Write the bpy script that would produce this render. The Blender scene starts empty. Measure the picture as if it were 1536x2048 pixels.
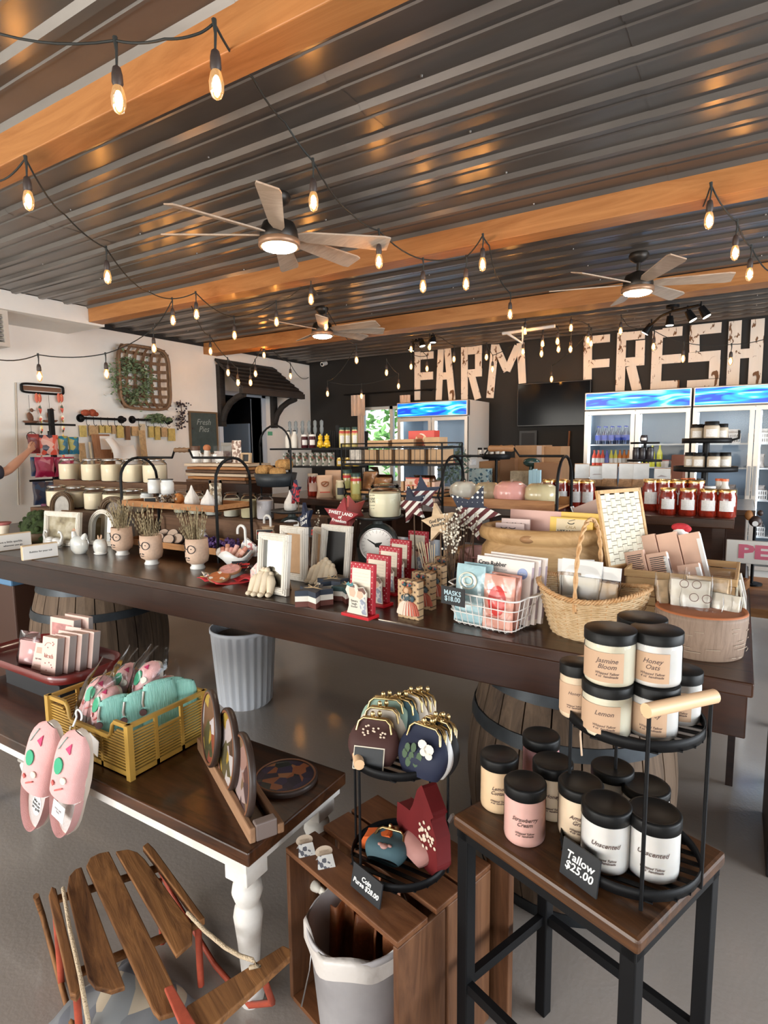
import bpy, math, random
from math import cos, sin, sqrt, copysign as csg, radians as rad
from mathutils import Vector as Vc, Matrix, Euler
S = bpy.context.scene
C = S.collection
PI = math.pi
rnd = random.Random(7)
# ---------------------------------------------------------------- camera
F_PX, YAW, PITCH, ROLL, EYE = 1165.3, -.54935, -.11413, -.010085, 1.6
_r = Vc((cos(YAW), -sin(YAW), 0))
FWD = Vc((sin(YAW) * cos(PITCH), cos(YAW) * cos(PITCH), sin(PITCH)))
_u = _r.cross(FWD)
RIGHT = cos(ROLL) * _r + sin(ROLL) * _u
UP = -sin(ROLL) * _r + cos(ROLL) * _u
cam = bpy.data.cameras.new('camera'); camo = bpy.data.objects.new('camera', cam); C.objects.link(camo)
cam.sensor_fit = 'HORIZONTAL'; cam.sensor_width = 36; cam.lens = 36 * F_PX / 1536
cam.clip_start = .03; cam.clip_end = 200
m3 = Matrix((RIGHT, UP, -FWD)).transposed()
camo.matrix_world = Matrix.Translation((0, 0, EYE)) @ m3.to_4x4()
S.camera = camo
# ---------------------------------------------------------------- view, world, daylight
S.view_settings.view_transform = 'Standard'; S.view_settings.look = 'None'
S.view_settings.gamma = 1; S.view_settings.use_curve_mapping = False
S.view_settings.exposure = .3
S.cycles.max_bounces = 8; S.cycles.diffuse_bounces = 3; S.cycles.glossy_bounces = 4
S.cycles.transmission_bounces = 6; S.cycles.transparent_max_bounces = 12
S.cycles.caustics_reflective = False; S.cycles.caustics_refractive = False
S.cycles.sample_clamp_indirect = 6
W = bpy.data.worlds.new('sky'); S.world = W; W.use_nodes = True
_bg = W.node_tree.nodes['Background']
_sk = W.node_tree.nodes.new('ShaderNodeTexSky'); _sk.sky_type = 'NISHITA'; _sk.sun_disc = False
_sk.sun_elevation = rad(50); _sk.sun_rotation = rad(200)
W.node_tree.links.new(_sk.outputs[0], _bg.inputs[0]); _bg.inputs[1].default_value = .35
def area(name, loc, rot, sx, sy, power, col):
  l = bpy.data.lights.new(name, 'AREA'); l.shape = 'RECTANGLE'; l.size = sx; l.size_y = sy
  l.energy = power; l.color = col
  o = bpy.data.objects.new(name, l); C.objects.link(o); o.location = loc; o.rotation_euler = rot
  return o
# daylight entering through the shop windows behind and to the right of the camera
area('daylight_rear_window', (-.6, -3.35, 1.55), (PI / 2, 0, 0), 6.0, 1.9, 150, (1.0, .95, .88))
area('daylight_side_window', (4.35, 2.6, 1.6), (PI / 2, 0, PI / 2), 5.6, 1.8, 350, (.88, .94, 1.0))
area('daylight_left_rear', (-4.6, -3.35, 1.7), (PI / 2, 0, 0), 1.8, 1.9, 170, (1.0, .96, .9))
sun = bpy.data.lights.new('sun', 'SUN'); sun.energy = 3.0; sun.angle = .02
suno = bpy.data.objects.new('sun', sun); C.objects.link(suno); suno.rotation_euler = (rad(38), rad(12), 0)
# ---------------------------------------------------------------- pixel to place
def ray(px, py): return ((px - 768) / F_PX) * RIGHT + ((1024 - py) / F_PX) * UP + FWD
CAM = Vc((0, 0, EYE))
def az(px, py, z): d = ray(px, py); return CAM + d * ((z - EYE) / d.z)
def ay(px, py, y): d = ray(px, py); return CAM + d * (y / d.y)
def ax(px, py, x): d = ray(px, py); return CAM + d * (x / d.x)
def mpp(p): return (Vc(p) - CAM).dot(FWD) / F_PX        # metres per pixel at a point
# ---------------------------------------------------------------- mesh building
class MB:
  def __init__(s): s.v = []; s.f = []; s.m = []; s.s = []; s.cur = 0; s.sm = False
  def add(s, vs, fs, sm=None, mat=None):
    b = len(s.v); s.v += [tuple(v) for v in vs]
    for f in fs: s.f.append([b + i for i in f]); s.m.append(s.cur if mat is None else mat); s.s.append(s.sm if sm is None else sm)
    return s
  def box(s, x0, x1, y0, y1, z0, z1, M=None, mat=None):
    vs = [Vc((x, y, z)) for x in (x0, x1) for y in (y0, y1) for z in (z0, z1)]
    if M is not None: vs = [M @ v for v in vs]
    return s.add(vs, [(0, 1, 3, 2), (4, 6, 7, 5), (0, 4, 5, 1), (2, 3, 7, 6), (0, 2, 6, 4), (1, 5, 7, 3)], False, mat)
  def cb(s, c, sz, M=None, mat=None):   # centred box, M a 3x3
    x, y, z = sz[0] / 2, sz[1] / 2, sz[2] / 2
    T = Matrix.Translation(c) @ (M.to_4x4() if M is not None else Matrix())
    return s.box(-x, x, -y, y, -z, z, T, mat)
  def tube(s, pts, r, n=6, caps=True, closed=False, mat=None, sm=True, flat=1.0):
    pts = [Vc(p) for p in pts]; k = len(pts); rr = r if isinstance(r, (list, tuple)) else [r] * k
    vs = []; up = None
    for i, p in enumerate(pts):
      a = pts[(i - 1) % k] if (i or closed) else pts[0]; b = pts[(i + 1) % k] if (i < k - 1 or closed) else pts[-1]
      t = (b - a).normalized() if (b - a).length > 1e-9 else Vc((0, 0, 1))
      if up is None:
        up = Vc((0, 0, 1)) if abs(t.z) < .9 else Vc((1, 0, 0))
      up = (up - t * up.dot(t)); up = up.normalized() if up.length > 1e-6 else t.orthogonal().normalized()
      w = t.cross(up)
      for j in range(n):
        a_ = 2 * PI * j / n; vs.append(p + (up * cos(a_) * flat + w * sin(a_)) * rr[i])
    fs = []
    for i in range(k if closed else k - 1):
      i2 = (i + 1) % k
      for j in range(n): j2 = (j + 1) % n; fs.append((i * n + j, i * n + j2, i2 * n + j2, i2 * n + j))
    s.add(vs, fs, sm, mat)
    if caps and not closed:
      s.add(vs[:n], [tuple(range(n))[::-1]], False, mat); s.add(vs[-n:], [tuple(range(n))], False, mat)
    return s
  def cyl(s, a, b, r0, r1=None, n=16, mat=None, caps=True, sm=True):
    return s.tube([a, b], [r0, r0 if r1 is None else r1], n, caps, False, mat, sm)
  def lathe(s, prof, n=24, c=(0, 0, 0), sx=1, sy=1, mat=None, M=None, sm=True, cap=True):
    vs = []; c = Vc(c)
    for r, z in prof:
      for j in range(n):
        a = 2 * PI * j / n; v = Vc((r * cos(a) * sx, r * sin(a) * sy, z))
        vs.append(c + (M @ v if M is not None else v))
    fs = [(i * n + j, i * n + (j + 1) % n, (i + 1) * n + (j + 1) % n, (i + 1) * n + j) for i in range(len(prof) - 1) for j in range(n)]
    s.add(vs, fs, sm, mat)
    if not cap: return s
    if prof[0][0] > 1e-6: s.add(vs[:n], [tuple(range(n))[::-1]], False, mat)
    if prof[-1][0] > 1e-6: s.add(vs[-n:], [tuple(range(n))], False, mat)
    return s
  def ball(s, c, r, nu=12, nv=8, M=None, mat=None):
    r = r if isinstance(r, (tuple, list)) else (r, r, r)
    prof = [(max(1e-7, sin(PI * i / nv)), -cos(PI * i / nv)) for i in range(nv + 1)]
    D = Matrix.Diagonal(r); D = (M @ D) if M is not None else D
    return s.lathe(prof, nu, c, M=D, mat=mat)
  def prism(s, poly, h0, h1, M=None, mat=None, c=(0, 0, 0), sm=False):   # poly in local xy, extruded z h0..h1
    n = len(poly); vs = [Vc((p[0], p[1], h0)) for p in poly] + [Vc((p[0], p[1], h1)) for p in poly]
    vs = [Vc(c) + (M @ v if M is not None else v) for v in vs]
    return s.add(vs, [tuple(range(n))[::-1], tuple(range(n, 2 * n))], False, mat).add(vs, [(i, (i + 1) % n, n + (i + 1) % n, n + i) for i in range(n)], sm, mat)
  def grid(s, fn, nu, nv, sm=True, mat=None):
    vs = [fn(i / nu, j / nv) for i in range(nu + 1) for j in range(nv + 1)]
    return s.add(vs, [(i * (nv + 1) + j, (i + 1) * (nv + 1) + j, (i + 1) * (nv + 1) + j + 1, i * (nv + 1) + j + 1) for i in range(nu) for j in range(nv)], sm, mat)
  def mesh(s, name):
    me = bpy.data.meshes.new(name); me.from_pydata(s.v, [], s.f)
    me.polygons.foreach_set('use_smooth', s.s); me.polygons.foreach_set('material_index', s.m); me.update()
    return me
UPX = Matrix(((1, 0, 0), (0, 0, -1), (0, 1, 0)))      # xy plane stood up: local y -> z, local z -> -y
def RZ(a): return Matrix.Rotation(a, 3, 'Z')
def RX(a): return Matrix.Rotation(a, 3, 'X')
def RY(a): return Matrix.Rotation(a, 3, 'Y')
def O(name, mb, mat, parent=None, loc=(0, 0, 0), rot=None, bevel=0, label=None):
  me = mb.mesh(name) if isinstance(mb, MB) else mb
  if not (me.materials and not isinstance(mb, MB)):
    for m in (mat if isinstance(mat, (list, tuple)) else [mat]): me.materials.append(m)
  o = bpy.data.objects.new(name, me); C.objects.link(o); o.location = loc
  if rot is not None: o.rotation_euler = rot
  if parent is not None: o.parent = parent
  if bevel:
    b = o.modifiers.new('bevel', 'BEVEL'); b.width = bevel; b.segments = 2; b.limit_method = 'ANGLE'
  if label: o['label'] = label
  return o
def tag(o, label, cat, group=None, kind=None):
  o['label'] = label; o['category'] = cat
  if group: o['group'] = group
  if kind: o['kind'] = kind
  return o
def T(name, label, cat, loc=(0, 0, 0), rz=0, group=None):
  o = bpy.data.objects.new(name, None); C.objects.link(o); o.location = loc; o.rotation_euler = (0, 0, rz); o.empty_display_size = .05
  return tag(o, label, cat, group)
def ST(name, mb, mat, bevel=0, loc=(0, 0, 0), parent=None):
  o = O(name, mb, mat, parent, loc, bevel=bevel)
  if parent is None: o['kind'] = 'structure'
  return o
def dup(root, loc, rz=None, label=None, sc=None, group=None):
  r = root.copy(); C.objects.link(r); r.location = loc
  if rz is not None: r.rotation_euler = (0, 0, rz)
  if sc: r.scale = (sc,) * 3 if not isinstance(sc, tuple) else sc
  if label: r['label'] = label
  if group: r['group'] = group
  for ch in list(root.children):
    c = ch.copy(); C.objects.link(c); c.parent = r
    for g in ch.children: d = g.copy(); C.objects.link(d); d.parent = c
  return r
def text(s, size, mat, parent, loc, rot=(PI / 2, 0, 0), ext=.0006, name='lettering', align='CENTER', bold=0, sx=1, shear=0):
  cu = bpy.data.curves.new('t', 'FONT'); cu.body = s; cu.size = size; cu.align_x = align; cu.align_y = 'CENTER'
  cu.extrude = ext; cu.offset = bold; cu.resolution_u = 2; cu.shear = shear; cu.space_line = .85
  to = bpy.data.objects.new('t', cu); C.objects.link(to)
  me = bpy.data.meshes.new_from_object(to); bpy.data.objects.remove(to)
  if sx != 1:
    for v in me.vertices: v.co.x *= sx
  me.materials.clear(); me.materials.append(mat)
  o = bpy.data.objects.new(name, me); C.objects.link(o); o.location = loc; o.rotation_euler = rot
  if parent is not None: o.parent = parent
  return o
# ---------------------------------------------------------------- materials
MC = {}
def M(name, col=(.8, .8, .8), rough=.5, metal=0, emit=0, alpha=1, spec=.5, coat=0, var=0, vscale=8, bump=0, bscale=60, trans=0, ior=1.45, stretch=(1, 1, 1), col2=None, sub=0):
  if name in MC: return MC[name]
  m = bpy.data.materials.new(name); m.use_nodes = True; nt = m.node_tree; p = nt.nodes['Principled BSDF']
  c = (*col, 1); p.inputs['Base Color'].default_value = c; p.inputs['Roughness'].default_value = rough
  p.inputs['Metallic'].default_value = metal; p.inputs['Specular IOR Level'].default_value = spec
  p.inputs['Coat Weight'].default_value = coat; p.inputs['Coat Roughness'].default_value = .12
  p.inputs['Transmission Weight'].default_value = trans; p.inputs['IOR'].default_value = ior; p.inputs['Alpha'].default_value = alpha
  if sub: p.inputs['Subsurface Weight'].default_value = sub; p.inputs['Subsurface Radius'].default_value = (.02, .01, .006)
  if emit: p.inputs['Emission Color'].default_value = c; p.inputs['Emission Strength'].default_value = emit
  if var or bump or col2:
    tc = nt.nodes.new('ShaderNodeTexCoord'); mp = nt.nodes.new('ShaderNodeMapping'); mp.inputs['Scale'].default_value = stretch
    nt.links.new(tc.outputs['Object'], mp.inputs[0])
    if var or col2:
      n = nt.nodes.new('ShaderNodeTexNoise'); n.inputs['Scale'].default_value = vscale; n.inputs['Detail'].default_value = 5; n.inputs['Roughness'].default_value = .6
      nt.links.new(mp.outputs[0], n.inputs['Vector'])
      r = nt.nodes.new('ShaderNodeValToRGB'); r.color_ramp.elements[0].position = .32; r.color_ramp.elements[1].position = .68
      b = col2 or tuple(min(1, x * (1 + var)) for x in col); a = col if col2 else tuple(x * (1 - var) for x in col)
      r.color_ramp.elements[0].color = (*a, 1); r.color_ramp.elements[1].color = (*b, 1)
      nt.links.new(n.outputs['Fac'], r.inputs[0]); nt.links.new(r.outputs[0], p.inputs['Base Color'])
    if bump:
      n2 = nt.nodes.new('ShaderNodeTexNoise'); n2.inputs['Scale'].default_value = bscale; n2.inputs['Detail'].default_value = 3
      nt.links.new(mp.outputs[0], n2.inputs['Vector'])
      bp = nt.nodes.new('ShaderNodeBump'); bp.inputs['Strength'].default_value = bump; bp.inputs['Distance'].default_value = .01
      nt.links.new(n2.outputs['Fac'], bp.inputs['Height']); nt.links.new(bp.outputs[0], p.inputs['Normal'])
  MC[name] = m; return m
def wood(name, a, b, axis='X', rough=.5, scale=9, coat=0, bump=.15, seams=None, seamaxis='Y', dark=None, dist=2.0):
  """wood grain drawn out along an axis of the object, optional plank seams every `seams` metres"""
  if name in MC: return MC[name]
  m = bpy.data.materials.new(name); m.use_nodes = True; nt = m.node_tree; N = nt.nodes.new; L = nt.links.new; p = nt.nodes['Principled BSDF']
  tc = N('ShaderNodeTexCoord'); mp = N('ShaderNodeMapping'); i = 'XYZ'.index(axis); sc = [1, 1, 1]; sc[i] = .1
  mp.inputs['Scale'].default_value = sc; L(tc.outputs['Object'], mp.inputs[0])
  n = N('ShaderNodeTexNoise'); n.inputs['Scale'].default_value = scale * 2.2; n.inputs['Detail'].default_value = 8; n.inputs['Roughness'].default_value = .65; n.inputs['Distortion'].default_value = dist
  L(mp.outputs[0], n.inputs['Vector'])
  n3 = N('ShaderNodeTexNoise'); n3.inputs['Scale'].default_value = 2.5; n3.inputs['Detail'].default_value = 3; L(mp.outputs[0], n3.inputs['Vector'])
  mx = N('ShaderNodeMath'); mx.operation = 'MULTIPLY_ADD'; L(n3.outputs['Fac'], mx.inputs[0]); mx.inputs[1].default_value = .7; L(n.outputs['Fac'], mx.inputs[2])
  r = N('ShaderNodeValToRGB'); e = r.color_ramp.elements; e[0].position = .6; e[1].position = 1.05; e[0].color = (*a, 1); e[1].color = (*b, 1)
  if dark: d = e.new(.68); d.color = (*dark, 1)
  L(mx.outputs[0], r.inputs[0]); out = r.outputs[0]
  if seams:
    sp = N('ShaderNodeSeparateXYZ'); L(tc.outputs['Object'], sp.inputs[0])
    md = N('ShaderNodeMath'); md.operation = 'PINGPONG'; md.inputs[1].default_value = seams / 2; L(sp.outputs['XYZ'.index(seamaxis)], md.inputs[0])
    lt = N('ShaderNodeMath'); lt.operation = 'LESS_THAN'; lt.inputs[1].default_value = .003; L(md.outputs[0], lt.inputs[0])
    mm = N('ShaderNodeMix'); mm.data_type = 'RGBA'; L(lt.outputs[0], mm.inputs['Factor']); L(out, mm.inputs[6]); mm.inputs[7].default_value = (*[x * .25 for x in a], 1); out = mm.outputs[2]
  L(out, p.inputs['Base Color']); p.inputs['Roughness'].default_value = rough; p.inputs['Coat Weight'].default_value = coat; p.inputs['Coat Roughness'].default_value = .15; p.inputs['Specular IOR Level'].default_value = .3
  if bump:
    bp = N('ShaderNodeBump'); bp.inputs['Strength'].default_value = bump; bp.inputs['Distance'].default_value = .006
    L(mx.outputs[0], bp.inputs['Height']); L(bp.outputs[0], p.inputs['Normal'])
  MC[name] = m; return m
def dots(name, base, dot, scale=60, size=.28, rough=.6):
  """regular dots: voronoi cells without jitter"""
  if name in MC: return MC[name]
  m = bpy.data.materials.new(name); m.use_nodes = True; nt = m.node_tree; N = nt.nodes.new; L = nt.links.new; p = nt.nodes['Principled BSDF']
  tc = N('ShaderNodeTexCoord'); mp = N('ShaderNodeMapping'); mp.inputs['Scale'].default_value = (1, .001, 1); mp.inputs['Rotation'].default_value = (0, rad(45), 0)
  L(tc.outputs['Object'], mp.inputs[0])
  v = N('ShaderNodeTexVoronoi'); v.inputs['Scale'].default_value = scale; v.inputs['Randomness'].default_value = 0; L(mp.outputs[0], v.inputs['Vector'])
  lt = N('ShaderNodeMath'); lt.operation = 'LESS_THAN'; lt.inputs[1].default_value = size; L(v.outputs['Distance'], lt.inputs[0])
  mm = N('ShaderNodeMix'); mm.data_type = 'RGBA'; L(lt.outputs[0], mm.inputs['Factor']); mm.inputs[6].default_value = (*base, 1); mm.inputs[7].default_value = (*dot, 1)
  L(mm.outputs[2], p.inputs['Base Color']); p.inputs['Roughness'].default_value = rough
  MC[name] = m; return m
def blotch(name, cols, scale=20, rough=.6, coat=0, vor=True):
  """printed picture or floral fabric: irregular patches of several colours"""
  if name in MC: return MC[name]
  m = bpy.data.materials.new(name); m.use_nodes = True; nt = m.node_tree; N = nt.nodes.new; L = nt.links.new; p = nt.nodes['Principled BSDF']
  tc = N('ShaderNodeTexCoord')
  if vor: v = N('ShaderNodeTexVoronoi'); v.inputs['Scale'].default_value = scale; L(tc.outputs['Object'], v.inputs['Vector']); sp = N('ShaderNodeSeparateColor'); L(v.outputs['Color'], sp.inputs[0]); fac = sp.outputs[0]
  else: v = N('ShaderNodeTexNoise'); v.inputs['Scale'].default_value = scale; v.inputs['Detail'].default_value = 4; L(tc.outputs['Object'], v.inputs['Vector']); fac = v.outputs['Fac']
  r = N('ShaderNodeValToRGB'); r.color_ramp.interpolation = 'CONSTANT' if vor else 'LINEAR'; e = r.color_ramp.elements
  lo, hi = (0, 1) if vor else (.3, .7)
  while len(e) < len(cols): e.new(.5)
  for k, c in enumerate(cols): e[k].position = lo + (hi - lo) * k / (len(cols) if vor else max(1, len(cols) - 1)); e[k].color = (*c, 1)
  L(fac, r.inputs[0]); L(r.outputs[0], p.inputs['Base Color']); p.inputs['Roughness'].default_value = rough; p.inputs['Coat Weight'].default_value = coat
  MC[name] = m; return m
def film(name, tint=(1, 1, 1), clear=.75, rough=.12, ior=1.5):
  """clear plastic or thin glass: mostly see-through, with a gloss"""
  if name in MC: return MC[name]
  m = bpy.data.materials.new(name); m.use_nodes = True; nt = m.node_tree; N = nt.nodes.new; L = nt.links.new
  for n in list(nt.nodes):
    if n.type != 'OUTPUT_MATERIAL': nt.nodes.remove(n)
  out = [n for n in nt.nodes if n.type == 'OUTPUT_MATERIAL'][0]
  t = N('ShaderNodeBsdfTransparent'); t.inputs[0].default_value = (*tint, 1); g = N('ShaderNodeBsdfGlossy'); g.inputs['Roughness'].default_value = rough
  fr = N('ShaderNodeFresnel'); fr.inputs[0].default_value = ior; ad = N('ShaderNodeMath'); ad.operation = 'ADD'; ad.use_clamp = True; ad.inputs[1].default_value = (1 - clear) * .5
  L(fr.outputs[0], ad.inputs[0]); mx = N('ShaderNodeMixShader'); L(ad.outputs[0], mx.inputs[0]); L(t.outputs[0], mx.inputs[1]); L(g.outputs[0], mx.inputs[2]); L(mx.outputs[0], out.inputs[0])
  if rough > .05:
    tc = N('ShaderNodeTexCoord'); n = N('ShaderNodeTexNoise'); n.inputs['Scale'].default_value = 25; L(tc.outputs['Object'], n.inputs['Vector'])
    bp = N('ShaderNodeBump'); bp.inputs['Strength'].default_value = .35; bp.inputs['Distance'].default_value = .006; L(n.outputs['Fac'], bp.inputs['Height']); L(bp.outputs[0], g.inputs['Normal'])
  MC[name] = m; return m
white_paint = M('wall_paint', (.82, .81, .77), .75, var=.04, vscale=2)
black_paint = M('black_wall_paint', (.012, .011, .010), .65, var=.15, vscale=3)
blackm = M('black_metal', (.005, .005, .0055), .5, 0, spec=.2)
blackwire = M('black_wire', (.01, .01, .01), .5)
chrome = M('brushed_steel', (.62, .61, .6), .28, 1)
brass = M('antique_brass', (.45, .31, .13), .32, 1, var=.3, vscale=60)
gold = M('gold_lid', (.75, .52, .22), .28, 1)
paper = M('white_paper', (.82, .80, .77), .6)
cream = M('cream_paper', (.80, .70, .56), .6)
kraft = M('kraft_card', (.50, .31, .17), .75, var=.12, vscale=12)
pinkkraft = M('pale_kraft_card', (.72, .46, .34), .65, var=.05)
inkk = M('black_ink', (.02, .02, .02), .6)
redink = M('red_chalk', (.75, .04, .03), .6)
whiteink = M('white_chalk', (.85, .84, .80), .6)
board = M('chalkboard', (.014, .015, .017), .55)
plastic_film = film('clear_film', (1, 1, 1), .98, .14, 1.32)
glass = film('clear_glass', (1, 1, 1), 1.0, .02, 1.22)
whitec = M('white_ceramic', (.74, .73, .70), .28, coat=.4, var=.05)
wax = M('cream_wax', (.90, .78, .56), .45, sub=.1)
blackcap = M('black_lid', (.008, .008, .008), .42, spec=.22)
darkwood = wood('dark_stained_plank', (.011, .004, .002), (.058, .021, .009), 'X', .3, 5, .3, .08, seams=.19, seamaxis='Y')
darkface = wood('dark_stained_face', (.009, .0032, .0015), (.036, .012, .005), 'X', .34, 5, .08, .08)
honey = wood('honey_beam', (.33, .125, .036), (.52, .235, .08), 'X', .5, 4, .05, .05)
tray_wood = wood('tray_wood', (.26, .10, .035), (.50, .24, .09), 'X', .5, 7)
# ================================================================ the room
XL, XR, YB, YF, H = -6.2, 4.5, 7.8, -3.5, 2.95
fm = M('polished_concrete', (.33, .285, .245), .26, var=.06, vscale=1.2, bump=.10, bscale=70, coat=.8)
ST('floor', MB().box(XL - .2, XR + .2, YF - .2, YB + .2, -.1, 0), fm)
# corrugated metal ceiling: ribs run along X, panels overlap every few metres
mb = MB(); prof = []; y = YF
while y < YB:
  prof += [(y, 0), (y + .052, 0), (y + .068, .022), (y + .1, .022), (y + .116, 0), (y + .155, 0), (y + .160, .006), (y + .172, .006), (y + .177, 0)]
  y += .232
vs = []
for x in (XL, XR): vs += [(x, min(yy, YB), H + .03 - zz) for yy, zz in prof]
n = len(prof); mb.add(vs, [(i, i + 1, n + i + 1, n + i) for i in range(n - 1)], False)
for x in (-4.6, -2.3, -.4, 1.6):
  mb.add([(x, min(yy, YB), H + .0285 - zz) for yy, zz in prof] + [(x + .9, min(yy, YB), H + .0285 - zz) for yy, zz in prof], [(i, i + 1, n + i + 1, n + i) for i in range(n - 1)], False)
mb.box(XL - .2, XR + .2, YF - .2, YB + .2, H + .05, H + .12)
for x in [XL + .5 + 1.15 * k for k in range(9)]:       # panel screws
  yy = YF + .03
  while yy < YB - .1: mb.cyl((x, yy, H + .031), (x, yy, H + .022), .007, .005, 6); yy += .464
ST('ceiling', mb, M('charcoal_ceiling_metal', (.18, .165, .15), .30, .55, var=.18, vscale=3, stretch=(.3, 1, 1)))
# walls
def wall_holes(plane, c, u0, u1, holes, t, sgn):
  """wall in plane 'x' or 'y' at c, thickness t away from room (sgn), with holes (u0,u1,z0,z1) sorted by u"""
  mb = MB()
  def bx(a, b, z0, z1):
    if b - a < 1e-4 or z1 - z0 < 1e-4: return
    if plane == 'x': mb.box(min(c, c + sgn * t), max(c, c + sgn * t), a, b, z0, z1)
    else: mb.box(a, b, min(c, c + sgn * t), max(c, c + sgn * t), z0, z1)
  u = u0
  for h in holes: bx(u, h[0], 0, H + .1); bx(h[0], h[1], 0, h[2]); bx(h[0], h[1], h[3], H + .1); u = h[1]
  bx(u, u1, 0, H + .1)
  return mb
ST('wall_left', wall_holes('x', XL, YF - .2, YB, [(5.83, 6.62, 0, 2.32)], .2, -1), white_paint)
WX0, WX1, WZ0, WZ1 = -5.22, -4.12, 1.0, 2.2
ST('wall_back', wall_holes('y', YB, XL - .2, XR + .2, [(WX0, WX1, WZ0, WZ1)], .2, 1), black_paint)
ST('wall_right', wall_holes('x', XR, YF - .2, YB, [(-.2, 5.4, .7, 2.5)], .2, 1), white_paint)
ST('wall_rear', wall_holes('y', YF, XL, XR, [(-5.5, -3.7, .7, 2.6), (-3.6, 2.4, .6, 2.6)], .2, -1), white_paint)
wf = M('window_frame_white', (.75, .77, .75), .4)
def window(name, plane, c, u0, u1, z0, z1, mull):
  mb = MB(); g = MB(); w = .045
  def bx(m, a, b, zz0, zz1, d=.03):
    if plane == 'y': m.box(a, b, c - d, c + d, zz0, zz1)
    else: m.box(c - d, c + d, a, b, zz0, zz1)
  bx(mb, u0, u1, z0, z0 + w); bx(mb, u0, u1, z1 - w, z1); bx(mb, u0, u0 + w, z0, z1); bx(mb, u1 - w, u1, z0, z1)
  for k in range(1, mull): u = u0 + (u1 - u0) * k / mull; bx(mb, u - w * .6, u + w * .6, z0, z1)
  o = ST(name, mb, wf); bx(g, u0 + .01, u1 - .01, z0 + .01, z1 - .01, .003); O('pane', g, glass, o); return o
window('window_1', 'y', YB + .1, WX0, WX1, WZ0, WZ1, 2)
window('window_2', 'x', XR + .1, -.2, 5.4, .7, 2.5, 4)
window('window_3', 'y', YF - .1, -3.6, 2.4, .6, 2.6, 4)
window('window_4', 'y', YF - .1, -5.5, -3.7, .7, 2.6, 2)
# dim back hallway behind the doorway in the left wall
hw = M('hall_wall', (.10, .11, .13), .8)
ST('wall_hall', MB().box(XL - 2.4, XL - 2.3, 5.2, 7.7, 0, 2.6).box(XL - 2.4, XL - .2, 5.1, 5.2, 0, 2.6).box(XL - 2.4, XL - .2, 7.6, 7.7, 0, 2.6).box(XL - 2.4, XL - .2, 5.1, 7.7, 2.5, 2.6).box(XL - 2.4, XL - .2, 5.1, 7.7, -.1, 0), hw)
ST('door_1', MB().box(XL - .215, XL + .02, 6.62, 6.70, 0, 2.36).box(XL - .215, XL + .02, 5.76, 5.83, 0, 2.36).box(XL - .215, XL + .02, 5.76, 6.70, 2.32, 2.38), M('door_trim_blue_white', (.50, .54, .60), .5))
ST('baseboard_left', MB().box(XL, XL + .015, YF, 5.76, 0, .1).box(XL, XL + .015, 6.7, YB, 0, .1), wf)
ST('baseboard_back', MB().box(XL + .015, XR, YB - .015, YB, 0, .1), black_paint)
ST('trim_1', MB().box(XL, XL + .012, YF, YB, H - .02, H + .05), M('dark_closure_strip', (.02, .02, .02), .8))
# ceiling beams
for nme, y0, y1, x0, lab in (('near', 1.44, 1.56, XL, 0), ('mid', 3.53, 3.68, -5.54, 0), ('far', 5.55, 5.78, XL, 0)):
  o = O('ceiling_beam', MB().box(x0, XR, y0, y1, 2.83, 2.975), honey, bevel=.004)
  tag(o, {'near': 'wide honey coloured wooden beam crossing the ceiling nearest the viewer', 'mid': 'honey wooden ceiling beam that ends at the white boxed soffit',
      'far': 'honey wooden ceiling beam farthest back, just in front of the black wall'}[nme], 'beam')
ST('trim_2', MB().box(XL, -5.545, YF, 3.70, 2.812, 2.975), white_paint)          # boxed soffit along the left wall
# air grille hanging under the soffit at the picture's left edge
t = T('air_vent', 'louvered metal air vent box under the white soffit at far left', 'vent', (-5.90, 2.55, 2.50))
O('housing', MB().box(-.28, .30, -.75, .26, 0, .035).box(-.28, .30, -.75, .26, .275, .312).box(-.28, -.24, -.75, .26, .035, .275).box(-.24, .3, .22, .26, .035, .275).box(-.24, .3, -.75, -.71, .035, .275), M('vent_beige', (.55, .50, .44), .5), t)
for k in range(6): O('slat', MB().box(.24, .29, -.71, .22, .05 + k * .038, .062 + k * .038), M('vent_slat', (.25, .24, .23), .5), t)
# ---------------------------------------------------------------- awning over the doorway
t = T('door_awning', 'black shingled wooden awning over the doorway on curved brackets', 'awning', (XL, 6.4, 2.3))
aw = wood('black_awning', (.010, .009, .008), (.035, .03, .027), 'Y', .6)
mb = MB()
top0 = Vc((.02, -.67, .50)); top1 = Vc((.02, .48, .50)); bo0 = Vc((.52, -.67, .08)); bo1 = Vc((.52, .58, .08))
for k in range(7):
  f0, f1 = k / 7, (k + 1) / 7
  A, B = top0.lerp(bo0, f0), top1.lerp(bo1, f0); Cc, D = top0.lerp(bo0, f1), top1.lerp(bo1, f1); up = Vc((.010, 0, .014))
  mb.add([A, B, D + up, Cc + up, A - Vc((.01, 0, .03)), B - Vc((.01, 0, .03)), D - Vc((.01, 0, .03)), Cc - Vc((.01, 0, .03))], [(0, 1, 2, 3), (7, 6, 5, 4), (0, 3, 7, 4), (1, 5, 6, 2), (3, 2, 6, 7), (0, 4, 5, 1)])
O('roof', mb, aw, t); O('front_rail', MB().box(.47, .54, -.69, .60, .0, .075), aw, t, bevel=.004)
for yy in (-.60, .46):
  pts = [(.03, yy, -.34)] + [(.03 + .42 * (1 - cos(a)) , yy, -.34 + .34 * sin(a)) for a in [PI / 2 * k / 8 for k in range(9)]]
  m_ = MB().box(0.0, .07, yy - .045, yy + .045, -.42, .42); m_.tube([(.05, yy, -.34), (.10, yy, -.22), (.20, yy, -.11), (.33, yy, -.04), (.47, yy, .0)], .045, 8)
  O('bracket', m_, aw, t)
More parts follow.
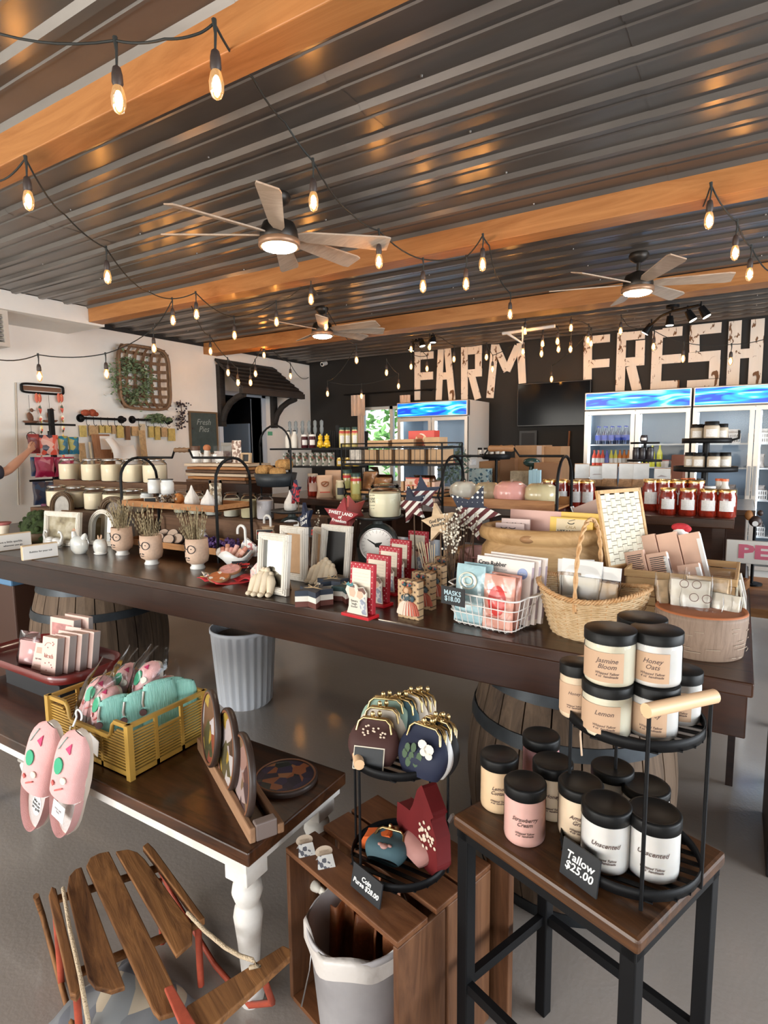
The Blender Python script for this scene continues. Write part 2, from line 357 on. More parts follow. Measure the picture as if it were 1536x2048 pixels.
# shapes seen through the doorway
O_ = O('steel_cabinet', MB().box(-8.2, -7.6, 5.5, 6.5, .0, 1.85).box(-7.6, -7.58, 5.98, 6.02, .1, 1.8), M('cabinet_steel_dark', (.10, .14, .18), .3, .7)); tag(O_, 'dark steel cabinet standing in the dim hallway beyond the doorway', 'cabinet')
t = T('hallway_door', 'pale blue door panel leaning open inside the doorway', 'door', (XL - .22, 6.60, 0)); O('panel', MB().box(-.75, 0, -.035, 0, .02, 1.95), M('pale_blue_door', (.22, .29, .38), .5), t, bevel=.004); O('handle', MB().cyl((-.66, -.036, 1.0), (-.66, -.09, 1.0), .02, .025, 12), chrome, t)
# ---------------------------------------------------------------- the garden outside the window
leafm = M('window_foliage', (.20, .42, .10), .7, var=.5, vscale=14)
def leaves(n, c, r, size, seed, m=None, up=.3):
  mb = m or MB(); rr = random.Random(seed)
  for _ in range(n):
    while True:
      p = Vc((rr.uniform(-1, 1), rr.uniform(-1, 1), rr.uniform(-1, 1)))
      if .2 < p.length < 1: break
    p = Vc((c[0] + p.x * r[0], c[1] + p.y * r[1], c[2] + p.z * r[2])); R_ = Euler((rr.uniform(-1, 1), rr.uniform(-1, 1), rr.uniform(0, 6.3))).to_matrix(); s = size * rr.uniform(.6, 1.3)
    mb.add([p + R_ @ Vc(q) * s for q in ((0, -.5, 0), (.3, 0, .08), (0, .6, 0), (-.3, 0, .08))], [(0, 1, 2, 3)], False)
  return mb
t = T('garden_tree', 'sunlit leafy green tree outside the back window', 'tree', (-6.2, 12.5, -.1)); O('foliage', leaves(900, (0, 0, 2.2), (2.4, 1.1, 2.0), .28, 5), leafm, t); O('trunk', MB().tube([(0, 0, 0), (.1, 0, 1.2), (0, 0, 2.6)], [.16, .12, .06], 8), M('bark', (.2, .14, .1), .9), t)
ST('ground_outside', MB().box(-14, 6, YB + .2, 26, -.2, -.1), M('bright_gravel', (.62, .62, .58), .9))
# ================================================================ FARM FRESH letters of old white planks
plank_white = wood('chippy_white_plank', (.74, .66, .56), (.80, .74, .66), 'Z', .75, 3, 0, .25, dark=None)
nt = plank_white.node_tree; N = nt.nodes.new; L = nt.links.new; pp = nt.nodes['Principled BSDF']; src = pp.inputs['Base Color'].links[0].from_socket
tc = N('ShaderNodeTexCoord'); mp = N('ShaderNodeMapping'); mp.inputs['Scale'].default_value = (7, 7, 3.5); L(tc.outputs['Object'], mp.inputs[0]); nn = N('ShaderNodeTexNoise'); nn.inputs['Scale'].default_value = 1.6; nn.inputs['Detail'].default_value = 7; nn.inputs['Distortion'].default_value = 1.2; L(mp.outputs[0], nn.inputs['Vector'])
rr_ = N('ShaderNodeValToRGB'); rr_.color_ramp.elements[0].position = .595; rr_.color_ramp.elements[1].position = .625; L(nn.outputs['Fac'], rr_.inputs[0]); mm = N('ShaderNodeMix'); mm.data_type = 'RGBA'; L(rr_.outputs[0], mm.inputs['Factor']); L(src, mm.inputs[6]); mm.inputs[7].default_value = (.17, .085, .04, 1); L(mm.outputs[2], pp.inputs['Base Color'])
YW = YB - .02
def letter(ch, word, strokes):
  ps = [(ay(a[0], a[1], YW), ay(b[0], b[1], YW), w) for a, b, w in strokes]
  cx = sum(p[0].x + p[1].x for p in ps) / (2 * len(ps)); z0 = min(min(p[0].z, p[1].z) for p in ps)
  t = T('plank_letter', f'white weathered plank letter {ch} of the word {word} on the black wall', 'letter', (cx, YB - .012, z0), 0, 'plank letters on the black wall')
  for a, b, w in ps:
    d = Vc((b.x - a.x, 0, b.z - a.z)); wd = w * mpp(a); L_ = d.length; d.normalize(); nrm = Vc((-d.z, 0, d.x)); c = Vc((cx, 0, z0)); a = Vc((a.x, 0, a.z)) - c; b = Vc((b.x, 0, b.z)) - c
    k = rnd.uniform(0, .008); A, B, Cq, D = a + nrm * wd / 2, b + nrm * wd / 2, b - nrm * wd / 2, a - nrm * wd / 2
    f_, bk = Vc((0, -.016 - k, 0)), Vc((0, .0, 0)); vs = [q + f_ for q in (A, B, Cq, D)] + [q + bk for q in (A, B, Cq, D)]
    O('plank', MB().add(vs, [(0, 1, 2, 3), (7, 6, 5, 4), (0, 4, 5, 1), (1, 5, 6, 2), (2, 6, 7, 3), (3, 7, 4, 0)]), plank_white, t)
def hz(x0, x1, y, w): # level plank: keep its height constant on the wall
  a = ay((x0 + x1) / 2, y, YW).z; pa, pb = ay(x0, y, YW), ay(x1, y, YW)
  return ((x0, y), (x1, y), w, a)
def LT(ch, word, st):
  out = []
  for s in st:
    if len(s) == 4 and not isinstance(s[0], tuple):
      x0, x1, y, w = s; slope_ = (910 - y) / (1149 + (x0 + x1) / 2)
      out.append(((x0, y + slope_ * (x1 - x0) / 2), (x1, y - slope_ * (x1 - x0) / 2), w))
    else: out.append(s)
  letter(ch, word, out)
LT('F', 'FARM', [((835, 800), (835, 704), 12.5), (841, 867, 711, 14), (841, 866, 752, 15)])
LT('A', 'FARM', [((877.5, 800), (882, 699), 13), ((904.5, 800), (895, 697), 14), (885, 896, 752, 14)])
LT('R', 'FARM', [((929, 799), (929, 694), 14), (936, 964, 700, 16), ((957, 738), (957, 708), 14), (936, 964, 746, 15), ((944, 753), (956, 798), 14)])
LT('M', 'FARM', [((980, 796), (990, 689), 15), ((992, 692), (1014, 742), 14), ((1014, 742), (1036, 692), 14), ((1045, 767), (1041, 686), 15)])
LT('F', 'FRESH', [((1175, 783), (1176, 672), 16), (1184, 1220, 678, 15), (1184, 1219, 727, 16)])
LT('R', 'FRESH', [((1240, 782), (1244, 665), 17), (1252, 1290, 671, 16), ((1280, 714), (1281, 681), 17), (1250, 1289, 723, 17), ((1262, 732), (1274, 781), 18)])
LT('E', 'FRESH', [((1311, 780), (1316, 660), 19), (1325, 1365, 664, 18), (1323, 1362, 718, 17), (1321, 1359, 769, 15)])
LT('S', 'FRESH', [(1380, 1443, 658, 20), ((1389, 704), (1389, 669), 18), (1377, 1441, 713, 19), ((1428, 757), (1430, 720), 19), (1374, 1438, 768, 17)])
LT('H', 'FRESH', [((1465, 771), (1471, 642), 22), (1480, 1501, 707, 18), ((1509, 769), (1516, 638), 23)])
# television
a, b = ay(1035, 768, 7.72), ay(1180, 850, 7.72)
t = T('television', 'wide flat black television mounted on the black wall', 'television', (0, 7.72, b.z))
O('bezel', MB().box(a.x, b.x, 0, .06, 0, a.z - b.z), M('tv_black', (.006, .006, .007), .3), t, bevel=.006); O('screen', MB().box(a.x + .012, b.x - .012, -.003, 0, .018, a.z - b.z - .012), M('tv_screen', (.003, .004, .006), .12, spec=.1), t)
# dark framed picture under the television
a, b = ay(1040, 862, 7.78), ay(1074, 890, 7.78)
t = T('wall_frame', 'small dark framed panel low on the black wall under the television', 'frame', (0, 7.79, b.z - .1)); O('frame', MB().box(a.x, b.x, -.03, 0, 0, a.z - b.z + .1), M('grey_frame', (.05, .055, .06), .5), t); O('panel', MB().box(a.x + .03, b.x - .03, -.034, -.03, .03, a.z - b.z + .07), board, t)
p0, p1 = ay(1125, 930, 7.6), ay(1139, 862, 7.75)
tag(O('broom_handle', MB().tube([(p0.x, 7.55, .0), (p1.x, 7.76, p1.z)], .013, 8), M('brown_stick', (.25, .10, .04), .5)), 'thin brown broom handle leaning on the black wall right of the framed panel', 'broom')
# white security camera near the corner
p = ay(650, 726, 7.74)
t = T('security_camera', 'small white bullet security camera at the top of the black wall', 'camera', (p.x, 7.78, p.z))
O('body', MB().cyl((0, -.01, 0), (0, -.12, -.03), .032, .036, 14), whitec, t); O('lens', MB().cyl((0, -.121, -.03), (0, -.126, -.031), .022, .02, 12), blackcap, t); O('mount', MB().cyl((0, -.03, .03), (0, -.03, .1), .014, .02, 10), whitec, t)
# ================================================================ display fridges
headm = bpy.data.materials.new('fridge_header_graphic'); headm.use_nodes = True; nt = headm.node_tree; N = nt.nodes.new; L = nt.links.new; p = nt.nodes['Principled BSDF']
tc = N('ShaderNodeTexCoord'); mp = N('ShaderNodeMapping'); mp.inputs['Scale'].default_value = (.9, 1, 5); mp.inputs['Rotation'].default_value = (0, .25, 0); L(tc.outputs['Object'], mp.inputs[0])
wv = N('ShaderNodeTexNoise'); wv.inputs['Scale'].default_value = 1.6; wv.inputs['Distortion'].default_value = 2.5; wv.inputs['Detail'].default_value = 1; L(mp.outputs[0], wv.inputs['Vector'])
r = N('ShaderNodeValToRGB'); e = r.color_ramp.elements; e[0].position = .38; e[0].color = (.0, .05, .62, 1); e[1].position = .62; e[1].color = (.30, .80, 1, 1); q = e.new(.48); q.color = (.0, .28, .85, 1); q = e.new(.56); q.color = (.0, .45, .92, 1)
L(wv.outputs['Fac'], r.inputs[0]); L(r.outputs[0], p.inputs['Base Color']); L(r.outputs[0], p.inputs['Emission Color']); p.inputs['Emission Strength'].default_value = .85; p.inputs['Roughness'].default_value = .25
fr_in = M('fridge_interior', (.36, .46, .58), .5); fr_out = M('fridge_white', (.66, .63, .58), .4); led = M('led_strip', (.85, .95, 1), .4, emit=5); fr_al = M('fridge_aluminium', (.60, .55, .50), .35, .8)
def fridge(x0, x1, lab):
  w = x1 - x0; zt = 2.175; hh = .205; D = .70
  t = T('display_fridge', lab, 'fridge', ((x0 + x1) / 2, 7.08, 0)); a, b = -w / 2, w / 2
  O('cabinet', MB().box(a, a + .04, 0, D, .02, zt).box(b - .04, b, 0, D, .02, zt).box(a + .04, b - .04, D - .05, D, .02, zt).box(a + .04, b - .04, 0.03, D - .05, zt - hh - .02, zt).box(a + .04, b - .04, 0, D - .05, .02, .28), fr_out, t)
  O('liner', MB().box(a + .041, b - .041, D - .055, D - .051, .28, zt - hh - .02).box(a + .04, a + .045, .03, D - .055, .28, zt - hh - .02).box(b - .045, b - .04, .03, D - .055, .28, zt - hh - .02), fr_in, t)
  hd = O('header', MB().box(a, b, -.055, .03, zt - hh, zt), fr_al, t, bevel=.008); O('header_panel', MB().box(a + .016, b - .016, -.058, -.055, zt - hh + .016, zt - .016), headm, hd)
  for k in range(2):
    u0, u1 = a + k * w / 2 + .004, a + (k + 1) * w / 2 - .004; z0, z1 = .28, zt - hh - .01; f = .042
    d = O('door', MB().box(u0, u0 + f, -.045, .0, z0, z1).box(u1 - f, u1, -.045, 0, z0, z1).box(u0 + f, u1 - f, -.045, 0, z0, z0 + f).box(u0 + f, u1 - f, -.045, 0, z1 - f, z1), fr_al, t)
    O('glass_pane', MB().box(u0 + f, u1 - f, -.026, -.02, z0 + f, z1 - f), glass, d)
    hx = u1 - f * .5 if k == 0 else u0 + f * .5
    O('handle', MB().box(hx - .012, hx + .012, -.075, -.045, 1.05, 1.35), M('handle_grey', (.35, .35, .35), .4), d)
    O('light_strip', MB().box(u0 + f + .004, u0 + f + .016, .005, .017, z0 + .05, z1 - .05), led, t)
    for zz in SH: O('shelf', MB().box(u0 + .05, u1 - .03, .05, D - .1, zz - .016, zz), M('shelf_white_wire', (.72, .76, .8), .4), t)
  O('light_strip', MB().box(a + .08, b - .08, .05, .09, zt - hh - .045, zt - hh - .025), led, t)
  return t
SH = (.62, 1.0, 1.33, 1.585)
FX = [(-4.08, -3.03), (-1.575, -.48), (-.465, .66)]
fridge(*FX[0], 'tall two-door glass fridge with blue lit header beside the window, its white side showing')
fridge(*FX[1], 'two-door glass fridge with blue header stocked with drinks, next to the television')
fridge(*FX[2], 'two-door glass fridge with blue header holding white baskets, farthest right')
# drinks
def bottle(name, lab, cat, mat, capm, r, h, grp, labm=None, neck=.4):
  t = T(name, lab, cat, (0, 0, -50), 0, grp)
  O('body', MB().lathe([(r * .9, 0), (r, .01), (r, h * .58), (r * .85, h * .66), (r * neck, h * .82), (r * neck, h * .93)], 10), mat, t)
  O('cap', MB().cyl((0, 0, h * .93), (0, 0, h), r * neck * 1.15, None, 8), capm, t)
  if labm: O('label', MB().lathe([(r * 1.02, h * .22), (r * 1.02, h * .5)], 10), labm, t)
  return t
ORD = ['leftmost', 'second from left', 'third from left', 'fourth from left', 'fifth from left', 'sixth from left', 'seventh from left', 'eighth from left', 'ninth from left', 'tenth from left']
def row(proto, pts, words=None):
  """a line of copies; each label gets its place in the line"""
  lab = proto['label']; n = len(pts)
  for i, p in enumerate(pts):
    w = words[i] if words else ('rightmost' if i == n - 1 and n > 1 else ORD[min(i, 9)] if n > 1 else None)
    l = lab + (', ' + w if w else '')
    if i == 0: proto.location = p; proto['label'] = l
    else: dup(proto, p, None, l)
def can(name, lab, col, grp, r=.033, h=.12):
  t = T(name, lab, 'can', (0, 0, -50), 0, grp)
  O('body', MB().lathe([(r * .85, 0), (r, .008), (r, h - .01), (r * .8, h)], 10), M('can_' + name + str(col), col, .35, .3), t); O('lid', MB().cyl((0, 0, h), (0, 0, h + .002), r * .78, None, 10), chrome, t)
  return t
x0 = FX[1][0] + .12
wb = bottle('water_bottle', 'blue water bottle in the drinks fridge', 'bottle', film('water_plastic', (.75, .85, 1), .7, .05), M('blue_cap', (.03, .08, .5), .4), .032, .21, 'water bottles on the upper left fridge shelf', M('blue_label', (.05, .1, .55), .4))
row(wb, [(x0 + .075 * i, 7.22 + .10 * j, SH[3]) for j in range(2) for i in range(5)], [f'{a} of the {b} line' for b in ('front', 'back') for a in ('first', 'second', 'third', 'fourth', 'last')])
cols = [((.75, .10, .06), 'red', 3), ((.12, .14, .45), 'blue', 1), ((.65, .60, .10), 'yellow green', 2), ((.70, .22, .04), 'orange', 3)]
i = 0
for c, nm, k in cols:
  pr = bottle('soda_bottle', f'{nm} soda bottle on the second left shelf of the drinks fridge', 'bottle', M('soda_' + nm, c, .25), M('cap_' + nm, tuple(x * .6 for x in c), .4), .026, .19, f'{nm} sodas on the second left fridge shelf', paper if nm != 'blue' else None)
  row(pr, [(x0 - .02 + .047 * (i + j), 7.15, SH[2]) for j in range(k)]); i += k
for kk, (nm, c) in enumerate((('violet', (.30, .12, .45)), ('silver', (.5, .5, .5)), ('dark green', (.03, .13, .09)))):
  row(can('drink_can', f'{nm} drink can on the lowest visible left shelf of the drinks fridge', c, f'{nm} cans on the lower left fridge shelf'), [(x0 - .02 + .072 * (kk * 2 + j) * .92, 7.14, SH[1] + .0) for j in range(2)])
pr = bottle('lemonade_bottle', 'yellow lemonade bottle in the right half of the drinks fridge', 'bottle', M('lemon', (.75, .75, .08), .25), M('ycap', (.8, .8, .2), .4), .03, .25, 'yellow bottles in the right half of the drinks fridge', None, .3)
xm = (FX[1][0] + FX[1][1]) / 2; row(pr, [(xm + .10 + .075 * i, 7.15, SH[2]) for i in range(3)])
pr = T('dip_tub', 'small white tub with red lid in the drinks fridge', 'tub', (0, 0, -50), 0, 'small tubs on the right fridge shelf')
O('tub', MB().lathe([(.036, 0), (.044, .07)], 12), M('cup_white', (.75, .68, .62), .4), pr); O('lid', MB().cyl((0, 0, .07), (0, 0, .078), .046, None, 12), M('red_tub_lid', (.55, .08, .06), .4), pr)
row(pr, [(xm + .10 + .098 * i, 7.12, SH[1]) for i in range(4)] + [(xm + .31 + .098 * i, 7.12, SH[2]) for i in range(2)], ['lower shelf ' + ORD[i] for i in range(4)] + ['upper shelf left', 'upper shelf right'])
# third fridge: white slotted baskets with bagged food
def fbasket(lab, grp):
  t = T('fridge_basket', lab, 'basket', (0, 0, -50), 0, grp); w, d, h = .19, .28, .10; m = MB()
  m.box(-w / 2, w / 2, -d / 2, d / 2, 0, .004)
  for zz in (.0, .045, .09): m.box(-w / 2, w / 2, -d / 2, -d / 2 + .004, zz, zz + .012).box(-w / 2, w / 2, d / 2 - .004, d / 2, zz, zz + .012).box(-w / 2, -w / 2 + .004, -d / 2, d / 2, zz, zz + .012).box(w / 2 - .004, w / 2, -d / 2, d / 2, zz, zz + .012)
  for k in range(11): xx = -w / 2 + w * k / 10; m.box(xx - .004, xx + .004, -d / 2 + .001, -d / 2 + .004, 0, h)
  O('basket', m, M('basket_white', (.8, .8, .8), .4), t); return t
x0 = FX[2][0] + .09
POS9 = [f'{v} shelf, {h}' for v in ('upper', 'lower', 'bottom') for h in ('left', 'middle', 'right')]
bk = fbasket('white slotted basket in the rightmost fridge', 'white baskets in the rightmost fridge')
row(bk, [(x0 + .26 + .26 * i, 7.25, s) for s in (SH[3], SH[1], SH[0]) for i in range(3)], POS9)
bagm = M('bagged_food', (.55, .50, .48), .3, var=.4, vscale=18)
def bag(name, lab, cat, w, h, d, mat, grp=None, top=True, parent=None, loc=(0, 0, 0), rot=None, lab2=None):
  """pillow shaped bag standing up, crimped along the top"""
  m = MB()
  def fn(u, v):
    a = u * 2 * PI; z = h * v; f = sin(PI * min(1, v * 1.15 + .06)) ** .5 if v < .82 else max(.04, (1 - v) / .18 * .72)
    wv = 1 + .05 * sin(9 * v + 3 * u); ex = abs(cos(a)) ** .6 * (1 if cos(a) > 0 else -1)
    return Vc((w / 2 * ex * (1 - .06 * sin(PI * v)) * wv, d / 2 * sin(a) * f * (1 + .12 * sin(14 * v + 5 * u)), z))
  m.grid(fn, 20, 12)
  if parent is not None: return O(name, m, mat, parent, loc, rot)
  o = O(name, m, mat, None, loc, rot); tag(o, lab, cat, grp); return o
g = bag('food_bag', 'bagged food in a basket of the rightmost fridge', 'bag', .16, .14, .15, bagm, 'bagged food in the rightmost fridge', loc=(x0 + .26, 7.22, SH[3] + .006))
g2 = dup(g, (x0 + .2, 7.2, SH[2] + .002), None, 'bagged food lying on the bare shelf of the rightmost fridge', group='bagged food on the bare fridge shelf')
row(g, [(x0 + .26 + .26 * i, 7.22, s + .006) for s in (SH[3], SH[1], SH[0]) for i in range(3)], POS9)
row(g2, [(x0 + .20 + .3 * i, 7.2, SH[2] + .002) for i in range(3)])
# first fridge: boxes seen behind the glass
x0 = FX[0][0] + .1
for i, (c, nm) in enumerate((((.15, .35, .55), 'blue'), ((.75, .2, .15), 'red'), ((.8, .8, .8), 'white'))):
  o = O('food_carton', MB().box(-.07, .07, -.08, .08, 0, .07), M('carton_' + nm, c, .5, var=.2, vscale=30), None, (x0 + .62 + .14 * i, 7.2, SH[2])); tag(o, f'{nm} food carton on a shelf of the fridge beside the window', 'carton')
# ================================================================ fans
def fan(c, lab, ph, grp=None):
  t = T('ceiling_fan', lab, 'fan', (c[0], c[1], 2.68)); fb = M('fan_dark', (.03, .026, .022), .4, .5); bl = wood('fan_blade', (.36, .27, .20), (.50, .40, .31), 'X', .55)
  O('canopy', MB().lathe([(.062, .268), (.07, .25), (.055, .22), (.02, .20)], 20), fb, t); O('downrod', MB().cyl((0, 0, .21), (0, 0, .13), .013, None, 10), fb, t)
  O('motor', MB().lathe([(.03, .14), (.085, .115), (.10, .08), (.105, .045), (.10, .03)], 24), fb, t)
  O('light_housing', MB().lathe([(.10, .03), (.112, .028), (.112, -.004), (.1, -.006)], 28), M('fan_housing_bronze', (.34, .21, .13), .4, .4), t)
  O('light_lens', MB().lathe([(.094, -.0055), (.088, -.014), (.06, -.022), (.001, -.026)], 28), M('fan_lamp', (1, .84, .64), .4, emit=75), t)
  for a in ph:
    Rm = RZ(rad(a)) @ RX(rad(12)); m = MB(); pl = [(.10, -.022), (.16, -.04), (.58, -.058), (.615, -.05), (.615, .05), (.58, .058), (.16, .04), (.10, .022)]
    m.prism(pl, .052, .060, RZ(rad(a)));
    for k in range(len(m.v)):
      v = Vc(m.v[k]); l = RZ(-rad(a)) @ v; l.z -= l.y * .30; m.v[k] = tuple(RZ(rad(a)) @ l)
    O('blade', m, bl, t)
  return t
A6 = [-53, -105, -146, 125, 83, 46]
fan((-2.2, 2.533), 'nearest ceiling fan, long wooden blades around a lit round lamp', A6)
fan((-.70, 4.677), 'ceiling fan at the right, lit round lamp in front of the FRESH letters', [-120, 70, 17, 113, -60, -165])
fan((-3.59, 4.734), 'smaller looking far ceiling fan above the fridge beside the window', [-53, 40, 5, 150, -100, 80])
# ================================================================ string lights
wirem = M('string_wire', (.02, .022, .02), .6); sockm = M('string_socket', (.05, .035, .03), .5)
bulbg = film('amber_bulb_glass', (1, .72, .38), .85, .03)
N = bulbg.node_tree.nodes.new; L = bulbg.node_tree.links.new; e_ = N('ShaderNodeEmission'); e_.inputs[0].default_value = (1, .50, .16, 1); e_.inputs[1].default_value = .55; a_ = N('ShaderNodeAddShader'); o_ = [n for n in bulbg.node_tree.nodes if n.type == 'OUTPUT_MATERIAL'][0]; L(o_.inputs[0].links[0].from_socket, a_.inputs[0]); L(e_.outputs[0], a_.inputs[1]); L(a_.outputs[0], o_.inputs[0]); filam = M('glowing_filament', (1, .56, .20), .5, emit=110)
def bulb_meshes():
  g = MB().lathe([(.010, 0), (.016, -.010), (.022, -.035), (.021, -.060), (.014, -.077), (.001, -.085)], 14)
  f = MB().ball((0, 0, -.042), (.0125, .0125, .027), 8, 6)
  s = MB().lathe([(.004, .055), (.012, .048), (.016, .03), (.017, .004), (.012, -.006)], 12)
  return s.mesh('socket'), g.mesh('bulb'), f.mesh('filament')
sm_, gm_, fm_ = bulb_meshes(); sm_.materials.append(sockm); gm_.materials.append(bulbg); fm_.materials.append(filam)
def jn(p): return p + Vc((0, 0, .040 + .055 + .07))
def string(lab, pts, grp=None, wire=True):
  """pts: (px, py, depth) with depth ('z', h) or ('y', Y) and a flag B for a bulb centre, W for a bare wire point"""
  P3 = []
  for q in pts:
    kind, px, py, how, val = q
    p = az(px, py, val) if how == 'z' else ay(px, py, val)
    P3.append((kind, p, jn(p) if kind == 'B' else p))
  org = P3[0][2].copy(); org.z = H
  t = T('string_lights', lab, 'string lights', org, 0, None)
  way = []
  for i, (k, p, j) in enumerate(P3):
    if i:
      a = P3[i - 1][2]; n_ = 6; sag = (a - j).length * .05
      for s in range(1, n_): q = a.lerp(j, s / n_); q.z -= sag * 4 * (s / n_) * (1 - s / n_); way.append(q)
    way.append(j)
  way = [w - org for w in way]
  for w in way: w.z = min(w.z, -.022)
  m = MB().tube(way, .0042, 6)
  for k, p, j in P3:
    if k == 'B': a = j - org; m.tube([a + Vc((0, 0, .01)), a + Vc((.004, 0, -.03)), a - Vc((0, 0, .075))], [.008, .0045, .0035], 6)
  O('wire', m, wirem, t)
  for k, p, j in P3:
    if k != 'B': continue
    c = p - org + Vc((0, 0, .040)); s = O('socket', sm_, sockm, t, c); b = O('bulb', gm_, bulbg, s);
    O('filament', fm_, filam, s)
B, Wp = 'B', 'W'
string('string of edison bulbs from the upper left corner past the nearest fan', [(Wp, 0, 68, 'z', 2.86), (B, 237, 198, 'z', 2.66), (Wp, 330, 78, 'z', 2.79), (Wp, 400, 66, 'z', 2.80), (B, 433, 168, 'z', 2.66), (Wp, 505, 155, 'z', 2.90), (Wp, 570, 245, 'z', 2.91), (B, 627, 402, 'z', 2.66), (Wp, 700, 425, 'z', 2.80), (B, 758, 522, 'z', 2.64), (B, 846, 572, 'z', 2.62), (B, 932, 567, 'z', 2.63), (B, 965, 528, 'z', 2.68), (Wp, 978, 490, 'z', 2.83), (Wp, 1000, 560, 'z', 2.9), (B, 1020, 628, 'z', 2.66)])
string('string of edison bulbs from the left edge along the metal ceiling towards the far fan', [(Wp, 0, 362, 'z', 2.80), (B, 57, 400, 'z', 2.64), (Wp, 130, 430, 'z', 2.82), (B, 215, 553, 'z', 2.62), (Wp, 300, 585, 'z', 2.78), (B, 346, 640, 'z', 2.62), (B, 393, 628, 'z', 2.66), (B, 469, 670, 'z', 2.64), (B, 553, 643, 'z', 2.68), (B, 622, 598, 'z', 2.70), (Wp, 634, 590, 'z', 2.91)])
string('string of edison bulbs draped low across the white wall in front of the tobacco basket', [(Wp, 0, 720, 'y', 2.25), (B, 79, 752, 'y', 2.6), (B, 213, 747, 'y', 3.1), (B, 308, 696, 'y', 3.5), (Wp, 343, 603, 'z', 2.83)])
string('string of edison bulbs swagged over the black doorway awning', [(Wp, 383, 612, 'z', 2.83), (B, 421, 702, 'y', 4.6), (B, 456, 745, 'y', 5.0), (B, 476, 765, 'y', 5.1), (B, 501, 765, 'y', 5.25), (B, 511, 747, 'y', 5.4), (B, 528, 710, 'y', 5.7), (B, 581, 752, 'y', 6.1), (Wp, 617, 755, 'y', 7.7)])
string('string of edison bulbs hanging from the far fan down over the curtained window', [(B, 652, 652, 'y', 4.5), (B, 713, 720, 'y', 5.6), (B, 655, 787, 'y', 6.6), (B, 723, 792, 'y', 7.0), (B, 797, 772, 'y', 7.1), (B, 773, 745, 'y', 6.6)])
string('string of edison bulbs looped over the plank letters FARM', [(B, 822, 733, 'y', 7.2), (B, 854, 737, 'y', 7.1), (B, 822, 698, 'y', 6.8), (B, 859, 694, 'y', 6.7), (Wp, 868, 660, 'y', 6.6), (B, 908, 718, 'y', 7.0), (B, 973, 714, 'y', 7.0), (B, 985, 738, 'y', 7.0), (B, 1046, 703, 'y', 6.8), (B, 1050, 662, 'y', 6.5)])
string('string of edison bulbs clustered high on the black wall above the television', [(B, 1083, 707, 'y', 6.9), (B, 1085, 687, 'y', 6.8), (B, 1115, 682, 'y', 6.8), (B, 1117, 698, 'y', 6.9), (B, 1141, 698, 'y', 6.9), (B, 1142, 655, 'y', 6.6), (B, 1176, 680, 'y', 6.9), (B, 1182, 687, 'y', 7.0), (B, 1103, 758, 'y', 7.5)])
string('string of edison bulbs sagging across the plank letters FRESH', [(B, 1241, 662, 'y', 6.8), (Wp, 1256, 652, 'y', 6.9), (B, 1307, 693, 'y', 7.0), (B, 1366, 717, 'y', 7.0), (B, 1461, 722, 'y', 7.0), (Wp, 1540, 675, 'y', 6.9)])
string('string of edison bulbs at the right edge under the middle beam', [(Wp, 1404, 416, 'z', 2.84), (B, 1418, 440, 'z', 2.68), (B, 1470, 505, 'z', 2.64), (B, 1499, 548, 'z', 2.64), (Wp, 1545, 545, 'z', 2.78)])
# track spot lights
def track(lab, pts, heads):
  P3 = [ay(x, y, d) for x, y, d in pts]; o = P3[0].copy(); o.z = H
  t = T('track_light', lab, 'spotlight', o); m = MB().tube([p - o for p in P3], .012, 6)
  mid = P3[len(P3) // 2] - o; m.cyl(mid, (mid.x, mid.y, -.02), .01, .012, 8); m.cyl((mid.x, mid.y, -.045), (mid.x, mid.y, -.02), .06, .06, 16); O('track', m, blackm, t)
  for (x, y, d, lit, dx) in heads:
    p = ay(x, y, d) - o; q = p + Vc((dx, 0, -.09)); h = O('spot_head', MB().cyl(p, q, .028, .042, 14).cyl(p + Vc((0, 0, .05)), p, .007, .007, 6), blackm, t)
    dr = (q - p).normalized(); O('spot_lens', MB().cyl(q + dr * .001, q + dr * .004, .036, .034, 14), M('spot_lamp', (1, .93, .78), .4, emit=10 if lit else 3), h)
track('black four-head track spotlight over the plank letters FRESH', [(1296, 655, 6.9), (1322, 632, 6.7), (1345, 622, 6.5), (1400, 610, 6.2)], [(1303, 648, 6.9, 1, -.06), (1340, 632, 6.6, 1, 0), (1375, 622, 6.4, 0, .05), (1402, 614, 6.2, 1, .05)])
track('small black track spotlight over the plank letters FARM', [(823, 690, 6.9), (838, 672, 6.8), (866, 660, 6.7)], [(826, 686, 6.9, 1, -.03), (842, 678, 6.8, 0, .02), (866, 670, 6.7, 1, 0)])
a, b, c = ay(1005, 667, 6.6), ay(1110, 652, 6.6), ay(1045, 686, 6.6)
tag(O('ceiling_bracket', MB().tube([a, b], .02, 6).tube([a + Vc((.05, 0, 0)), c, c + Vc((.0, 0, .18))], .016, 6), M('bracket_white', (.66, .65, .62), .5)), 'white metal bracket fixed under the ceiling above the letter M', 'bracket')
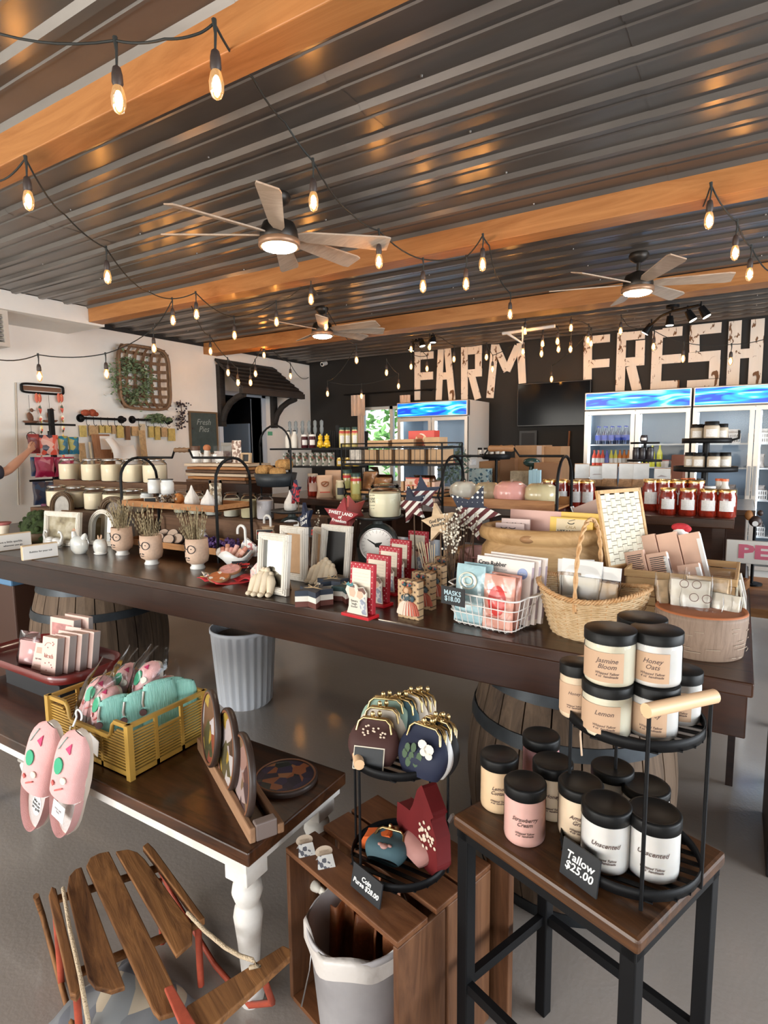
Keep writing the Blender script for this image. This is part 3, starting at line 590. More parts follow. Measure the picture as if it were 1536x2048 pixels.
# ================================================================ left wall decor
def W3(px, py, off=0): return ax(px, py, XL + off)
reed = wood('tobacco_slat', (.11, .06, .035), (.24, .15, .09), 'Z', .8)
p0, p1 = W3(219, 688), W3(327, 822); cy = (p0.y + p1.y) / 2; cz = (p0.z + p1.z) / 2; hw_, hh_ = (p1.y - p0.y) / 2, (p0.z - p1.z) / 2
t = T('tobacco_basket', 'large square woven slat tobacco basket hanging on the white wall', 'basket', (XL, cy, cz))
def rsq(hw, hh, x, n=40, e=5): return [Vc((x, hw * csg(abs(cos(a)) ** (2 / e), cos(a)), hh * csg(abs(sin(a)) ** (2 / e), sin(a)))) for a in [2 * PI * k / n for k in range(n)]]
O('rim', MB().tube(rsq(hw_, hh_, .15), .018, 6, closed=True).tube(rsq(hw_ * .99, hh_ * .99, .115), .014, 6, closed=True), reed, t)
def strap(pts, wd, axis):
  m = MB(); n = len(pts); off = Vc((0, wd / 2, 0)) if axis == 'z' else Vc((0, 0, wd / 2)); th = Vc((.004, 0, 0))
  vs = [v for p in pts for v in (p - off, p + off, p + off + th, p - off + th)]
  fs = [(4 * i + a, 4 * i + (a + 1) % 4, 4 * i + 4 + (a + 1) % 4, 4 * i + 4 + a) for i in range(n - 1) for a in range(4)]
  return m.add(vs, fs, False)
def bow(u): return .14 - .115 * (1 - abs(u) ** 5)
for k in range(6): yy = -hw_ * .82 + hw_ * 1.64 * k / 5; O('slat', strap([Vc((bow(u) + .006 * ((i + k) % 2), yy, hh_ * u)) for i, u in enumerate([-1 + 2 * s / 16 for s in range(17)])], .038, 'z'), reed, t)
for k in range(7): zz = -hh_ * .82 + hh_ * 1.64 * k / 6; O('slat', strap([Vc((bow(u) + .006 * ((i + k + 1) % 2), hw_ * u, zz)) for i, u in enumerate([-1 + 2 * s / 16 for s in range(17)])], .038, 'y'), reed, t)
p = W3(264, 762, .12); mb = MB(); rr = random.Random(3)
for _ in range(820):
  a = rr.uniform(0, 2 * PI); r = .20 + rr.gauss(0, .055); q = Vc((rr.uniform(-.03, .07), r * cos(a), r * sin(a))); R_ = Euler((rr.uniform(-1.2, 1.2), rr.uniform(-1.2, 1.2), rr.uniform(0, 6.3))).to_matrix(); s = rr.uniform(.03, .06)
  mb.add([q + R_ @ Vc(w) * s for w in ((0, -.5, 0), (.25, 0, .06), (0, .6, 0), (-.25, 0, .06))], [(0, 1, 2, 3)], False)
t = T('green_wreath', 'round leafy green wreath hung inside the tobacco basket', 'wreath', p); O('leaves', mb, M('wreath_leaf', (.15, .21, .11), .7, var=.5, vscale=20), t); O('twig_ring', MB().tube([(.0, .19 * cos(a), .19 * sin(a)) for a in [2 * PI * k / 24 for k in range(24)]], .018, 6, closed=True), M('twig', (.13, .08, .05), .9), t)
# pipe rails with hooks
def rail(lab, x0, x1, py, hooks):
  a, b = W3(x0, py, .05), W3(x1, py, .05); b.z = a.z; c = (a + b) / 2; L_ = (b - a).length / 2
  t = T('pipe_rail', lab, 'rail', (XL, c.y, c.z)); O('pipe', MB().cyl((.05, -L_, 0), (.05, L_, 0), .013, None, 10), blackm, t)
  for s in (-1, 1): O('flange', MB().cyl((0, s * (L_ - .02), 0), (.012, s * (L_ - .02), 0), .045, None, 16).cyl((.012, s * (L_ - .02), 0), (.05, s * (L_ - .02), 0), .016, None, 10).ball((.05, s * (L_ - .01), 0), .026, 10, 8), blackm, t)
  for k in range(hooks): y = -L_ + 2 * L_ * (k + .7) / (hooks + .3); O('hook', MB().tube([(.05, y, .016), (.068, y, 0), (.05, y, -.02), (.05, y, -.06), (.065, y + .01, -.085), (.085, y + .01, -.07)], .0035, 5), blackm, t)
rail('left black iron pipe rail with hooks under the tobacco basket', 162, 250, 836, 6)
rail('right black iron pipe rail with hooks, garland laid over it', 266, 343, 839, 5)
a = W3(180, 826, .07); tag(O('rust_ornament', MB().ball((0, -.05, 0), (.03, .055, .035)).ball((0, .03, .004), (.03, .045, .04)).ball((0, .07, -.01), (.02, .03, .025)), M('rust_red', (.30, .06, .025), .7, var=.3, vscale=40), None, a), 'rust red ornament resting on the left pipe rail', 'ornament')
a = W3(316, 838, .08); tag(O('green_garland', leaves(160, (0, 0, 0), (.05, .20, .06), .05, 9), M('wreath_leaf'), None, a), 'green leafy garland draped on the right pipe rail', 'garland')
a = W3(362, 832, .06); t = T('dried_bundle', 'hanging bundle of dark dried berries beside the chalkboard', 'dried bundle', a); mb = MB(); rr = random.Random(8)
for _ in range(90): mb.ball((rr.uniform(-.03, .04), rr.gauss(0, .05), rr.uniform(-.17, .17)), rr.uniform(.008, .014), 6, 4)
O('berries', mb, M('dark_berry', (.045, .03, .035), .6), t); O('stem', MB().tube([(0, 0, .2), (.01, .01, 0), (0, 0, -.16)], .006, 5), M('twig'), t)
# chalkboard
p0, p1 = W3(378, 825), W3(433, 905); t = T('wall_chalkboard', 'framed chalkboard with chalk writing left of the doorway', 'chalkboard', (XL, (p0.y + p1.y) / 2, p1.z)); w, h = (p1.y - p0.y) / 2, p0.z - p1.z
O('board', MB().box(0, .015, -w, w, 0, h), M('slate_green', (.045, .07, .07), .6, var=.2), t); O('frame', MB().box(0, .03, -w, w, -.02, 0).box(0, .03, -w, w, h, h + .02).box(0, .03, -w - .02, -w, -.02, h + .02).box(0, .03, w, w + .02, -.02, h + .02), M('board_frame', (.16, .10, .05), .6), t)
text('Fresh\nPies', .11, M('faint_chalk', (.30, .36, .36), .8), t, (.017, 0, h * .68), (PI / 2, 0, PI / 2), shear=.3)
# small green notice
p = W3(540, 867); tag(O('notice_sticker', MB().box(0, .004, -.05, .05, -.03, .03), M('notice_green', (.12, .42, .25), .5), None, (XL, p.y, p.z)), 'little green and white notice stuck on the white wall right of the doorway', 'sticker')
# hook board with hanging ornaments
p0, p1 = W3(40, 767), W3(125, 789); t = T('hook_board', 'black framed wooden hook board on the white wall at far left', 'hook board', (XL, (p0.y + p1.y) / 2, (p0.z + p1.z) / 2)); w, h = (p1.y - p0.y) / 2, (p0.z - p1.z) / 2
O('frame', MB().tube(rsq(w, h * 1.1, .02, 32, 6), .012, 6, closed=True), blackm, t); O('plank', MB().box(0, .015, -w * .9, w * .9, -h * .55, h * .55), wood('barn_plank', (.12, .05, .03), (.25, .13, .08), 'Y', .8), t)
for k, (px, yy, nm, lab) in enumerate(((57, 830, 'bird_chime', 'rusty bird wind chime hanging left under the hook board'), (97, 838, 'bird_chime', 'rusty bird ornament with little frame hanging under the hook board'))):
  a = W3(px, 790, .045); t = T(nm, lab, 'wind chime', a, 0); rs = M('rust_iron', (.16, .07, .04), .7)
  O('cord', MB().tube([(0, 0, 0), (0, 0, -.55)], .002, 4), wirem, t)
  O('bird', MB().ball((0, 0, -.22), (.015, .03, .05), 10, 8, RX(.3)).ball((0, .02, -.15), (.013, .018, .02), 8, 6).cyl((0, .035, -.15), (0, .06, -.155), .005, .001, 5), rs, t)
  O('dish', MB().lathe([(.001, -.285), (.05, -.28), (.07, -.262), (.068, -.258), (.05, -.275), (.001, -.28)], 12), rs, t)
  O('ring' if k == 0 else 'frame', MB().tube([(0, .05 * cos(a), -.42 + .05 * sin(a)) for a in [2 * PI * j / 20 for j in range(20)]], .004, 5, closed=True) if k == 0 else MB().box(-.006, .006, -.035, .035, -.47, -.46).box(-.006, .006, -.035, .035, -.38, -.37).box(-.006, .006, -.035, -.028, -.47, -.37).box(-.006, .006, .028, .035, -.47, -.37), blackm, t)
for k, (px, cs) in enumerate(((76, 'left'), (120, 'right'))):
  a = W3(px, 790, .05); t = T('ribbon_strand', f'colourful twisted ribbon strand, the {cs} one of two hanging under the hook board', 'ribbon', a)
  m = MB(); m.grid(lambda u, v: Vc((.012 * cos(u * 22) * (v - .5) * 2, .016 * sin(u * 22) * (v - .5) * 2 + .012 * sin(u * 5), -.72 * u)), 50, 2); O('ribbon', m, blotch('ribbon_print', [(.7, .12, .08), (.75, .6, .2), (.05, .08, .05), (.8, .75, .65)], 40), t)
  O('bow', MB().ball((0, -.015, -.03), (.01, .02, .05), 8, 6).ball((0, .015, -.03), (.01, .02, .045), 8, 6), M('ribbon_coral', (.65, .16, .10), .7), t)
tag(O('wall_conduit', MB().tube([W3(32, 765, .02), W3(37, 1010, .02)], .008, 6), M('conduit_beige', (.45, .40, .33), .6)), 'thin beige conduit running down the white wall at far left', 'pipe')
# display table along the left wall with cutting boards and hanging boards
t = T('wall_cabinet', 'wooden display cabinet standing against the white wall behind the candles', 'cabinet', (XL + .25, 4.6, 0)); O('body', MB().box(-.22, .25, -1.0, 1.0, 0, 1.05), wood('cab', (.20, .11, .05), (.36, .22, .11), 'Z'), t, bevel=.005); O('top', MB().box(-.24, .29, -1.04, 1.04, 1.05, 1.09), tray_wood, t, bevel=.004)
yb = {'yellow': M('plank_yellow', (.52, .40, .13), .7, var=.2, vscale=30), 'tan': M('plank_tan', (.45, .30, .15), .7, var=.25, vscale=30), 'brown': M('plank_brown', (.20, .10, .05), .7, var=.2), 'pale': M('plank_pale', (.62, .52, .36), .7, var=.1)}
k = 0
for px0, px1, y0, y1, c in ((155, 169, 851, 874, 'yellow'), (173, 192, 851, 872, 'tan'), (194, 204, 851, 866, 'yellow'), (206, 217, 851, 866, 'yellow'), (219, 227, 851, 868, 'tan'), (229, 243, 851, 876, 'yellow'), (246, 256, 852, 880, 'brown'), (259, 273, 853, 872, 'tan'), (275, 287, 848, 885, 'pale'), (293, 303, 853, 875, 'yellow'), (305, 316, 853, 880, 'yellow'), (318, 330, 855, 874, 'tan'), (332, 346, 857, 882, 'yellow')):
  a, b = W3(px0, y0), W3(px1, y1); k += 1
  tag(O('hanging_board', MB().box(0, .02, -(b.y - a.y) / 2, (b.y - a.y) / 2, 0, a.z - b.z), yb[c], None, (XL + .03, (a.y + b.y) / 2, b.z)), f'{c} little wooden board hanging under the pipe rails, ' + (ORD[k - 1] if k < 11 else ['third from right', 'second from right', 'rightmost'][k - 11]), 'board', 'little wooden boards under the pipe rails')
for px0, px1, y0, c, nm, lab in ((159, 175, 886, 'tan', 'cutting_board', 'tall narrow tan board leaning behind the candles, leftmost'), (180, 187, 884, 'pale', 'cutting_board', 'slim pale board leaning behind the candles'), (187, 226, 868, 'brown2', 'cutting_board', 'wide reddish brown board with a white label leaning behind the candles'), (226, 262, 905, 'brown2', 'cutting_board', 'wide brown board partly covered by white paper bags'), (282, 297, 860, 'tan', 'cutting_board', 'tall tan board leaning right of the white paper bags')):
  a, b = W3(px0, y0, .12), W3(px1, 940, .12); h = a.z - 1.09
  if c == 'brown2': mt = wood('red_brown_board', (.24, .10, .045), (.36, .18, .09), 'Z', .6)
  else: mt = yb[c]
  t = T(nm, lab, 'board', (XL + .14, (a.y + b.y) / 2, 1.09)); O('board', MB().box(0, .02, -(b.y - a.y) / 2, (b.y - a.y) / 2, 0, h, RY(-.10).to_4x4()), mt, t)
  if 'label' in lab: q = O('paper_label', MB().box(.021, .023, -.02, .13, h - .17, h - .02, RY(-.10).to_4x4()), paper, t)
a = W3(241, 893, .26); t = T('paper_bag', 'crumpled white paper bag lying against the brown boards', 'bag', (XL + .30, a.y, 1.09)); h = a.z - 1.09
O('bag', MB().grid(lambda u, v: Vc((.05 * sin(PI * v) + .02 * sin(9 * u) - .06 * v, (u - .5) * .34 * (.7 + .3 * v), h * .7 + .24 * v + .03 * sin(7 * u) - .08 * u)), 14, 8).box(-.03, .04, -.08, .08, 0, h * .72), paper, t)
# snack racks beside the shopper
t = T('snack_rack', 'dark metal rack of hanging snack bags by the white wall at far left', 'rack', (-5.72, ax(107, 900, -5.72).y, 0)); O('pole', MB().box(-.02, .02, -.02, .02, 0, 1.98).box(-.2, .2, -.2, .2, 0, .03), blackm, t)
for zz in (1.83, 1.58, 1.30): O('peg_bar', MB().box(.02, .035, -.26, .22, zz - .01, zz + .01), blackm, t)
def snack(px, py, w, h, mat, lab, off, z=None):
  p = ax(px, py, -5.66 + off); bag('snack_bag', lab, 'snack bag', w, h, .05, mat, None, loc=(p.x, p.y, p.z - h), rot=(0, 0, PI / 2 - .2))
sn = {k: blotch('snack_' + k, v, 22, .35) for k, v in dict(strawberry=[(.70, .10, .06), (.75, .45, .38), (.05, .05, .08), (.72, .3, .25)], teal=[(.02, .13, .22), (.35, .33, .08), (.02, .2, .3)], crimson=[(.35, .01, .06), (.42, .02, .09), (.6, .2, .25)], navy=[(.03, .05, .12), (.08, .07, .10), (.05, .1, .2)], wine=[(.15, .02, .02), (.3, .05, .05)]).items()}
snack(66, 868, .10, .18, sn['wine'], 'dark red snack bag at the shopper\'s fingertips', .03)
snack(93, 870, .19, .19, sn['strawberry'], 'red and pink snack bag with dark fruit print on the top bar', .0)
snack(125, 872, .09, .18, sn['teal'], 'blue snack bag with yellow header on the top bar, left of its twin', .0)
snack(146, 874, .10, .17, sn['teal'], 'blue snack bag with yellow header on the top bar, rightmost', .0)
snack(88, 914, .17, .19, sn['crimson'], 'crimson snack bag on the middle bar, left one', .03)
snack(128, 914, .18, .19, sn['crimson'], 'crimson snack bag on the middle bar, right one', .0)
snack(67, 914, .06, .18, sn['navy'], 'narrow dark blue snack bag on the middle bar', -.02)
snack(77, 963, .11, .22, sn['navy'], 'dark navy snack bag on the bottom bar, left one', .03)
snack(104, 963, .13, .20, sn['navy'], 'dark navy snack bag on the bottom bar, right one', .0)
# window curtains and their rod
a, b = ay(688, 789, 7.66), ay(812, 783, 7.66); b.z = a.z = (a.z + b.z) / 2
t = T('curtain_rod', 'thin black curtain rod above the back window', 'rod', a); O('rod', MB().cyl((0, 0, 0), (b.x - a.x + .45, 0, 0), .010, None, 8), blackm, t)
for s in (.1, b.x - a.x + .35): O('bracket', MB().box(s - .01, s + .01, 0, .14, -.01, .01), blackm, t)
cl = M('curtain_cloth', (.62, .47, .38), .85, col2=(.74, .60, .50), vscale=30, stretch=(2, 1, .2))
def curtain(px0, px1, py1, pb, lab):
  A, Bq = ay(px0, 792, 7.62), ay(px1, 792, 7.62); lo = ay(px0, py1, 7.62).z; w = Bq.x - A.x
  t = T('window_curtain', lab, 'curtain', ((A.x + Bq.x) / 2, 7.66, lo)); h = A.z + .012 - lo
  O('cloth', MB().grid(lambda u, v: Vc(((u - .5) * w * (1 - .0 * v), .022 * sin(u * 22) * (1 - .4 * v) - .0, h * v)), 28, 6), cl, t)
  if pb: lw = ay(px0, pb, 7.62).z - lo; O('gathered_tail', MB().grid(lambda u, v: Vc(((u - .25) * w * .5, .03 + .02 * sin(u * 18), lw + (0.02 - lw) * v)), 16, 6), cl, t)
curtain(699, 727, 832, 896, 'short pleated beige curtain with a long tail at the left of the back window')
curtain(797, 818, 812, 0, 'short pleated beige curtain at the right of the back window, beside the fridge')
# ================================================================ shopper reaching in at the left edge
skin = M('skin', (.62, .34, .23), .5, sub=.1); shirtm = M('charcoal_shirt', (.035, .035, .05), .85, bump=.2, bscale=30); trous = M('dark_trousers', (.02, .02, .028), .85)
def skinmesh(verts, edges, name, mat, parent, root=0, lv=2):
  me = bpy.data.meshes.new(name); me.from_pydata([v[0] for v in verts], edges, []); me.materials.append(mat)
  o = bpy.data.objects.new(name, me); C.objects.link(o)
  if parent: o.parent = parent
  md = o.modifiers.new('skin', 'SKIN'); md.use_smooth_shade = True
  sv = me.skin_vertices
  sl = (sv[0] if sv else None)
  if sl is None:
    import bmesh
    bm = bmesh.new(); bm.from_mesh(me); ly = bm.verts.layers.skin.verify(); bm.to_mesh(me); bm.free(); sl = me.skin_vertices[0]
  for i, v in enumerate(verts): r = v[1]; sl.data[i].radius = r if isinstance(r, tuple) else (r, r); sl.data[i].use_root = (i == root)
  s = o.modifiers.new('sub', 'SUBSURF'); s.levels = s.render_levels = lv
  return o
base = ax(-75, 1000, -5.50); base.z = 0
hand = ax(67, 893, -5.60) - base; elb = ax(14, 943, -5.44) - base
t = T('person', 'person in a charcoal shirt at the left edge reaching for the snack bags', 'person', base)
sh = Vc((.06, .17, 1.40)); shl = Vc((.0, -.20, 1.40)); fw = (hand - elb).normalized()
wr = elb + fw * ((hand - elb).length - .085)
V = [((0, 0, .95), (.11, .15)), ((0, 0, 1.15), (.10, .14)), ((.0, 0, 1.36), (.11, .16)), ((0, 0, 1.50), .055), ((.015, 0, 1.57), .058), ((.02, 0, 1.66), (.085, .075)), ((.015, 0, 1.74), .06),
   (sh, .055), ((sh + elb) / 2 + Vc((0, 0, -.01)), .048), (elb, .040), (elb.lerp(wr, .35), .042), (wr, .026), (wr + fw * .05, (.018, .036)), (wr + fw * .085, (.013, .036)),
   (shl, .055), ((.02, -.26, 1.12), .042), ((.06, -.27, .88), .027), ((.07, -.27, .80), (.015, .03)),
   ((0, .09, .90), .085), ((.01, .10, .48), .06), ((0, .10, .08), .04), ((.12, .11, .035), .03), ((0, -.09, .90), .085), ((.01, -.10, .48), .06), ((0, -.10, .08), .04), ((.12, -.11, .035), .03)]
Eg = [(0, 1), (1, 2), (2, 3), (3, 4), (4, 5), (5, 6), (2, 7), (7, 8), (8, 9), (9, 10), (10, 11), (11, 12), (12, 13), (2, 14), (14, 15), (15, 16), (16, 17), (0, 18), (18, 19), (19, 20), (20, 21), (0, 22), (22, 23), (23, 24), (24, 25)]
side = fw.cross(Vc((0, 0, 1))).normalized(); dn = fw.cross(side).normalized(); dn = -dn if dn.z > 0 else dn
for k in range(4):
  b0 = wr + fw * .085 + dn * (-.024 + .016 * k) ; i0 = len(V); L_ = (.07, .078, .074, .058)[k]
  V += [(b0, .009), (b0 + fw * L_ * .5 + side * -.006, .0085), (b0 + fw * L_ * .85 + side * -.028, .0075)]; Eg += [(13, i0), (i0, i0 + 1), (i0 + 1, i0 + 2)]
i0 = len(V); V += [(wr + fw * .03 - dn * .034, .012), (wr + fw * .07 - dn * .048, .010), (wr + fw * .10 - dn * .045, .008)]; Eg += [(12, i0), (i0, i0 + 1), (i0 + 1, i0 + 2)]
body = skinmesh(V, Eg, 'body', skin, t)
o = skinmesh([((0, 0, .88), (.13, .17)), ((0, 0, 1.12), (.125, .165)), ((0, 0, 1.36), (.13, .18)), ((0, 0, 1.45), .075), (sh, .078), (sh.lerp(elb, .55), .070), (sh.lerp(elb, .80), .066), (shl, .078), ((.01, -.24, 1.2), .068)], [(0, 1), (1, 2), (2, 3), (2, 4), (4, 5), (5, 6), (2, 7), (7, 8)], 'shirt', shirtm, t)
o = skinmesh([((0, 0, .93), (.12, .165)), ((0, .09, .84), .105), ((.01, .10, .48), .08), ((0, .10, .10), .065), ((0, -.09, .84), .105), ((.01, -.10, .48), .08), ((0, -.10, .10), .065)], [(0, 1), (1, 2), (2, 3), (0, 4), (4, 5), (5, 6)], 'trousers', trous, t)
O('hair', MB().ball((.0, 0, 1.70), (.105, .092, .11), 16, 12).ball((-.05, 0, 1.62), (.05, .075, .09), 12, 8), M('brown_hair', (.08, .045, .025), .7), t)
O('shoe', MB().ball((.06, .11, .045), (.14, .05, .045)).box(-.07, .19, .065, .155, 0, .02), trous, t); O('shoe', MB().ball((.06, -.11, .045), (.14, .05, .045)).box(-.07, .19, -.155, -.065, 0, .02), trous, t)
O('face', MB().ball((.10, 0, 1.665), (.016, .013, .022), 8, 6).ball((.088, .032, 1.69), (.010, .013, .009), 8, 6).ball((.088, -.032, 1.69), (.010, .013, .009), 8, 6), skin, t)
# ================================================================ the long display table
TZ = .97; RZH = 1.244
def face(p, d=0): return math.atan2(-p.x, p.y) + d
t = T('display_table', 'long dark stained plank table with deep apron, covered with gifts', 'table', (-2.2, 2.6, 0))
x0, x1, y0, y1 = -5.28 + 2.2, .059 + 2.2, 1.745 - 2.6, 3.46 - 2.6
O('tabletop', MB().box(x0, x1, y0, y1, TZ - .04, TZ), darkwood, t, bevel=.006)
O('apron', MB().box(x0 + .01, x1 - .012, y0 + .012, y0 + .045, TZ - .16, TZ - .041).box(x0 + .01, x1 - .012, y1 - .045, y1 - .012, TZ - .16, TZ - .041).box(x1 - .045, x1 - .012, y0 + .045, y1 - .045, TZ - .16, TZ - .041).box(x0 + .01, x0 + .045, y0 + .045, y1 - .045, TZ - .16, TZ - .041), darkface, t, bevel=.004)
def barrel(c, lab, h=TZ - .165, R=.33, rot=0):
  t = T('wooden_barrel', lab, 'barrel', (c[0], c[1], 0), rot)
  n = 22; m = MB(); prof = [(R * (.82 + .18 * sin(PI * u)), h * u) for u in [k / 12 for k in range(13)]]
  for k in range(n):
    a0, a1 = 2 * PI * k / n + .008, 2 * PI * (k + 1) / n - .008; vs = []
    for r, z in prof: vs += [(r * cos(a0), r * sin(a0), z), (r * cos((a0 + a1) / 2) * 1.006, r * sin((a0 + a1) / 2) * 1.006, z), (r * cos(a1), r * sin(a1), z), (r * .9 * cos(a1), r * .9 * sin(a1), z), (r * .9 * cos(a0), r * .9 * sin(a0), z)]
    fs = [(5 * i + j, 5 * i + (j + 1) % 5, 5 * i + 5 + (j + 1) % 5, 5 * i + 5 + j) for i in range(12) for j in range(5)]
    m.add(vs, fs, False); m.add(vs[:5], [(4, 3, 2, 1, 0)], False); m.add(vs[-5:], [(0, 1, 2, 3, 4)], False)
  m.cyl((0, 0, .03), (0, 0, .05), prof[0][0] * .9, None, 24).cyl((0, 0, h - .05), (0, 0, h - .03), prof[0][0] * .9, None, 24)
  O('staves', m, wood('barrel_stave', (.042, .026, .017), (.15, .098, .062), 'Z', .7, 6, 0, .3), t)
  for z0, z1 in ((.0, .05), (.17, .215), (.60 * h / .8, .60 * h / .8 + .045), (h - .05, h)):
    f = lambda z: R * (.82 + .18 * sin(PI * z / h)) * 1.012 + .003
    O('hoop', MB().lathe([(f(z0), z0), (f(z1), z1)], 32), M('hoop_iron', (.035, .04, .045), .45, .6, var=.3, vscale=10), t)
  O('bung', MB().cyl((0, -R * .99, h * .5), (0, -R - .012, h * .5), .028, .025, 12), M('bung', (.04, .025, .02), .8), t)
  return t
barrel((-.50, 2.12), 'old oak barrel with iron hoops under the right end of the long table', R=.37, rot=.5)
q = az(172, 1330, .35); barrel((-3.42, 2.13), 'old oak barrel with black hoop under the left part of the long table', R=.40, rot=-.35)
barrel((-.9, 3.1), 'oak barrel in the shadow under the back of the long table', R=.3)
# white fluted planter and blue bin under the table
q = az(345, 1400, .0); pc = Vc((-2.60, 2.55, 0))
t = T('fluted_planter', 'white fluted metal planter standing on the floor under the long table', 'planter', pc); m = MB()
N_ = 96; vs = []
for r, z in ((.15, 0), (.16, .02), (.19, .46), (.205, .47), (.205, .49), (.19, .49), (.185, .44)):
  for j in range(N_): a = 2 * PI * j / N_; k = r * (1 + (.05 if j % 4 < 2 else -.02) * (1 if .01 < z < .465 else 0)); vs.append((k * cos(a), k * sin(a), z))
m.add(vs, [(i * N_ + j, i * N_ + (j + 1) % N_, (i + 1) * N_ + (j + 1) % N_, (i + 1) * N_ + j) for i in range(6) for j in range(N_)], True); O('body', m, M('planter_white', (.80, .83, .88), .35), t); O('soil', MB().cyl((0, 0, .40), (0, 0, .43), .18, None, 24), M('planter_inside', (.30, .20, .14), .8), t)
t = T('blue_bin', 'blue plastic bin with dark contents under the table at the left edge', 'bin', (-4.14, 2.05, 0)); O('bin', MB().box(-.25, .25, -.2, .2, 0, .74), M('bin_brown', (.06, .025, .015), .5), t, bevel=.01); O('lid', MB().box(-.27, .27, -.22, .22, .74, .80), M('bin_blue', (.10, .22, .38), .4), t, bevel=.01)
# raised centre shelf and the stepped stand for the candles
t = T('raised_shelf', 'dark wooden raised shelf running along the back of the long table', 'shelf', (-1.5, 3.4, TZ))
O('board', MB().box(-1.50, 1.487, -.30, .33, RZH - TZ - .045, RZH - TZ), darkwood, t, bevel=.004)
for xx in (-1.45, -.7, .05, .8, 1.40): O('leg', MB().box(xx, xx + .05, -.26, -.2, 0, RZH - TZ - .046), darkface, t); O('leg', MB().box(xx, xx + .05, .22, .28, 0, RZH - TZ - .046), darkface, t)
t = T('candle_step', 'stepped wooden stand holding rows of jar candles, left part of the table', 'stand', (-3.9, 2.85, TZ)); rw = wood('riser_wood', (.07, .035, .02), (.17, .09, .05), 'X', .6)
O('top_step', MB().box(-1.25, .48, .0, .24, 0, 1.33 - TZ), rw, t, bevel=.004); O('low_step', MB().box(-1.0, .55, -.34, -.001, 0, 1.13 - TZ), rw, t, bevel=.004)
t = T('wood_crate', 'low brown wooden crate on the table carrying clear mason jar candles', 'crate', (-2.72, 2.72, TZ)); O('front_board', MB().box(-.58, .50, -.22, -.20, 0, .175), rw, t); O('back_board', MB().box(-.58, .50, .2, .22, 0, .175), rw, t); O('side_board', MB().box(-.58, -.56, -.199, .199, 0, .175), rw, t); O('side_board', MB().box(.48, .50, -.199, .199, 0, .175), rw, t); O('top_board', MB().box(-.6, .52, -.23, .23, .176, .19), rw, t)
# ---------------------------------------------------------------- jar candles
def jar_candle(lab, loc, r, h, grp, waxm=wax, lidm=None, lab_m=None):
  t = T('jar_candle', lab, 'candle', loc, 0, grp)
  O('jar', MB().lathe([(r * .9, 0), (r, .008), (r, h * .78), (r * .86, h * .86), (r * .80, h * .88), (r * .80, h * .93)], 18), glass, t)
  O('wax', MB().lathe([(r * .9, .006), (r * .965, .012), (r * .965, h * .74)], 18), waxm, t)
  O('lid', MB().lathe([(r * .84, h * .90), (r * .86, h * .93), (r * .86, h * .975), (r * .5, h), (.001, h)], 18), lidm or glass, t)
  if lab_m: O('paper_label', MB().lathe([(r * 1.01, h * .22), (r * 1.01, h * .62)], 18), lab_m, t)
  return t
silver_lid = M('silver_lid', (.55, .53, .50), .25, 1)
first = jar_candle('large cream jar candle with silvery glass lid on the top step', (0, 0, 0), .090, .185, 'cream jar candles on the top step', lidm=silver_lid)
def along(px, Y, z): return Vc((ay(px, 950, Y).x, Y, z))
row(first, [along(x, 2.90, 1.3305) for x in (141, 186, 226, 268, 310)])
j2 = jar_candle('large cream jar candle in the crowded row on the low step', (0, 0, 0), .084, .172, 'cream jar candles on the low step', lidm=silver_lid)
row(j2, [along(x, 2.66, 1.1305) for x in (112, 150, 188, 226, 264)])
wx2 = [M('wax_pale_green', (.62, .66, .56), .45, sub=.1), M('wax_sage', (.66, .68, .58), .45), M('wax_grey', (.60, .62, .58), .45), M('wax_ivory', (.72, .71, .60), .45), M('wax_yellowish', (.72, .66, .42), .45), M('wax_lilac', (.70, .68, .72), .45)]
for k, (x, nm) in enumerate(((360, 'pale green'), (391, 'sage'), (424, 'grey green'), (461, 'ivory'), (496, 'yellowish'), (528, 'lilac white'))):
  p = along(x, 2.62, 1.1605); jar_candle(f'{nm} mason jar candle on the low crate behind the metal tray stand', p, .052, .155, 'mason jar candles on the low crate', wx2[k], glass)
# ---------------------------------------------------------------- left end of the table
p = az(44, 1104, TZ)
for (pa, w, h, lab, lines, dy) in ((az(20, 1101, TZ), .26, .105, 'larger white card sign with two printed lines at the left table end', ('Leave a little sparkle', 'wherever you go'), 0), (az(83, 1117, TZ), .19, .085, 'smaller white card sign with one printed line on a wooden block', ('Bubbles for your tub', ''), 0)):
  t = T('card_sign', lab, 'sign', pa, face(pa, .35)); O('block', MB().box(-w / 2, w / 2, .004, .03, 0, h), M('block_pine', (.62, .46, .28), .6), t, bevel=.003); O('card', MB().box(-w / 2 + .002, w / 2 - .004, 0, .004, .004, h - .006), paper, t)
  text(lines[0], h * .17, inkk, t, (0, -.0005, h * .52));
  if lines[1]: text(lines[1], h * .15, inkk, t, (.02, -.0005, h * .30))
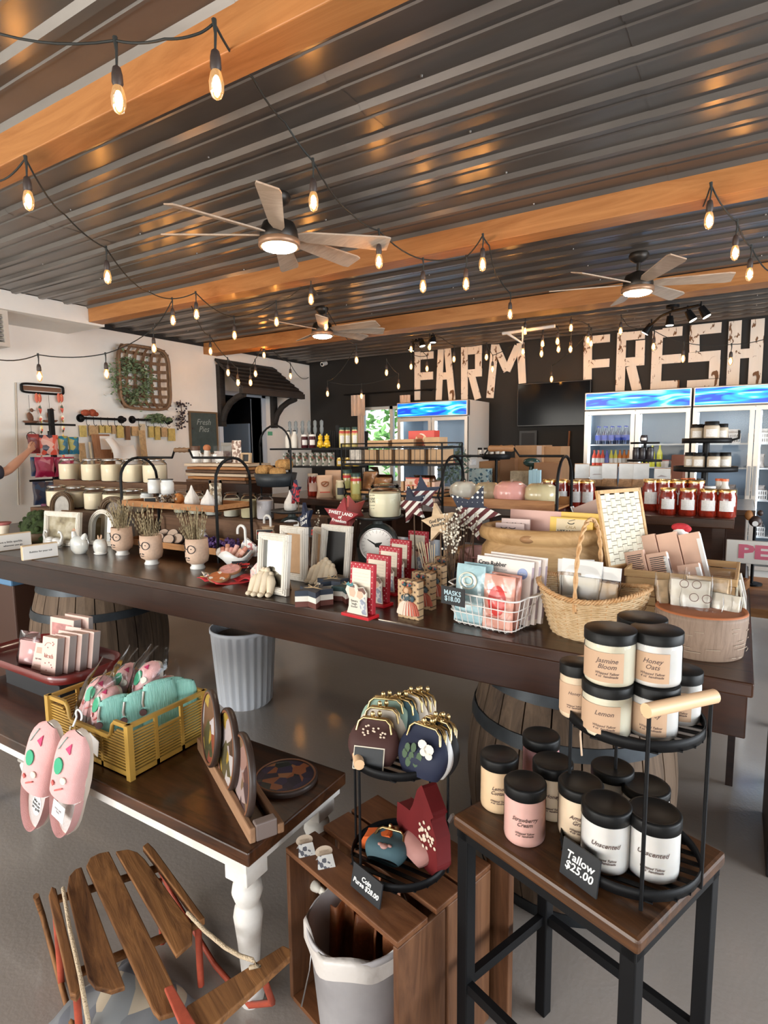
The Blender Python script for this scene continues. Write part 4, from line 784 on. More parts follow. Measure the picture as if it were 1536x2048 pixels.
# mossy cushion plant and odds behind
p = az(48, 1085, TZ); p.y += .12; t = T('moss_pot', 'dark green mossy plant mound in a low bowl at the table\'s left end', 'plant', p); m = MB(); rr = random.Random(4)
m.ball((0, 0, .08), (.15, .12, .11), 18, 12)
for _ in range(60): a, b = rr.uniform(0, 6.28), rr.uniform(0, 1.5); m.ball((.15 * cos(a) * cos(b), .12 * sin(a) * cos(b), .08 + .11 * sin(b)), rr.uniform(.012, .025), 6, 4)
O('moss', m, M('moss', (.028, .045, .012), .95, var=.5, vscale=30, bump=.6, bscale=80), t); O('bowl', MB().lathe([(.07, 0), (.10, .005), (.145, .06), (.14, .062)], 20), M('bowl_brown', (.10, .06, .03), .6), t)
p = az(58, 1040, 1.0) + Vc((0, .25, 0)); p.z = TZ; t = T('gift_basket', 'dark basket of teal and purple wrapped trinkets behind the moss mound', 'basket', p); O('basket', MB().lathe([(.13, 0), (.17, .12), (.165, .12), (.12, .01)], 20), M('dark_wicker', (.03, .022, .02), .9, bump=.8, bscale=90), t); O('handle', MB().tube([(.165 * cos(a), 0, .12 + .13 * sin(a)) for a in [PI * k / 12 for k in range(13)]], .008, 6), M('grey_cane', (.28, .27, .26), .7), t)
O('teal_parcel', MB().box(-.06, .09, -.05, .06, .10, .19, RZ(.3).to_4x4()), blotch('teal_wrap', [(.12, .22, .18), (.35, .42, .36), (.05, .1, .08)], 30), t, bevel=.01); O('purple_parcel', MB().box(-.08, .07, -.11, -.04, .08, .15, RZ(-.2).to_4x4()), M('purple_wrap', (.16, .035, .09), .5), t, bevel=.01)
p = az(8, 1085, TZ); t = T('rose_cup', 'small cup with a dusky rose rim at the very left edge of the table', 'cup', p); O('cup', MB().lathe([(.025, 0), (.035, .09), (.042, .13), (.04, .13)], 16), cream, t); O('rim', MB().lathe([(.0425, .12), (.055, .135), (.05, .14), (.001, .13)], 16), M('dusky_rose', (.42, .13, .12), .6), t)
# picture frames
ww = wood('whitewashed_wood', (.58, .52, .43), (.76, .72, .65), 'Z', .7, 8)
dkframe = wood('dark_carved_frame', (.025, .014, .008), (.16, .09, .04), 'Z', .5, 14)
def rframe(lab, p, w, h, b, mat, inner, rz=0, tilt=.12, d=.022, name='picture_frame', cat='frame', innername='picture'):
  t = T(name, lab, cat, p, rz); X = RX(-tilt).to_4x4(); m = MB()
  for k, (bb, dd) in enumerate(((b, d), (b * .72, d + .006), (b * .3, d + .010))):
    o0 = (b - bb) / 2
    m.box(-w / 2 + o0, w / 2 - o0, -dd, 0, h - b + (b - bb) / 2, h - o0, X).box(-w / 2 + o0, w / 2 - o0, -dd, 0, o0, b - o0, X).box(-w / 2 + o0, -w / 2 + b - o0, -dd + .0005, 0, b - o0, h - b + o0, X).box(w / 2 - b + o0, w / 2 - o0, -dd + .0005, 0, b - o0, h - b + o0, X)
  O('frame', m, mat, t, bevel=.002); O(innername, MB().box(-w / 2 + b, w / 2 - b, -.008, -.002, b, h - b, X), inner, t); O('easel_leg', MB().box(-.012, .012, .0, .005, 0, h * .8, Matrix.Translation((0, .012 + h * .3, 0)) @ RX(.20).to_4x4()), kraft, t); return t
mirror = M('mirror_glass', (.9, .95, .95), .03, 1)
swan = blotch('sepia_picture', [(.10, .07, .04), (.30, .25, .15), (.45, .40, .30), (.18, .13, .08)], 9, .4, vor=False)
p = az(118, 1092, TZ); s = mpp(p); t = rframe('white landscape picture frame with a sepia pond picture, behind the ceramic hens', p + Vc((0, .03, 0)), 93 * s * 1.12, 68 * s, .035, ww, swan, .12)
# two white swans at the foot of the picture
for k, dx in enumerate((-.06, .045)):
  q = p + Vc((dx, -.03, 0)); t = T('swan_figurine', ['small white swan figurine, left of the pair before the sepia picture', 'small white swan figurine, right of the pair before the sepia picture'][k], 'figurine', q, PI * k + .1)
  O('body', MB().ball((0, 0, .03), (.042, .024, .026), 14, 8).tube([(-.030, 0, .035), (-.046, 0, .07), (-.034, 0, .098), (-.020, 0, .102), (-.008, 0, .09)], [.012, .008, .008, .009, .004], 8), whitec, t); O('wing', MB().ball((.014, 0, .045), (.03, .026, .018), 10, 6), whitec, t)
# round-topped white mirror frame
def archframe(lab, p, w, h, b, mat, inner, rz, arch=1.0, d=.02, tilt=.12, shoulder=0):
  t = T('picture_frame', lab, 'frame', p, rz); X = RX(-tilt) @ UPX
  def outline(k):
    ww_ = w / 2 - k; z0 = k; R = ww_; zc = h - w / 2 * arch
    pts = [(-ww_, z0), (ww_, z0)]
    if shoulder: pts += [(ww_, zc - .02), (ww_ - .025, zc + .0), (ww_ - .02, zc + .015)]; R = ww_ - .03
    return pts + [(R * cos(a), zc + (R * arch) * sin(a)) for a in [PI * j / 18 for j in range(19)]] + ([(-ww_ + .02, zc + .015), (-ww_ + .025, zc), (-ww_, zc - .02)] if shoulder else [])
  def ring(k0, k1, dd):
    A, Bq = outline(k0), outline(k1); n = len(A); m = MB(); vs = [X @ Vc((*q, z)) for z in (dd, 0) for q in A] + [X @ Vc((*q, z)) for z in (dd, 0) for q in Bq]
    return vs, [(i, (i + 1) % n, 2 * n + (i + 1) % n, 2 * n + i) for i in range(n)] + [(i, n + i, n + (i + 1) % n, (i + 1) % n) for i in range(n)] + [(2 * n + i, 2 * n + (i + 1) % n, 3 * n + (i + 1) % n, 3 * n + i) for i in range(n)]
  m = MB()
  for k0, k1, dd in ((0, b, d), (b * .15, b * .45, d + .006), (b * .6, b * .85, d + .005)): v, f = ring(k0, k1, dd); m.add(v, f, False)
  O('frame', m, mat, t); O('panel', MB().prism(outline(b), .001, .006, X), inner, t); O('easel_leg', MB().box(-.012, .012, .0, .005, 0, h * .8, Matrix.Translation((0, .012 + h * .3, 0)) @ RX(.20).to_4x4()), kraft, t); return t
p = az(192, 1093, TZ) + Vc((0, .05, 0)); s = mpp(p); archframe('white round-topped mirror frame behind the face vases', p, 60 * s * 1.15, 72 * s, .028, ww, mirror, .15)
p = Vc((ay(122, 1025, 2.50).x, 2.50, TZ)); s = mpp(p); archframe('small dark arched frame standing behind the white frames', p, 54 * s * 1.1, ay(122, 985, 2.45).z - TZ, .035, dkframe, M('grey_picture', (.45, .42, .38), .4, var=.25), .2)
p = Vc((ay(222, 1025, 2.37).x, 2.37, TZ)); s = mpp(p); archframe('large dark ornate frame with stepped shoulders behind the first face vase', p, 78 * s * 1.12, ay(222, 985, 2.40).z - TZ, .05, dkframe, M('dark_mirror', (.18, .15, .13), .12, .6), .15, .75, shoulder=1)
p = Vc((ay(262, 1060, 2.36).x, 2.36, TZ)); archframe('second dark ornate frame standing edge on beside the larger one', p, .14, .24, .045, dkframe, M('dark_mirror'), .9, .8, shoulder=1)
# ceramic hens
def hen(lab, px, py, w, h, rz, head=True):
  p = az(px, py, TZ); p.y += w * .35; t = T('ceramic_hen', lab, 'figurine', p, rz); hm = M('glazed_pale_blue', (.60, .64, .64), .22, coat=.6, col2=(.78, .74, .66), vscale=14)
  m = MB(); m.lathe([(w * .28, 0), (w * .34, .006), (w * .46, h * .18), (w * .50, h * .40), (w * .44, h * .60), (w * .28, h * .72), (.001, h * .74)], 24, sy=.82)
  if head: m.tube([(-w * .22, 0, h * .55), (-w * .34, 0, h * .78), (-w * .34, 0, h * .92)], [w * .20, w * .13, w * .10], 12).tube([(w * .25, 0, h * .55), (w * .42, 0, h * .78), (w * .46, 0, h * .86)], [w * .2, w * .12, w * .03], 10)
  O('body', m, hm, t)
  if head:
    c = MB()
    for k in range(4): c.ball((-w * .39 + k * w * .055, 0, h * (.97 + .03 * sin(k))), (w * .03, w * .02, h * .06), 6, 5)
    O('comb', c, M('comb_tan', (.55, .33, .22), .5), t); O('beak', MB().cyl((-w * .42, 0, h * .91), (-w * .52, 0, h * .88), w * .035, .001, 6), M('comb_tan'), t)
  else:
    c = MB(); [c.ball((w * .12 * cos(a), w * .12 * sin(a), h * .82), (w * .07, w * .05, h * .12), 6, 5, RY(.4 * cos(a))) for a in (0, 1.5, 3, 4.6)]; c.lathe([(w * .08, h * .68), (w * .12, h * .76), (.001, h * .8)], 10)
    O('ruffle', c, M('ruffle_tan', (.62, .42, .28), .6), t); O('dish', MB().lathe([(w * .36, 0), (w * .42, .004), (w * .44, .010), (w * .3, .012)], 20), whitec, t)
hen('pale blue glazed ceramic hen with a comb, left of the two ceramic birds', 147, 1109, .115, .145, .2)
hen('pale blue glazed ceramic egg shaped bird with ruffled top on a small dish', 192, 1110, .088, .125, .2, False)
# face vases with dried stems
stemm = M('dried_stem', (.30, .24, .14), .8, var=.4, vscale=30)
def facevase(lab, px, py, s, stems, seed):
  p = az(px, py, TZ); p.y += .035; t = T('face_vase', lab, 'vase', p, face(p, -.85)); r = .062 * s; h = .165 * s
  O('body', MB().lathe([(r * .62, h * .17), (r * .9, h * .24), (r * 1.0, h * .40), (r * .98, h * .7), (r * .94, h), (r * .88, h), (r * .9, h * .5), (r * .4, h * .25)], 28), M('speckled_beige_clay', (.60, .42, .31), .5, var=.08, vscale=90), t)
  O('foot', MB().lathe([(r * .62, 0), (r * .66, .006), (r * .52, h * .12), (r * .62, h * .18)], 24), whitec, t)
  yf = -r * 1.0; f = M('face_ink', (.03, .025, .03), .5)
  m = MB(); m.tube([(.020 * s + .021 * s * cos(a), -sqrt(max(0, (r * 1.01) ** 2 - (.020 * s + .021 * s * cos(a)) ** 2)) - .001, h * .68 + .021 * s * sin(a)) for a in [2 * PI * k / 20 for k in range(20)]], .0022, 5, closed=True)
  m.tube([(x * s, -sqrt((r * 1.01) ** 2 - (x * s) ** 2) - .001, h * .68) for x in (-.001, -.01, -.024)], .002, 5); m.ball((.020 * s, yf + .003, h * .69), .003, 6, 4)
  m.tube([(-.044 * s + .021 * s * cos(a), -sqrt(max(0, (r * 1.01) ** 2 - (-.044 * s + .021 * s * cos(a)) ** 2)) - .001, h * .68 + .021 * s * sin(a)) for a in [2 * PI * k / 20 for k in range(20)] if abs(-.044 * s + .021 * s * cos(a)) < r], .0022, 5)
  O('glasses', m, f, t); O('moustache', MB().ball((.002 * s, yf + .002, h * .40), (.011 * s, .004, .004 * s), 8, 5, RY(.2)).ball((-.018 * s, yf + .004, h * .40), (.009 * s, .004, .004 * s), 8, 5, RY(-.2)).tube([(-.014 * s, yf + .002, h * .33), (0, yf, h * .32), (.01 * s, yf + .001, h * .33)], .0015, 4), f, t)
  b = T('dried_bouquet', lab, 'dried stems', p + Vc((0, 0, h * .45)), 0); rr = random.Random(seed); m = MB()
  for _ in range(stems):
    a = rr.uniform(0, 6.28); l = rr.uniform(.09, .21) * s; tx, ty = rr.gauss(0, .05), rr.gauss(0, .03); b0 = Vc((r * .3 * cos(a), r * .3 * sin(a), 0)); e = b0 + Vc((tx, ty, l + .06)); m.tube([b0, b0.lerp(e, .5) + Vc((0, 0, .01)), e], [.0014, .0012, .0007], 4, False)
    for k in range(5): q = b0.lerp(e, .55 + .1 * k); m.ball(q, (.0035, .0035, .008), 4, 3)
  o = O('stems', m, stemm, b); return b
B1 = facevase('beige face vase with foot and glasses, first from the left', 235, 1111, 1.0, 46, 1); B1['label'] = 'dried grey brown stems in the leftmost face vase'
B2 = facevase('beige face vase with foot and glasses, middle one before the tray stand', 293, 1130, .97, 34, 2); B2['label'] = 'dried stems and pale grasses in the middle face vase'
B3 = facevase('beige face vase with foot and glasses, third one beside the umbrella dish', 385, 1139, .97, 60, 3); B3['label'] = 'tall spray of dried stems in the third face vase'
# ---------------------------------------------------------------- two tier metal and wood tray stand
P = Vc((-2.90, 2.33, TZ)); t = T('tiered_tray_stand', 'two tier black metal stand with wooden trays and turned wooden carry handle', 'tray stand', P)
pl, pr_ = ay(281, 1000, 2.33), ay(468, 1000, 2.33); hw_ = (pr_.x - pl.x) / 2; P.x = (pl.x + pr_.x) / 2; t.location = P; D = .13
H1 = ay(375, 1090, 2.2).z - TZ; H2 = ay(375, 1008, 2.2).z - TZ; HT = ay(290, 915, 2.33).z - TZ; HH = ay(370, 900, 2.33).z - TZ
m = MB()
for sx in (-1, 1):
  m = MB(); arc = [(sx * hw_, -D, .0), (sx * hw_, -D, HT - .13)] + [(sx * hw_, -D * cos(a), HT - .13 + .13 * sin(a)) for a in [PI * k / 10 for k in range(11)]] + [(sx * hw_, D, HT - .13), (sx * hw_, D, 0)]
  m.tube(arc, .0085, 6); O('side_arch', m, blackm, t)
O('top_bar', MB().tube([(-hw_, 0, HT), (-.09, 0, HT + .0), (-.065, 0, HH), (.065, 0, HH), (.09, 0, HT), (hw_, 0, HT)], .007, 6), blackm, t)
O('handle', MB().lathe([(.010, -.062), (.014, -.058), (.012, -.04), (.016, -.02), (.013, 0), (.016, .02), (.012, .04), (.014, .058), (.010, .062)], 12, (0, 0, HH), M=RY(PI / 2)), wood('dark_handle', (.10, .05, .025), (.28, .17, .09), 'X', .5), t)
for zz in (H1, H2):
  O('wooden_tray', MB().box(-hw_ + .01, hw_ - .01, -D, D, zz - .035, zz - .025).box(-hw_ + .01, hw_ - .01, -D - .009, -D, zz - .036, zz).box(-hw_ + .01, hw_ - .01, D, D + .009, zz - .036, zz).box(-hw_ + .01, -hw_ + .018, -D, D, zz - .036, zz).box(hw_ - .018, hw_ - .01, -D, D, zz - .036, zz), tray_wood, t, bevel=.002)
bz1, bz2 = TZ + H1 - .0245, TZ + H2 - .0245
def onst(px, dy, z): return Vc((ay(px, 1000, P.y + dy).x, P.y + dy, z))
# upper tray goods
for k, (px, z_, lab) in enumerate(((294, 0, 'small clear glass jar, bottom of the stack at the left of the upper tray'), (310, 1, 'white filled glass jar stacked on the upper tray, left one'), (336, 1, 'white filled glass jar stacked on the upper tray, right one'), (331, 0, 'small glass jar with dark lid under the right stacked jar'))):
  q = onst(px, .05, bz2 + z_ * .055); tt = T('glass_jar', lab, 'jar', q); hh = .085 if z_ else .052; O('jar', MB().lathe([(.036, 0), (.04, .005), (.04, hh * .8), (.034, hh * .86), (.034, hh)], 16), M('white_salt', (.66, .68, .68), .35, coat=.5), tt); O('lid', MB().cyl((0, 0, hh), (0, 0, hh + .006), .037, None, 16), M('dark_lid_small', (.05, .05, .05), .4), tt)
q = onst(300, -.09, bz2); tt = T('price_card', 'tiny dark price card with pale border on the upper tray', 'sign', q, face(q)); O('card', MB().box(-.03, .03, 0, .004, 0, .04), board, tt); O('border', MB().box(-.033, .033, .004, .006, 0, .043), cream, tt)
q = onst(333, -.03, bz2); tt = T('potpourri_bundle', 'heap of dark brown and cream dried pods on the upper tray', 'potpourri', q); m = MB(); rr = random.Random(5)
for _ in range(70): m.ball((rr.gauss(0, .03), rr.gauss(0, .03), rr.uniform(.008, .05)), (rr.uniform(.007, .014), rr.uniform(.005, .01), rr.uniform(.005, .01)), 6, 4, Euler((rr.uniform(0, 3), rr.uniform(0, 3), 0)).to_matrix())
o = O('pods', m, blotch('pod_mix', [(.05, .03, .02), (.30, .20, .12), (.55, .45, .33), (.10, .06, .03)], 45), tt)
q = onst(357, .0, bz2); tt = T('orange_pomander', 'dried orange slice pomander beside the dark pods', 'ornament', q); O('fruit', MB().ball((0, 0, .035), .033, 14, 10), M('dried_orange', (.50, .19, .05), .6, var=.4, vscale=30), tt); O('star', MB().cyl((0, -.03, .05), (0, -.036, .052), .012, .008, 6), M('twig'), tt)
def gourd(lab, p, w, h, mt=None, sub='body'):
  t = T('ceramic_gourd', lab, 'ornament', p, 0); n = 20; m = MB(); prof = [(.30, 0), (.46, .05), (.50, .22), (.44, .42), (.28, .60), (.14, .76), (.07, .90), (.04, .97)]
  vs = [(r * w * (1 + .03 * cos(10 * 2 * PI * j / 40)) * cos(2 * PI * j / 40), r * w * (1 + .03 * cos(10 * 2 * PI * j / 40)) * sin(2 * PI * j / 40), z * h) for r, z in prof for j in range(40)]
  m.add(vs, [(i * 40 + j, i * 40 + (j + 1) % 40, (i + 1) * 40 + (j + 1) % 40, (i + 1) * 40 + j) for i in range(len(prof) - 1) for j in range(40)], True); m.add(vs[:40], [tuple(range(40))[::-1]], False)
  O('body', m, mt or M('matte_white_clay', (.66, .62, .58), .7, var=.1, vscale=40), t); O('stem', MB().cyl((0, 0, h * .95), (.002, 0, h * 1.0), w * .045, w * .02, 8), M('stem_brown', (.30, .20, .14), .7), t); return t
gourd('white ribbed teardrop gourd on the upper tray, left one', onst(384, -.04, bz2), .088, .125); gourd('white ribbed teardrop gourd on the upper tray, right one', onst(416, -.05, bz2), .085, .105)
q = onst(432, .045, bz2); tt = T('glass_canister', 'glass canister of mixed dried petals behind the right gourd', 'jar', q); O('glass', MB().lathe([(.036, 0), (.038, .004), (.038, .15), (.036, .15)], 18), glass, tt); O('contents', MB().lathe([(.034, .005), (.034, .13), (.001, .135)], 16), blotch('petals', [(.30, .22, .14), (.5, .42, .3), (.12, .09, .06), (.6, .55, .45)], 60), tt)
# lower tray goods: cut branch slices in a row and lavender bundles
rr = random.Random(6)
for k, (px, dy, dz) in enumerate(((314, -.075, .030), (325, -.02, .045), (334, -.095, .030), (343, -.01, .048), (352, -.06, .034), (361, -.03, .02))):
  q = onst(px, dy, bz1 + dz); t2 = T('wood_slice', f'bark edged birch slice leaning on the lower tray, {ORD[k] if k else "leftmost"}', 'wood slice', q, 0, 'birch slices on the lower tray'); R_ = RZ(.5) @ RX(.95)
  O('bark', MB().lathe([(.032, -.035), (.034, .012)], 18, M=R_, sx=1.15), M('bark_black', (.035, .022, .018), .9), t2); O('cut_face', MB().cyl(R_ @ Vc((0, 0, .0115)), R_ @ Vc((0, 0, .0135)), .031, None, 18), M('birch_face', (.62, .45, .34), .7, var=.1, vscale=30), t2)
for k, px in enumerate((400, 416, 432, 449, 462)):
  q = onst(px, -.02, bz1 + .0); t2 = T('lavender_sachet', f'purple lavender bundle lying on the lower tray, {ORD[k]}', 'sachet', q, 0, 'lavender bundles on the lower tray'); m = MB(); [m.ball((rr.gauss(0, .016), rr.gauss(0, .03), rr.uniform(.012, .05)), .011, 6, 4) for _ in range(26)]; O('buds', m, M('lavender', (.11, .06, .20), .8, var=.5, vscale=50), t2); O('tie', MB().tube([(.02 * cos(a), 0, .025 + .02 * sin(a)) for a in [2 * PI * j / 12 for j in range(12)]], .003, 5, closed=True), M('tie_violet', (.2, .12, .3), .7), t2)
q = onst(403, .06, bz1); t2 = T('white_sachet', 'little white cloth sachet behind the lavender bundles', 'sachet', q); O('cloth', MB().lathe([(.02, 0), (.032, .02), (.028, .05), (.012, .07), (.02, .085)], 12), paper, t2); O('tie', MB().lathe([(.014, .066), (.014, .072)], 10), M('twine', (.45, .32, .18), .9), t2)
# ---------------------------------------------------------------- umbrella shaped dishes
def umbrella(lab, px, py, s, rz, soaps=True):
  p = az(px, py, TZ); p.y += .07 * s; t = T('umbrella_dish', lab, 'dish', p, rz); n = 28
  def rad(j): return 1 + .07 * abs(sin(4 * 2 * PI * j / n))
  vs = [(r * rad(j) * cos(2 * PI * j / n) * s, r * rad(j) * sin(2 * PI * j / n) * .7 * s, (z + (.018 * cos(2 * PI * j / n * 4) if z > .05 else 0)) * s) for r, z in ((.025, 0), (.035, .005), (.075, .045), (.105, .085), (.100, .085), (.07, .05), (.001, .03)) for j in range(n)]
  m = MB().add(vs, [(i * n + j, i * n + (j + 1) % n, (i + 1) * n + (j + 1) % n, (i + 1) * n + j) for i in range(6) for j in range(n)], True)
  O('canopy', m, whitec, t); O('back_panel', MB().prism([(-.01, .05), (.095, .06), (.10, .11), (.03, .155), (.0, .12)], -.006, .006, UPX, c=(0, .055 * s, 0)), blotch('floral_china', [(.72, .70, .68), (.75, .73, .7), (.15, .2, .3), (.74, .72, .69), (.5, .2, .2), (.73, .7, .68)], 70, .25), t)
  O('crook_handle', MB().tube([(.03 * s, .05 * s, .09 * s), (.028 * s, .05 * s, .19 * s)] + [((.003 + .025 * cos(a)) * s, .05 * s, (.19 + .028 * sin(a)) * s) for a in [PI * k / 8 for k in range(9)]] + [(-.022 * s, .05 * s, .172 * s)], .0075 * s, 8), whitec, t)
  return p, t
p, _ = umbrella('white porcelain open umbrella dish filled with small rolled soaps', 452, 1141, 1.0, .1)
sc_ = [(.50, .20, .14), (.50, .24, .16), (.58, .30, .14), (.62, .30, .26), (.66, .36, .32), (.66, .38, .32), (.62, .34, .24)]
for k in range(9):
  a = -.9 + k * .23; q = p + Vc((-.075 + .018 * k, -.015 + .014 * (k % 3), .074 + .016 * sin(k * 2.1))); t2 = T('rolled_soap', f'little rolled soap stick in the umbrella dish, {ORD[k]}', 'soap', q, 0, 'soap sticks in the umbrella dish'); dv = Vc((sin(a) * .5, .35, .55)).normalized() * .034
  O('soap', MB().cyl(-dv * .8, dv, .0125, None, 12), M(f'soap_{k % 7}', sc_[k % 7], .5), t2, bevel=.003); O('wrapper', MB().cyl(-dv * .4, dv * .3, .0131, None, 12, caps=False), M('soap_wrap', (.72, .42, .34), .4), t2)
p2 = az(508, 1125, TZ); t = T('umbrella_jar', 'second white porcelain umbrella handle rising from a cloth wrapped jar', 'jar', p2 + Vc((0, .12, 0)), 0)
O('cloth', MB().lathe([(.036, .03), (.04, .08), (.037, .15), (.03, .165), (.036, .185)], 16), M('tan_cloth', (.55, .38, .24), .8, var=.2, vscale=40), t); O('base', MB().lathe([(.03, 0), (.04, .03), (.034, .032)], 16), blackm, t); O('bow', MB().ball((-.018, -.035, .135), (.018, .006, .01), 8, 5).ball((.016, -.036, .128), (.018, .006, .01), 8, 5, RY(.5)), M('tan_bow', (.50, .34, .2), .8), t); O('crook_handle', MB().tube([(.02, 0, .17), (.02, 0, .22)] + [(-.004 + .024 * cos(a), 0, .22 + .026 * sin(a)) for a in [PI * k / 8 for k in range(9)]] + [(-.028, 0, .20)], .007, 8), whitec, t)
def pricecard(lab, p, w, h, txt, rz=None, tilt=0, ink=redink, size=None, mat=board, border=False, shear=.2, name='price_sign'):
  t = T(name, lab, 'sign', p, face(p) if rz is None else rz); X = RX(-tilt).to_4x4(); O('card', MB().box(-w / 2, w / 2, 0, .004, 0, h, X), mat, t)
  if border: O('border', MB().box(-w / 2 - .003, w / 2 + .003, .0045, .007, -.003, h + .003, X), cream, t)
  text(txt, size or h * .36, ink, t, X @ Vc((0, -.001, h / 2)), (PI / 2 - tilt, 0, 0), shear=shear, bold=.0004); return t
q = az(545, 1078, 1.05); q = Vc((q.x, q.y + .15, TZ + .11)); t = pricecard('red lettered black price card standing behind the umbrella jar', ay(530, 1078, 2.35), .085, .05, 'Gift Towels\n$6.00', tilt=.3, border=True); O('stick', MB().cyl((0, .006, 0), (0, .02, TZ - t.location.z), .003, None, 6), wirem, t)
# bowl cozies and fabric
def cloth(lab, p, pts, h, mat, seed, rz=0, name='fabric_square'):
  t = T(name, lab, 'cloth', p, rz); m = MB()
  def fn(u, v):
    a = Vc(pts[0]).lerp(Vc(pts[1]), u); b = Vc(pts[3]).lerp(Vc(pts[2]), u); q = a.lerp(b, v); z = h * (.25 + .5 * abs(sin(5 * u + seed)) * (1 - v) + .3 * sin(4 * v + 2 * u + seed)); return Vc((q.x, q.y, max(.002, z)))
  m.grid(fn, 14, 10); o = O('cloth', m, mat, t); md = o.modifiers.new('thick', 'SOLIDIFY'); md.thickness = .003; return t
pc = az(440, 1165, TZ)
redfab = blotch('red_fabric', [(.50, .03, .03), (.58, .05, .05), (.48, .02, .03)], 50); cloth('crumpled red bowl cozy cloth with gathered edges, bottom of the fabric pile', pc, [(-.10, -.05), (.04, -.06), (.14, .10), (-.05, .07)], .025, redfab, 1)
cloth('cream floral cloth folded on the left of the red cozy', pc + Vc((-.06, .03, .004)), [(-.05, -.04), (.05, -.05), (.03, .09), (-.04, .10)], .04, blotch('floral_fabric', [(.72, .66, .55), (.74, .68, .58), (.25, .3, .35), (.72, .64, .54), (.6, .25, .2), (.74, .7, .6)], 80), 2)
cloth('blue polka dot cloth corner at the left of the fabric pile', pc + Vc((-.12, .09, .002)), [(-.04, -.03), (.05, -.03), (.04, .05), (-.05, .03)], .016, dots('blue_dots', (.05, .12, .20), (.75, .75, .7), 45, .3), 3)
cloth('ochre cloth corner under the blue polka dot cloth', pc + Vc((-.14, .06, .0)), [(-.04, -.02), (.06, -.03), (.05, .03), (-.03, .02)], .008, M('ochre_cloth', (.60, .38, .12), .8), 4)
cloth('red ruffled cloth at the right end of the fabric pile', pc + Vc((.10, .09, .0)), [(-.06, -.05), (.07, -.04), (.08, .07), (-.05, .07)], .035, redfab, 5)
for k, (dx, dy, z_, c, lab) in enumerate(((.012, .055, .052, (.62, .30, .27), 'oval pink printed wood ornament on top of the fabric pile'), (.01, -.012, .030, (.45, .14, .05), 'oval orange wood ornament with pale flowers, in front of the pink one'))):
  q = pc + Vc((dx, dy, z_)); t = T('oval_ornament', lab, 'ornament', q, .5); R_ = RX(.35); O('disc', MB().lathe([(.045, -.005), (.047, 0), (.045, .005)], 24, M=R_, sx=1.15), M('ornament_wood', (.30, .15, .07), .6), t); O('print', MB().lathe([(.0405, .0052), (.0405, .0062)], 24, M=R_, sx=1.15), blotch('oprint%d' % k, [c, tuple(x * 1.15 for x in c), c, (.75, .68, .6) if k else tuple(x * .8 for x in c)], 60, .4), t)
pricecard('small black card with red chalk writing lying against the umbrella dish', pc + Vc((.015, .115, .035)), .075, .05, 'Bowl Cozies\n$7.00 each', tilt=.5)
t = cloth('black and white leopard print cloth behind the red ruffled cloth', pc + Vc((.08, .15, .02)), [(-.04, -.03), (.04, -.03), (.04, .04), (-.03, .04)], .05, blotch('leopard', [(.03, .02, .02), (.6, .5, .4), (.05, .03, .03)], 80), 6)
# ---------------------------------------------------------------- whitewashed mirrors with cream figures
mm_ = lambda px, py: az(px, py, TZ)
p = mm_(541, 1190); s = mpp(p); rframe('whitewashed upright mirror frame in front, leaning among cream figurines', p + Vc((-.005, .03, 0)), 76 * s * 1.10, 122 * s, .032, ww, mirror, -.05, .10, innername='mirror')
p = mm_(556, 1168); rframe('second whitewashed frame close behind the front mirror', p + Vc((.01, .11, 0)), .165, .255, .034, ww, kraft, -.05, .05)
p = mm_(656, 1165); s = mpp(p); rframe('whitewashed frame with a black chalk panel, between mirror and scale', p + Vc((0, .06, 0)), 70 * s * 1.12, 112 * s, .030, ww, M('black_panel', (.004, .004, .005), .3), -.08, .12, innername='chalk_panel')
p = Vc((ay(632, 1075, 2.20).x, 2.24, TZ)); rframe('white frame edge standing behind the black panel frame', p, .16, .23, .03, ww, kraft, -.5, .08)
clay = M('ivory_clay', (.72, .60, .44), .6, var=.08, vscale=20)
def drape_fig(lab, p, n, w, h, rz, seed):
  t = T('drape_figurine', lab, 'figurine', p, rz); rr = random.Random(seed); m = MB()
  for k in range(n):
    u = k / (n - 1) - .5; x = u * w; top = Vc((x * .6, .02, h * (1 - .5 * abs(u)))); mid = Vc((x * .95, -.005, h * .55)); bot = Vc((x * 1.1, -.03 - .012 * cos(u * 3), .010)); m.tube([top, top.lerp(mid, .5) + Vc((0, -.006, 0)), mid, bot], [.010, .019, .020, .013], 10); m.ball(bot + Vc((0, -.008, 0)), (.014, .018, .011), 8, 6); m.ball(top + Vc((0, -.002, .004)), (.014, .014, .015), 8, 6)
  m.ball((0, .005, h * .42), (w * .42, .025, h * .40), 14, 10)
  return O('body', m, clay, t)
drape_fig('ivory clay group of leaning figures with round feet in front of the mirror', mm_(528, 1188) + Vc((.0, .0, 0)), 4, .09, .105, .15, 1)
drape_fig('ivory clay group of huddled figures at the foot of the black panel frame', mm_(648, 1166), 5, .12, .10, 0, 2)
q = ay(541, 1118, 1.93); t = T('mosaic_house', 'small floral mosaic mountain shaped plaque in front of the mirror glass', 'plaque', Vc((q.x, 1.848, TZ)), -.05); O('plaque', MB().prism([(-.045, .0), (.045, 0), (.045, .088), (0, .128), (-.045, .088)], -.003, .003, UPX), blotch('mosaic', [(.62, .35, .32), (.70, .60, .52), (.35, .3, .3), (.72, .45, .40), (.5, .5, .5)], 90), t)
